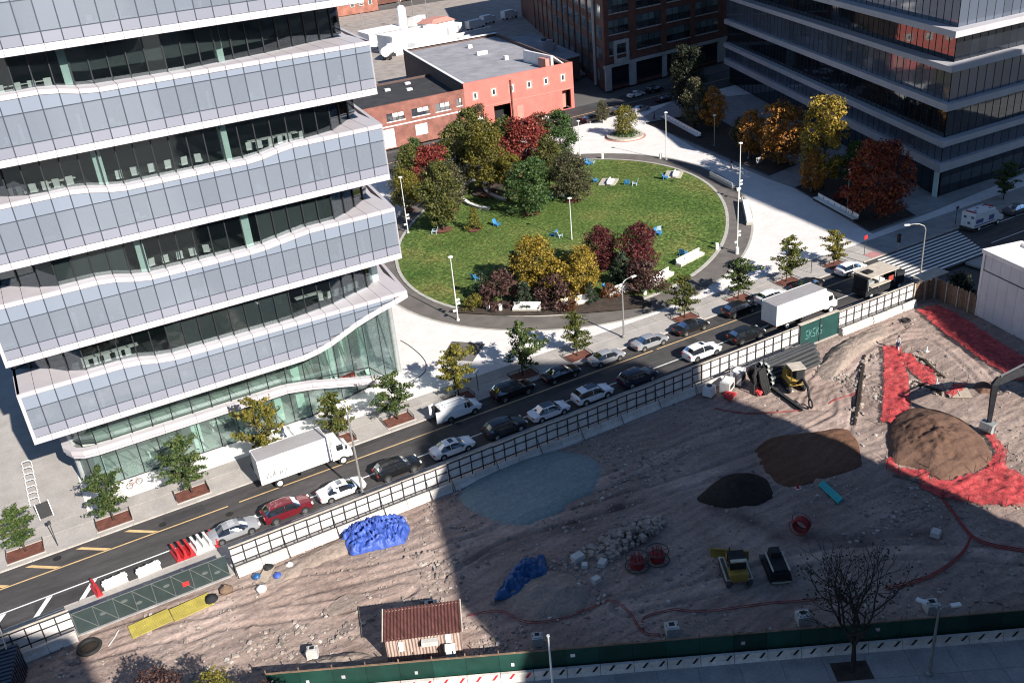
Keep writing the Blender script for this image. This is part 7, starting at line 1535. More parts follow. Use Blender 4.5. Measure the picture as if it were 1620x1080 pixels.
# tarpaulins over heaps: folded cloth surface
def tarp(label, poly, h, mat, seed, fold=.16):
    t = pile('tarpaulin', label, 'tarpaulin', poly, h, mat, .42, 24, .10, seed, .05, n=130)
    o = [c for c in COL.objects if c.parent == t][0]; me = o.data; r = random.Random(int(seed))
    for v in me.vertices:
        x, y = v.co.x, v.co.y
        f = 1-abs(noise.noise((x*.95, y*1.25, seed)))*1.3-abs(noise.noise((x*2.2+5, y*1.6, seed+3)))*1.2-abs(noise.noise((x*4.1, y*4.4, seed+6)))*.3
        v.co.z += fold*2.4*(f-.45)*min(1, v.co.z*1.6+.12); v.co.x += .12*noise.noise((y*2, x*2, seed)); v.co.y += .12*noise.noise((x*2, y*2, seed+9))
    o.name = 'sheet'
    rp_ = MB()
    for k in range(3):
        a = poly[k*2 % len(poly)]; cx = t.location.x; cy = t.location.y; rp_.rock((a[0]-cx, a[1]-cy, .12), .25, .2, .18, r)
    rp_.build('weight_stone', 'rubble_stone', t); return t
tarp('bright blue tarpaulin over a heap in the sun below the fence', [tuple(p[:2]) for p in ((15.76, 68.32, 0.00), (16.70, 69.86, 0.00), (18.76, 69.51, 0.00), (20.45, 68.98, 0.00), (21.99, 68.09, 0.00), (21.79, 66.19, 0.00), (20.50, 64.70, 0.00), (18.27, 65.24, 0.00), (15.88, 65.90, 0.00))], 1.25, 'tarp_blue', 31.0, .3)
tarp('dull blue tarpaulin over a stone heap in the shade', [tuple(p[:2]) for p in ((23.50, 53.58, 0.00), (25.60, 55.23, 0.00), (27.94, 56.49, 0.00), (29.88, 55.91, 0.00), (28.68, 53.34, 0.00), (27.07, 53.54, 0.00), (25.45, 52.84, 0.00))], 1.1, 'tarp_blue_dull', 42.0, .22)
# rubble heap: single blocks, small pieces joined
rbp = thing('rubble_heap', 'heap of broken pale concrete and stone in the shade', 'rubble', (37.6, 53.6, 0)); rk = random.Random(9)
RP = [tuple(p[:2]) for p in ((33.03, 54.47, 0.00), (35.89, 55.25, 0.00), (39.12, 55.44, 0.00), (41.32, 54.62, 0.00), (40.53, 52.98, 0.00), (38.50, 52.31, 0.00), (36.53, 52.38, 0.00), (34.17, 51.85, 0.00), (33.10, 53.12, 0.00))]
def inside(x, y, P_):
    c = False
    for i in range(len(P_)):
        (a, b), (d, e) = P_[i], P_[i-1]
        if (b > y) != (e > y) and x < (d-a)*(y-b)/(e-b)+a: c = not c
    return c
xs_ = [p[0] for p in RP]; ys_ = [p[1] for p in RP]; cnt = 0; small = MB()
while cnt < 420:
    x = rk.uniform(min(xs_), max(xs_)); y = rk.uniform(min(ys_), max(ys_))
    if not inside(x, y, RP): continue
    d = math.hypot((x-37.6)/3.6, (y-53.6)/1.9); z = max(0, .75*(1-d))
    s = rk.uniform(.10, .34)
    if cnt < 130: MB().rock((0, 0, 0), s*1.25, s, s*.8, rk).build('stone', 'rubble_stone', rbp, loc=(x-37.6, y-53.6, z+s*.4+.02))
    else: small.rock((x-37.6, y-53.6, z*rk.random()+.06), s*.55, s*.5, s*.45, rk)
    cnt += 1
q = small.build('small_rubble', 'rubble_stone', rbp); q['kind'] = 'stuff'
for p, w, d, h, rz, lb in (((32.00, 54.00, 0.00), .75, .55, .35, .1, 'rectangular pale concrete block left of the rubble heap, the larger one'), ((33.30, 52.18, 0.00), .6, .45, .32, .6, 'tilted pale concrete block below the rubble heap'), ((31.68, 50.75, 0.00), .5, .4, .35, .1, 'small pale concrete cube below the rubble heap'), ((31.95, 52.85, 0.00), .4, .35, .25, .9, 'small broken concrete block between the two larger blocks'), ((58.20, 39.07, 0.00), .6, .5, .35, .4, 'pale boulder near the shade edge at the right'), ((30.07, 50.96, 0.00), .55, .3, .2, 1.2, 'flat broken slab right of the shaded tarpaulin')):
    t = thing('concrete_block', lb, 'block', (p[0], p[1], .05), rz); r = random.Random(int(w*100)); MB().box(0, 0, h/2, w*1.5, d*1.5, h*1.3, taper=.9).build('block', 'concrete_box', t); MB().rock((w*.6, d*.7, .1), .2, .15, .15, r).build('chip', 'rubble_stone', t)
# loose stones all over the ground
ls = MB(); n = 0; EXCL = [PT, [tuple(p[:2]) for p in ((54.97, 57.69, 0.00), (57.75, 58.44, 0.00), (62.73, 56.11, 0.00), (65.28, 55.20, 0.00), (64.00, 52.27, 0.00), (61.10, 49.34, 0.00), (57.11, 49.91, 0.00), (53.04, 50.59, 0.00), (52.54, 52.92, 0.00))]]
while n < 4200:
    x = rk.uniform(-14, 95); y = rk.uniform(30, 69.3)
    if side(x, y) > -.6 or any(inside(x, y, P_) for P_ in EXCL): continue
    w = fbm(x, y, .12, 2, 5)
    if rk.random() > (.35+w*1.1)*(.3 if x > 58 and y > 46 else .55 if x < 20 else 1): continue
    s = rk.choice((.04, .05, .06, .06, .07, .08, .10, .14))*rk.uniform(.8, 1.3); ls.rock((x, y, site_h(x, y)+s*.3), s*1.2, s, s*.7, rk); n += 1
bands = [((40.49, 65.13, 0.00), 5, 2.2, 260), ((46.33, 62.11, 0.00), 3, .8, 120), ((30.48, 53.02, 0.00), 4, 2, 220), ((72.02, 60.12, 0.00), 1.2, 6, 220), ((42.41, 60.42, 0.00), 5, 1.2, 160), ((20.12, 49.42, 0.00), 2.5, .8, 70), ((19.82, 48.85, 0.00), 3, .8, 70), ((6.90, 60.14, 0.00), 6, 1.0, 120), ((11.84, 57.56, 0.00), 4, .8, 90), ((27.23, 49.84, 0.00), 4, 1.2, 120), ((21.84, 59.63, 0.00), 2, 3, 90), ((57.46, 42.34, 0.00), 4, .8, 100)]
for p, sx, sy, k in bands:
    for _ in range(k):
        x = rk.gauss(p[0], sx*.6); y = rk.gauss(p[1], sy*.6)
        if side(x, y) > -.6 or y > 69 or any(inside(x, y, P_) for P_ in EXCL): continue
        s = rk.choice((.05, .06, .07, .09, .13, .18)); ls.rock((x, y, site_h(x, y)+s*.25), s*1.2, s, s*.7, rk)
tag(ls.build('loose_stones', 'stone_mix'), 'small stones strewn over the bare ground of the site', 'stones', kind='stuff')
# spools, coil, cables
def spool(label, p, rz):
    t = thing('cable_spool', label, 'spool', (p[0], p[1], .05), rz, 'red cable spools lying on the ground')
    for z, nm in ((.08, 'lower_flange'), (1.0, 'upper_flange')):
        m = MB().torus((0, 0, z), 1.0 if z < .5 else .95, .05, 'Z', 24, 6)
        for k in range(6): a = k*PI/3; m.tube([(0, 0, z), (math.cos(a)*.97, math.sin(a)*.97, z)], .035, 4)
        m.build(nm, 'steel_dark', t)
    MB().lathe([(.62, .1), (.62, .72)], 18).build('cable_winding', 'red_cable', t)
    for k in range(6): a = k*PI/3+.3; MB().cyl((math.cos(a)*.42, math.sin(a)*.42, .7), (math.cos(a)*.40, math.sin(a)*.40, 1.25), .045, n=5).build('stay', 'red_cable', t)
    return t
spool('red cable spool on the ground, left of a pair', (35.53, 50.30, 0.00), .2); spool('red cable spool on the ground, right of a pair', (37.39, 49.96, 0.00), .7)
p = (49.53, 45.74, 0.00); t = thing('cable_coil', 'loose red cable coil lying on edge in the shade', 'cable', (p[0], p[1], .1), .4)
m = MB()
for k in range(9): m.torus((.0+.09*(k-4), 0, .72+.02*(k % 3)), .62+.04*(k % 2), .06, 'X', 20, 5)
m.build('winding', 'red_cable', t); MB().torus((.55, .2, .7), .85, .03, 'X', 22, 5).build('frame_ring', 'steel_dark', t); MB().torus((-.5, .1, .7), .78, .03, 'X', 22, 5).build('frame_ring', 'red_cable', t); MB().tube([(.6, -.1, .05), (1.8, .1, .12)], .05, 6).build('pole', 'timber_pale', t)
def cable(label, pts, r=.035, mat='red_cable', dz=.06, name='cable', cat='cable', n=1):
    t = thing(name, label, cat, (pts[0][0], pts[0][1], 0))
    for k in range(n):
        q = []
        for i in range(len(pts)-1):
            for j in range(6):
                f = j/6; p0, p1, p2, p3 = pts[max(0, i-1)], pts[i], pts[i+1], pts[min(len(pts)-1, i+2)]
                x, y = [.5*((2*p1[c])+(-p0[c]+p2[c])*f+(2*p0[c]-5*p1[c]+4*p2[c]-p3[c])*f*f+(-p0[c]+3*p1[c]-3*p2[c]+p3[c])*f**3) for c in (0, 1)]
                q.append((x-pts[0][0]+.16*k, y-pts[0][1]+.13*k, max(0, site_h(x, y))+dz))
        q.append((pts[-1][0]-pts[0][0]+.16*k, pts[-1][1]-pts[0][1]+.13*k, dz+.03)); MB().tube(q, r, 5).build('strand', mat, t)
    return t
cable('red cables snaking across the shaded ground from the shed', [(21.03, 53.30, 0.00), (23.36, 52.27, 0.00), (24.44, 50.08, 0.00), (26.60, 48.83, 0.00), (29.29, 48.40, 0.00), (31.26, 48.15, 0.00), (31.75, 46.26, 0.00), (31.34, 44.06, 0.00), (32.20, 42.83, 0.00)], .028, n=2); cable('red cables leading right past the concrete boxes', [(31.46, 43.98, 0.00), (32.26, 45.06, 0.00), (34.45, 44.54, 0.00), (36.85, 42.87, 0.00), (40.49, 41.17, 0.00), (44.44, 39.10, 0.00), (47.44, 37.43, 0.00)], .028, n=2)
cable('red cable bundle crossing the ground from the bare tree to the netting', [(49.54, 36.82, 0.00), (53.43, 35.85, 0.00), (57.57, 36.16, 0.00), (60.25, 37.19, 0.00)], .035, n=3); cable('red cable bundle at the right edge of the shade', [(62.60, 41.93, 0.00), (61.60, 39.87, 0.00), (60.25, 37.19, 0.00), (60.56, 35.48, 0.00), (62.25, 33.30, 0.00)], .045, n=3); cable('thin red cable lying below the compact machine', [(56.89, 65.55, 0.00), (58.87, 62.89, 0.00), (61.58, 61.12, 0.00), (63.61, 60.03, 0.00)], .03, n=2); cable('red cables on the sunlit ground left of the netting', [(66.80, 59.17, 0.00), (68.31, 59.30, 0.00), (70.25, 58.94, 0.00), (72.53, 59.72, 0.00)], .03, n=2)
cable('black hose lying beside the netting', [(62.08, 46.84, 0.00), (62.98, 44.58, 0.00), (62.97, 42.23, 0.00)], .06, 'pipe_black', name='hose', cat='hose'); cable('pale sand-coloured hose in the sunlit ground at the lower left', [(-4.58, 67.06, 0.00), (-3.98, 67.82, 0.00), (-3.59, 68.40, 0.00)], .06, 'concrete_box', name='hose', cat='hose')
# teal pipes
for i in range(4):
    p, q = (55.96, 49.65, 0.00), (55.35, 46.89, 0.00); o = (i-1.5)*.22; t = thing('teal_pipe', f'teal plastic pipe on the ground in the shade, {nth[i]} of four side by side', 'pipe', (p[0]+o, p[1]+o*.3, .16), 0, 'teal pipes lying side by side'); MB().tube([(0, 0, 0), (q[0]-p[0], q[1]-p[1], 0)], .10, 10).build('pipe_body', 'teal_pipe', t); MB().tube([(q[0]-p[0], q[1]-p[1], 0), ((q[0]-p[0])*1.05, (q[1]-p[1])*1.05, 0)], .13, 10).build('socket', 'teal_pipe', t)
# stack of black pipes behind the machines
a0 = (64.6, 66.6)
for r in range(5):
    for c in range(7-r):
        y = c*.46+r*.23-1.4; z = .28+r*.42
        t = thing('black_pipe', f'black pipe, {nth[c]} from the site side in the {["bottom", "second", "third", "fourth", "top"][r]} layer of the stack', 'pipe', (64.9+.12*((c+r) % 3), 67.0+y, z), math.radians(2), 'stack of black pipes'); MB().tube([(0, 0, 0), (7.6, 0, 0)], .215, 12, cap=False).build('pipe_body', 'pipe_black', t); MB().tube([(0, 0, 0), (.3, 0, 0)], .235, 12, cap=False).build('collar', 'galvanised', t)
# black hose hanging on a rack, containers, orange fence rolls beside the stack
t = thing('hose_rack', 'tall black bundle of hoses hanging at the end of the pipe stack', 'hoses', (63.1, 65.6, 0), .3); t.scale = (1.3, 1.3, 1.3)
for k in range(7): MB().torus((.1*k-.3, .25*(k % 2), 1.7-.12*k), .55+.06*(k % 3), .12, 'X' if k % 2 else 'Y', 16, 6).build('hose_loop', 'rubber', t)
for k in range(6): MB().tube([(-.4+.16*k, -.2, 2.2), (-.5+.2*k, -.5, 1.1), (-.3+.12*k, -.8-.1*(k % 2), .08)], .10, 6).build('hanging_hose', 'rubber', t)
MB().tube([(-.7, 0, 0), (-.7, 0, 2.9), (.7, 0, 2.9), (.7, 0, 0)], .06, 6).build('rack', 'steel_dark', t)
for lb, p, w, d, h, mt in (('pale boxy generator beside the black hoses', (60.54, 67.74, 0.00), 1.7, 1.1, 1.2, 'concrete_box'), ('grey crate behind the pale generator', (62.56, 68.28, 0.00), 1.5, 1.3, 1.5, 'grey_fascia')):
    t = thing('generator', lb, 'generator', (p[0], p[1], .02), .5); MB().box(0, 0, h/2+.15, w, d, h).build('casing', mt, t); MB().box(0, 0, h+.2, w*.8, d*.7, .10).build('lid', 'white_metal', t); MB().box(0, -d/2-.02, h*.6, w*.6, .03, h*.4).build('grille', 'machine_dark', t)
    for sx in (-1, 1): MB().box(sx*w*.35, 0, .08, .15, d, .15).build('skid', 'steel_dark', t)
p = (58.43, 68.19, 0.00); t = thing('water_tank', 'small white tank with black cap near the fence', 'tank', (p[0], p[1], .02), .4); MB().box(0, 0, .6, 1.2, 1.1, 1.1, taper=.85).build('tank', 'roof_white', t); MB().lathe([(.28, 0), (.28, .12)], 12, 0, 0, 1.16).build('cap', 'black_matte', t); MB().box(0, 0, .05, 1.3, 1.2, .1).build('pallet', 'timber', t)
for lb, p, n_ in (('crumpled orange fence roll beside the generator', (59.74, 66.32, 0.00), 5), ('orange fence roll behind the black hoses', (62.87, 65.23, 0.00), 3)):
    t = thing('net_roll', lb, 'net roll', (p[0], p[1], .05), .4)
    for k in range(n_): MB().tube([(-.7+.1*k, -.3+.22*k, .2+.1*(k % 2)), (.0, -.35+.22*k, .34+.15*((k+1) % 2)), (.7, -.25+.2*k, .2)], .2, 8).build('roll', 'net_orange', t)
# compact yellow machine with a long dark boom laid on the ground
p, q_ = (66.49, 63.94, 0.00), (64.29, 58.40, 0.00); t = thing('compact_excavator', 'small yellow machine with dark boom reaching forward below the pipe stack', 'excavator', (p[0], p[1], .02), math.atan2(q_[1]-p[1], q_[0]-p[0])); t.scale = (1.35, 1.35, 1.35)
for sy in (-.6, .6): MB().tube([(-.9, sy, .3), (-.75, sy, .08), (.75, sy, .08), (.9, sy, .3), (.75, sy, .5), (-.75, sy, .5), (-.9, sy, .3)], .14, 6).build('track', 'rubber', t)
MB().box(-.1, 0, .85, 1.7, 1.2, .55, taper=.92).build('body', 'machine_yellow', t); MB().box(-.5, 0, 1.35, .8, 1.1, .5, taper=.85).build('engine_cover', 'machine_yellow', t); MB().box(.35, .25, 1.5, .7, .6, .9).build('seat_box', 'machine_dark', t); MB().box(.2, .1, 2.05, 1.2, 1.2, .08).build('canopy', 'timber_pale', t)
for x, y in ((-.3, -.45), (-.3, .6), (.7, .6), (.7, -.45)): MB().cyl((x, y, 1.1), (x, y, 2.05), .03, n=5).build('canopy_post', 'steel_dark', t)
MB().tube([(.9, 0, .9), (1.8, 0, 1.75), (2.7, 0, 1.5)], [.14, .13, .11], 6).build('boom', 'machine_dark', t); MB().tube([(2.7, 0, 1.5), (3.2, 0, .6)], .10, 6).build('stick', 'machine_dark', t); MB().torus((3.35, 0, .42), .34, .07, 'Y', 14, 6).build('grapple', 'machine_dark', t); MB().tube([(1.2, .1, 1.0), (2.0, .1, 1.5)], .05, 6).build('cylinder', 'chrome', t)
p, q_ = (64.54, 65.65, 0.00), (63.67, 59.19, 0.00); t = thing('steel_beam', 'long dark steel beam lying slanted beside the compact machine', 'beam', ((p[0]+q_[0])/2, (p[1]+q_[1])/2, .12), math.atan2(q_[1]-p[1], q_[0]-p[0]))
for z, w in ((0, .34), (.26, .34)): MB().box(0, 0, z, 5.4, w, .05).build('flange', 'steel_dark', t)
MB().box(0, 0, .13, 5.4, .06, .21).build('web', 'steel_dark', t)
for lb, p, w in (('white bags and sacks beside the pipe stack end', (67.40, 66.99, 0.00), .5),):
    t = thing('sack_pile', lb, 'sacks', (p[0], p[1], .02)); r = random.Random(4)
    for k in range(5): MB().rock((-.7+.4*k, .2*(k % 2), .25), .38, .3, .26, r).build('sack', 'barrier_white' if k % 2 else 'furniture_grey', t)
# orange netting draped over trenches
def net(label, poly, rail=True, hole=.30, w=.05, z=.22, seed=0, dens=1.0):
    t = thing('safety_net', label, 'netting', (poly[0][0], poly[0][1], 0)); m = MB(); ox, oy = poly[0]; st = .2
    x0 = min(p[0] for p in poly)-.3; x1 = max(p[0] for p in poly)+.3; y0 = min(p[1] for p in poly)-.3; y1 = max(p[1] for p in poly)+.3; ids = {}
    def pt(i, j):
        if (i, j) not in ids:
            x = x0+i*st; y = y0+j*st; f = abs(noise.noise((x*.8, y*1.1, seed)))*.5+abs(noise.noise((x*2.1, y*1.7, seed+3)))*.3
            ids[(i, j)] = len(m.v); m.v.append((x-ox+.12*noise.noise((x*2, y*2, seed)), y-oy+.12*noise.noise((y*2, x*2, seed)), z*.5+max(0, site_h(x, y))+f*.65))
        return ids[(i, j)]
    for i in range(int((x1-x0)/st)+1):
        for j in range(int((y1-y0)/st)+1):
            x = x0+i*st; y = y0+j*st; q = .35*noise.noise((x*1.7, y*1.7, seed+8))
            if inside(x+st/2+q, y+st/2+q*.7, poly): m.f.append((pt(i, j), pt(i+1, j), pt(i+1, j+1), pt(i, j+1)))
    m.build('sheet', 'net_sheet', t, smooth=True)
    if rail:
        n_ = len(poly)
        for i in range(n_):
            a, b = poly[i], poly[(i+1) % n_]; L = math.hypot(b[0]-a[0], b[1]-a[1]); s = 0
            while s < L:
                x, y = a[0]+(b[0]-a[0])*s/L, a[1]+(b[1]-a[1])*s/L; MB().cyl((x-ox, y-oy, 0), (x-ox+.08, y-oy, 1.0), .03, n=4).build('stake', 'steel_dark', t); s += 3.0
    return t
def GP(*ps): return [tuple(p[:2]) for p in ps]
net('orange safety net strip running up to the fence corner, upright part', GP((80.87, 64.28, 0.00), (82.56, 63.32, 0.00), (77.25, 57.74, 0.00), (72.26, 53.34, 0.00), (69.88, 52.12, 0.00), (67.97, 53.29, 0.00), (74.21, 58.40, 0.00)), hole=.26, w=.045, seed=1)
net('orange net over the short trench pointing right', GP((81.12, 62.10, 0.00), (81.72, 61.22, 0.00), (80.22, 56.82, 0.00), (78.22, 54.90, 0.00), (77.42, 55.53, 0.00), (79.11, 59.89, 0.00)), hole=.26, w=.05, seed=2)
net('orange net band round the right side of the brown mound', GP((74.81, 46.89, 0.00), (74.64, 45.60, 0.00), (73.24, 43.25, 0.00), (71.37, 42.05, 0.00), (69.39, 41.91, 0.00), (70.05, 43.04, 0.00), (72.25, 43.60, 0.00)), hole=.26, w=.055, seed=3)
net('wide orange net over the pit at the lower right of the mound', GP((63.87, 45.51, 0.00), (64.95, 43.12, 0.00), (70.93, 42.38, 0.00), (70.97, 39.27, 0.00), (68.14, 36.75, 0.00), (65.83, 38.10, 0.00), (63.70, 40.22, 0.00), (62.75, 42.05, 0.00), (62.44, 44.14, 0.00)), hole=.28, w=.055, seed=4)
net('orange net along the lower left foot of the brown mound', GP((63.45, 48.89, 0.00), (64.00, 48.48, 0.00), (63.23, 47.24, 0.00), (65.14, 45.44, 0.00), (64.19, 44.54, 0.00), (62.44, 46.57, 0.00), (62.42, 47.85, 0.00)), hole=.26, w=.055, seed=5)
net('red net sheet over the long trench below the white site building', GP((91.37, 68.31, 0.00), (94.21, 67.83, 0.00), (94.45, 66.19, 0.00), (92.36, 59.45, 0.00), (89.74, 51.40, 0.00), (85.94, 48.83, 0.00), (85.38, 51.31, 0.00), (86.92, 57.03, 0.00), (89.03, 62.82, 0.00)), hole=.24, w=.055, seed=6, rail=False)
net('small orange net on a pale board beside the mound', GP((77.79, 53.55, 0.00), (79.72, 54.06, 0.00), (81.37, 53.62, 0.00), (79.96, 52.86, 0.00), (77.49, 52.47, 0.00)), hole=.22, w=.05, seed=7)
p = (79.15, 53.15, 0.00); t = thing('pale_board', 'pale board lying on the ground under a small orange net', 'board', (p[0], p[1], .12), .9); MB().box(0, 0, 0, 3.0, 2.2, .08).build('sheet', 'cardboard', t); MB().box(0, 0, .06, 2.8, .1, .06).build('batten', 'timber_pale', t)
# trench cuts: dark slots with piled edges
for lb, pts in (('narrow trench beside the short orange net', [(81.80, 61.54, 0.00), (81.69, 59.32, 0.00), (80.54, 56.92, 0.00), (80.40, 55.60, 0.00)]), ('narrow trench below the short orange net', [(77.41, 57.62, 0.00), (77.12, 55.76, 0.00), (77.55, 53.74, 0.00)]), ('rock-filled trench line left of the tall orange net', [(77.91, 64.29, 0.00), (73.41, 60.78, 0.00), (69.15, 57.34, 0.00), (65.95, 54.84, 0.00)])):
    t = thing('trench', lb, 'trench', (pts[0][0], pts[0][1], 0)); q = [(p[0]-pts[0][0], p[1]-pts[0][1], .03) for p in pts]; MB().tube(q, [.12, .3, .3, .12][:len(q)], 6).build('cut', 'dark_soil', t); r = random.Random(len(pts)); m = MB()
    for k in range(40):
        f = r.random()*(len(pts)-1); i = int(f); f -= i; a, b = pts[i], pts[i+1]; m.rock((a[0]+(b[0]-a[0])*f-pts[0][0]+r.gauss(0, .45), a[1]+(b[1]-a[1])*f-pts[0][1]+r.gauss(0, .35), .1), r.uniform(.08, .28), r.uniform(.08, .22), .14, r)
    m.build('spoil', 'rubble_stone', t)['kind'] = 'stuff'
# tracked excavator reaching in from the right
e = (85.6, 46.6); t = thing('excavator', 'dark tracked excavator reaching in from the right edge over the mound', 'excavator', (e[0], e[1], 0), math.radians(183))
for sy in (-1.25, 1.25):
    tr_ = MB().tube([(-2.2, sy, .5), (-1.9, sy, .12), (1.9, sy, .12), (2.2, sy, .5), (1.9, sy, .88), (-1.9, sy, .88), (-2.2, sy, .5)], .26, 8).build('track', 'rubber', t); MB().box(0, sy, .5, 3.4, .3, .5).build('roller_frame', 'steel_dark', tr_)
MB().box(-.4, 0, 1.6, 4.0, 2.6, 1.1, taper=.95).build('house', 'machine_dark', t); MB().box(-1.7, 0, 2.3, 1.2, 2.5, .5).build('counterweight', 'machine_dark', t); cbx = MB().box(1.0, .8, 2.5, 1.6, 1.0, 1.9, taper=.9).build('cab', 'machine_dark', t); MB().box(1.72, .8, 2.7, .04, .8, 1.2).build('windscreen', 'car_glass', cbx)
MB().box(-.2, -.6, 2.25, .7, .8, .25).build('hatch', 'machine_yellow', t)
bmm = MB(); pts = [(1.2, -.3, 1.9), (4.4, -.3, 4.5), (7.2, -.3, 5.3), (11.0, -.3, 5.5)]
bmm.tube(pts, [.42, .55, .52, .34], 4); bmm.build('boom', 'machine_dark', t); MB().tube([(10.4, -.3, 6.0), (11.0, -.3, 5.5), (10.9, -.3, 1.3)], [.28, .40, .24], 4).build('stick', 'machine_dark', t)
MB().tube([(2.6, -.3, 2.2), (4.4, -.3, 4.7)], .10, 6).build('cylinder', 'chrome', t); MB().tube([(6.4, -.3, 6.0), (10.3, -.3, 6.1)], .11, 6).build('cylinder', 'chrome', t)
bk = MB(); pr = [(x+2.0, z) for x, z in ((8.6, 1.3), (9.3, 1.2), (9.5, .5), (9.0, .05), (8.4, .25), (8.9, .5), (8.95, .95))]; n_ = len(pr)
bk.add([(x, -.95, z) for x, z in pr]+[(x, .35, z) for x, z in pr], [tuple(range(n_)), tuple(range(2*n_-1, n_-1, -1))]+[(i, n_+i, n_+(i+1) % n_, (i+1) % n_) for i in range(n_)]); bkt = bk.build('bucket', 'galvanised', t)
for k in range(4): MB().box(10.3, -.85+k*.38, .18, .3, .12, .08).build('tooth', 'steel_dark', bkt)
# bulldozer and small tracked carrier
p = (41.37, 44.84, 0.00); t = thing('bulldozer', 'yellow bulldozer with angled blade parked in the shade', 'bulldozer', (p[0], p[1], .02), math.radians(62))
for sy in (-.85, .85):
    q = MB().tube([(-1.5, sy, .35), (-1.3, sy, .1), (1.3, sy, .1), (1.5, sy, .35), (1.2, sy, .72), (-1.3, sy, .72), (-1.5, sy, .35)], .20, 6).build('track', 'steel_dark', t); MB().box(0, sy, .8, 2.9, .5, .06).build('track_guard', 'machine_pale', q)
MB().box(.75, 0, 1.05, 1.5, 1.0, .75, taper=.9).build('bonnet', 'machine_yellow', t); MB().box(-.9, 0, .95, 1.1, 1.5, .7).build('rear_body', 'machine_yellow', t); MB().box(-.35, 0, 1.4, .9, 1.2, .8).build('seat_bay', 'black_matte', t); MB().box(-.25, 0, 2.25, 1.25, 1.35, .10).build('canopy', 'machine_dark', t)
MB().box(-.95, 0, 2.32, .3, 1.3, .12).build('light_bar', 'machine_pale', t); MB().box(.9, 0, 1.5, .35, .7, .1).build('vent', 'machine_pale', t); MB().cyl((.9, .3, 1.4), (.9, .3, 2.2), .06, n=6).build('exhaust', 'steel_dark', t)
for x in (-.8, .3):
    for y in (-.6, .6): MB().cyl((x, y, 1.3), (x, y, 2.22), .045, n=5).build('canopy_post', 'machine_dark', t)
for sy in (-.6, .6): MB().tube([(.4, sy*1.7, .5), (2.0, sy*1.3, .5)], .09, 5).build('push_arm', 'machine_yellow', t)
bl = MB(); sec = [(2.0, .1), (2.22, .3), (2.25, .7), (2.1, 1.05), (1.98, 1.0), (2.08, .7), (2.05, .35)]; n_ = len(sec)
bl.add([(x-.45, -1.5, z) for x, z in sec]+[(x+.35, 1.5, z) for x, z in sec], [tuple(range(n_)), tuple(range(2*n_-1, n_-1, -1))]+[(i, n_+i, n_+(i+1) % n_, (i+1) % n_) for i in range(n_)]); bl.build('blade', 'machine_yellow', t)
p = (44.30, 43.23, 0.00); t = thing('tracked_carrier', 'small dark tracked carrier with black hood beside the bulldozer', 'carrier', (p[0], p[1], .02), math.radians(62))
for sy in (-.72, .72): MB().tube([(-1.3, sy, .3), (-1.1, sy, .1), (1.1, sy, .1), (1.3, sy, .3), (1.1, sy, .6), (-1.1, sy, .6), (-1.3, sy, .3)], .17, 6).build('track', 'rubber', t)
MB().box(-.3, 0, .95, 2.0, 1.15, .7, taper=.95).build('body', 'machine_dark', t); MB().box(.65, 0, 1.35, 1.0, 1.05, .9, taper=.75).build('hood', 'black_matte', t)
for sy in (-.66, .66): MB().box(-.2, sy, 1.3, 2.3, .12, .12).build('side_rail', 'machine_pale', t)
MB().box(-1.36, 0, .75, .1, 1.3, .7).build('rear_grille', 'machine_dark', t); MB().tube([(-1.42, -.75, .2), (-1.5, 0, .2), (-1.42, .75, .2)], .06, 5).build('bumper', 'machine_pale', t); MB().box(1.5, .2, .35, .6, 1.5, .2).build('front_lip', 'steel_dark', t)
# rusty corrugated shed
sh_ang = math.radians(-24.5); t = thing('rusty_shed', 'small shed with rusty corrugated roof and pale streaked walls', 'shed', (16.9, 52.4, 0), sh_ang); LW_ = 5.7; WD = 2.5; EH = 2.3; RH = 2.8
def corr(x0, x1, y0, z0, y1, z1, mat, nm, amp=.05, st=.24, par=None):
    n_ = int((x1-x0)/st*2); m = MB(); d = Vector((0, y1-y0, z1-z0)).normalized(); nn = Vector((0, -d.z, d.y))
    for i in range(n_+1):
        x = x0+(x1-x0)*i/n_; a = amp*(1 if i % 2 else -1); m.v += [(x, y0+nn.y*a, z0+nn.z*a), (x, y1+nn.y*a, z1+nn.z*a)]
    m.f = [(2*i, 2*i+2, 2*i+3, 2*i+1) for i in range(n_)]; return m.build(nm, mat, par)
corr(-LW_/2, LW_/2, -WD/2, 0, -WD/2, EH, 'rust_pale', 'front_wall', par=t); corr(-LW_/2, LW_/2, WD/2, 0, WD/2, RH, 'rust_pale', 'back_wall', par=t)
corr(-LW_/2-.15, LW_/2+.15, -WD/2-.2, EH-.02, WD/2+.2, RH+.02, 'rust', 'roof', .045, .26, par=t)
for s_ in (-1, 1): MB().add([(s_*LW_/2, -WD/2, 0), (s_*LW_/2, WD/2, 0), (s_*LW_/2, WD/2, RH), (s_*LW_/2, -WD/2, EH)], [(0, 1, 2, 3)]).build('end_wall', 'rust_pale', t); MB().tube([(s_*(LW_/2+.16), -WD/2-.2, EH+.04), (s_*(LW_/2+.16), WD/2+.2, RH+.08)], .06, 4).build('verge_trim', 'timber_pale', t)
MB().box(-1.7, -WD/2-.09, 1.5, .36, .05, .9).build('vent_panel', 'bench_white', t); MB().box(.5, -WD/2-.28, 1.75, 1.25, .42, .42).build('air_conditioner', 'concrete_box', t); MB().box(1.9, -WD/2-.09, 1.7, .42, .05, .85).build('vent_panel', 'bench_white', t)
st_ = thing('plank_stack', 'stack of pale planks on the ground in front of the rusty shed', 'planks', (*[16.9+math.cos(sh_ang)*.2+math.sin(sh_ang)*2.6, 52.4+math.sin(sh_ang)*.2-math.cos(sh_ang)*2.6], .03), sh_ang)
for k in range(5): MB().box(0, -.5+.24*k, .16, 4.4, .21, .26).build('plank', 'timber_pale', st_)
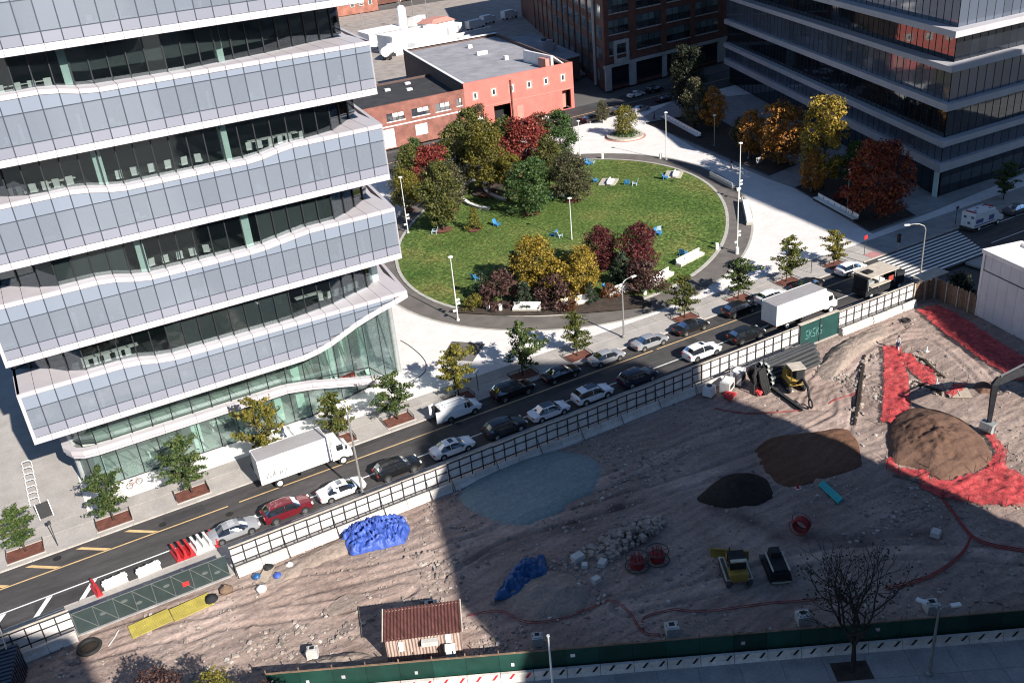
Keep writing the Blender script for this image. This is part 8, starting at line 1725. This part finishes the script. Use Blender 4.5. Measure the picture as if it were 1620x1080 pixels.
bx = thing('cabinet', 'white cabinet standing among planks in front of the rusty shed', 'cabinet', (*[16.9+math.cos(sh_ang)*2.0+math.sin(sh_ang)*2.1, 52.4+math.sin(sh_ang)*2.0-math.cos(sh_ang)*2.1], .03), sh_ang); MB().box(0, 0, .75, .7, .6, 1.5).build('case', 'bench_white', bx); MB().box(.0, -.31, .75, .6, .02, 1.3).build('door', 'white_metal', bx); MB().box(0, 0, 1.52, .8, .7, .05).build('top', 'white_metal', bx)
bx = thing('pale_crate', 'pale crate at the left front corner of the rusty shed', 'crate', (*[16.9-math.cos(sh_ang)*2.7+math.sin(sh_ang)*2.6, 52.4-math.sin(sh_ang)*2.7-math.cos(sh_ang)*2.6], .03), sh_ang)
for k in range(4): MB().box(0, 0, .14+.2*k, .9, .8, .17).build('slat', 'timber_pale', bx)
MB().box(0, 0, .86, .96, .86, .06).build('lid', 'roof_white', bx)
# concrete chamber boxes
for lb, p in (('white chamber box in sun behind the rusty shed roof', (18.89, 55.56, 0.00)), ('white chamber box beside the white pole at the lower edge', (24.19, 47.64, 0.00)), ('white chamber box in shade at the end of the cable loop', (33.19, 42.70, 0.00)), ('white chamber box in shade left of the bare tree', (42.03, 38.03, 0.00)), ('white chamber box in shade behind the twin-arm lamp', (50.69, 33.47, 0.00)), ('low chamber box at the left edge of the stony ridge', (9.10, 56.36, 0.00))):
    t = thing('chamber_box', lb, 'concrete box', (p[0], p[1], .0), hd+.05, 'concrete chamber boxes'); k = .5 if 'low' not in lb else .42
    MB().box(0, 0, .4, k*2, k*1.8, .8).build('body', 'concrete_box', t); MB().box(0, 0, .83, k*1.5, k*1.3, .06).build('rim', 'concrete_box', t); MB().box(0, .08, .866, k*.85, k*.75, .01).build('opening', 'dark_opening', t)
    for s_ in (-1, 1): MB().torus((s_*k*.85, 0, .82), .08, .02, 'X', 8, 4).build('lifting_eye', 'steel_dark', t)
# litter of bags and boards by the fence end
p = (8.85, 67.65, 0.00); rr_ = random.Random(12)
for i, (lb, mt, dx, dy, s) in enumerate((('blue bag in the litter heap at the fence end, left one', 'tarp_blue_dull', -.9, .5, .42), ('blue bag in the litter heap at the fence end, right one', 'tarp_blue', .7, -.5, .42), ('white bag at the lower side of the litter heap', 'barrier_white', -1.0, -1.4, .5), ('white bag at the right side of the litter heap', 'barrier_white', 2.0, .2, .4), ('black bag at the top of the litter heap', 'black_matte', .3, 1.0, .5), ('dark brown bag at the fence foot beside the green mesh, left one', 'machine_dark', -5.0, -.2, .6), ('dark brown bag at the fence foot beside the green mesh, right one', 'timber', -3.6, .3, .6))):
    t = thing('rubbish_bag', lb, 'bag', (p[0]+dx, p[1]+dy, .0)); m = crown(rr_, .1, 0, .1, 'round', 34, .01, 34) if False else MB(); m.lathe([(s*.5, 0), (s*.95, s*.25), (s*.9, s*.6), (s*.4, s*.9), (s*.12, s*1.05)], 9)
    m.v = [(x+rr_.uniform(-.1, .1)*s, y+rr_.uniform(-.1, .1)*s, max(0, z+rr_.uniform(-.08, .08)*s)) for x, y, z in m.v]; m.build('sack', mt, t, True); MB().lathe([(s*.10, 0), (s*.18, .1)], 7, 0, 0, s*1.0).build('knot', mt, t)
t = thing('cardboard_sheet', 'pale cardboard sheets in the middle of the litter heap', 'cardboard', (p[0]-.1, p[1]+.1, .08), .5)
for k in range(3): MB().box(.2*k, .15*k, .06*k, 1.5-.2*k, .9, .03, rz=.2*k).build('sheet', 'cardboard', t)
# low concrete patch and dark slot in the sunlit ground
struct(MB().sheet(blob(*(13.21, 60.51, 0.00)[:2], 1.5, 1.0, .2, 18, .10, 3), .05).build('concrete_patch', 'site_dirt_pale'))
t = thing('tyre', 'old dark tyre lying on the sandy ground near the fence', 'tyre', (*(88.20, 67.25, 0.00)[:2], .12)); MB().torus((0, 0, .02), .42, .16, 'Z', 18, 8).build('tread', 'rubber', t); MB().lathe([(.24, -.04), (.24, .02)], 12).build('rim', 'steel_dark', t)
p = (-5.94, 68.58, 0.00); t = thing('tyre', 'dark oval drum lying in the dirt below the green mesh fence', 'drum', (p[0], p[1]-.9, .15), .3); MB().torus((0, 0, .05), .85, .16, 'Z', 22, 6).build('rim', 'rubber', t); MB().lathe([(.7, -.05), (.7, .0)], 16).build('disc', 'dark_soil', t)
# blue-grey container and scaffold at the lower left corner
p = (-11.62, 68.66, 0.00); t = thing('site_container', 'dark blue ribbed container at the lower left corner', 'container', (p[0]-.6, p[1]-3.0, 0), math.radians(80)); MB().box(0, 0, 1.3, 6, 2.4, 2.55).build('shell', 'car_navy', t)
for k in range(14): MB().box(-2.8+k*.43, 0, 2.6, .2, 2.4, .06).build('roof_rib', 'car_dark', t)
for sy in (-1.22, 1.22):
    for k in range(14): MB().box(-2.8+k*.43, sy, 1.3, .2, .06, 2.4).build('side_rib', 'car_navy', t)
t = thing('scaffold_frame', 'pale metal scaffold frame above the lower left corner', 'scaffold', (p[0]-.9, p[1]+.6, 0), .1); m = MB()
for x in (-1.1, 0, 1.1):
    for y in (-1.2, 1.2): m.cyl((x, y, 0), (x, y, 3.0), .05, n=5)
for z in (2.9, 2.0, 1.0):
    m.tube([(-1.1, -1.2, z), (1.1, -1.2, z), (1.1, 1.2, z), (-1.1, 1.2, z), (-1.1, -1.2, z)], .045, 5)
for y in (-.6, 0, .6): m.tube([(-1.1, y, 2.9), (1.1, y, 2.9)], .04, 5)
m.build('tube_frame', 'timber_pale', t); MB().box(0, .4, 1.05, 2.0, 1.4, .05).build('deck', 'timber', t)
# white cones and markers in the sunny corner
for lb, p in (('small white marker post at the tip of the tall orange net', (81.44, 62.63, 0.00)), ('white marker posts at the end of the short orange net', (78.76, 55.33, 0.00)), ('white pipe stub in the sandy ground near the short net', (83.81, 60.71, 0.00)), ('small red and white cone at the edge of the brown soil patch', (53.86, 50.47, 0.00))):
    t = thing('marker', lb, 'marker', (p[0], p[1], .02)); MB().lathe([(.20, 0), (.20, .05), (.11, .06), (.04, .6)], 10).build('cone', 'bench_white' if 'red' not in lb else 'barrier_red', t); MB().box(0, 0, .02, .46, .46, .04).build('foot', 'bench_white', t)
p = (-1.21, 69.86, 0.00)

t = cable('black cable lying in a curve on the plaza beside the lobby corner', [(36.59, 102.47, 0.00), (36.90, 99.97, 0.00), (36.90, 96.51, 0.00), (36.35, 94.04, 0.00), (34.98, 92.34, 0.00), (32.99, 91.59, 0.00)], .05, 'pipe_black', .16)
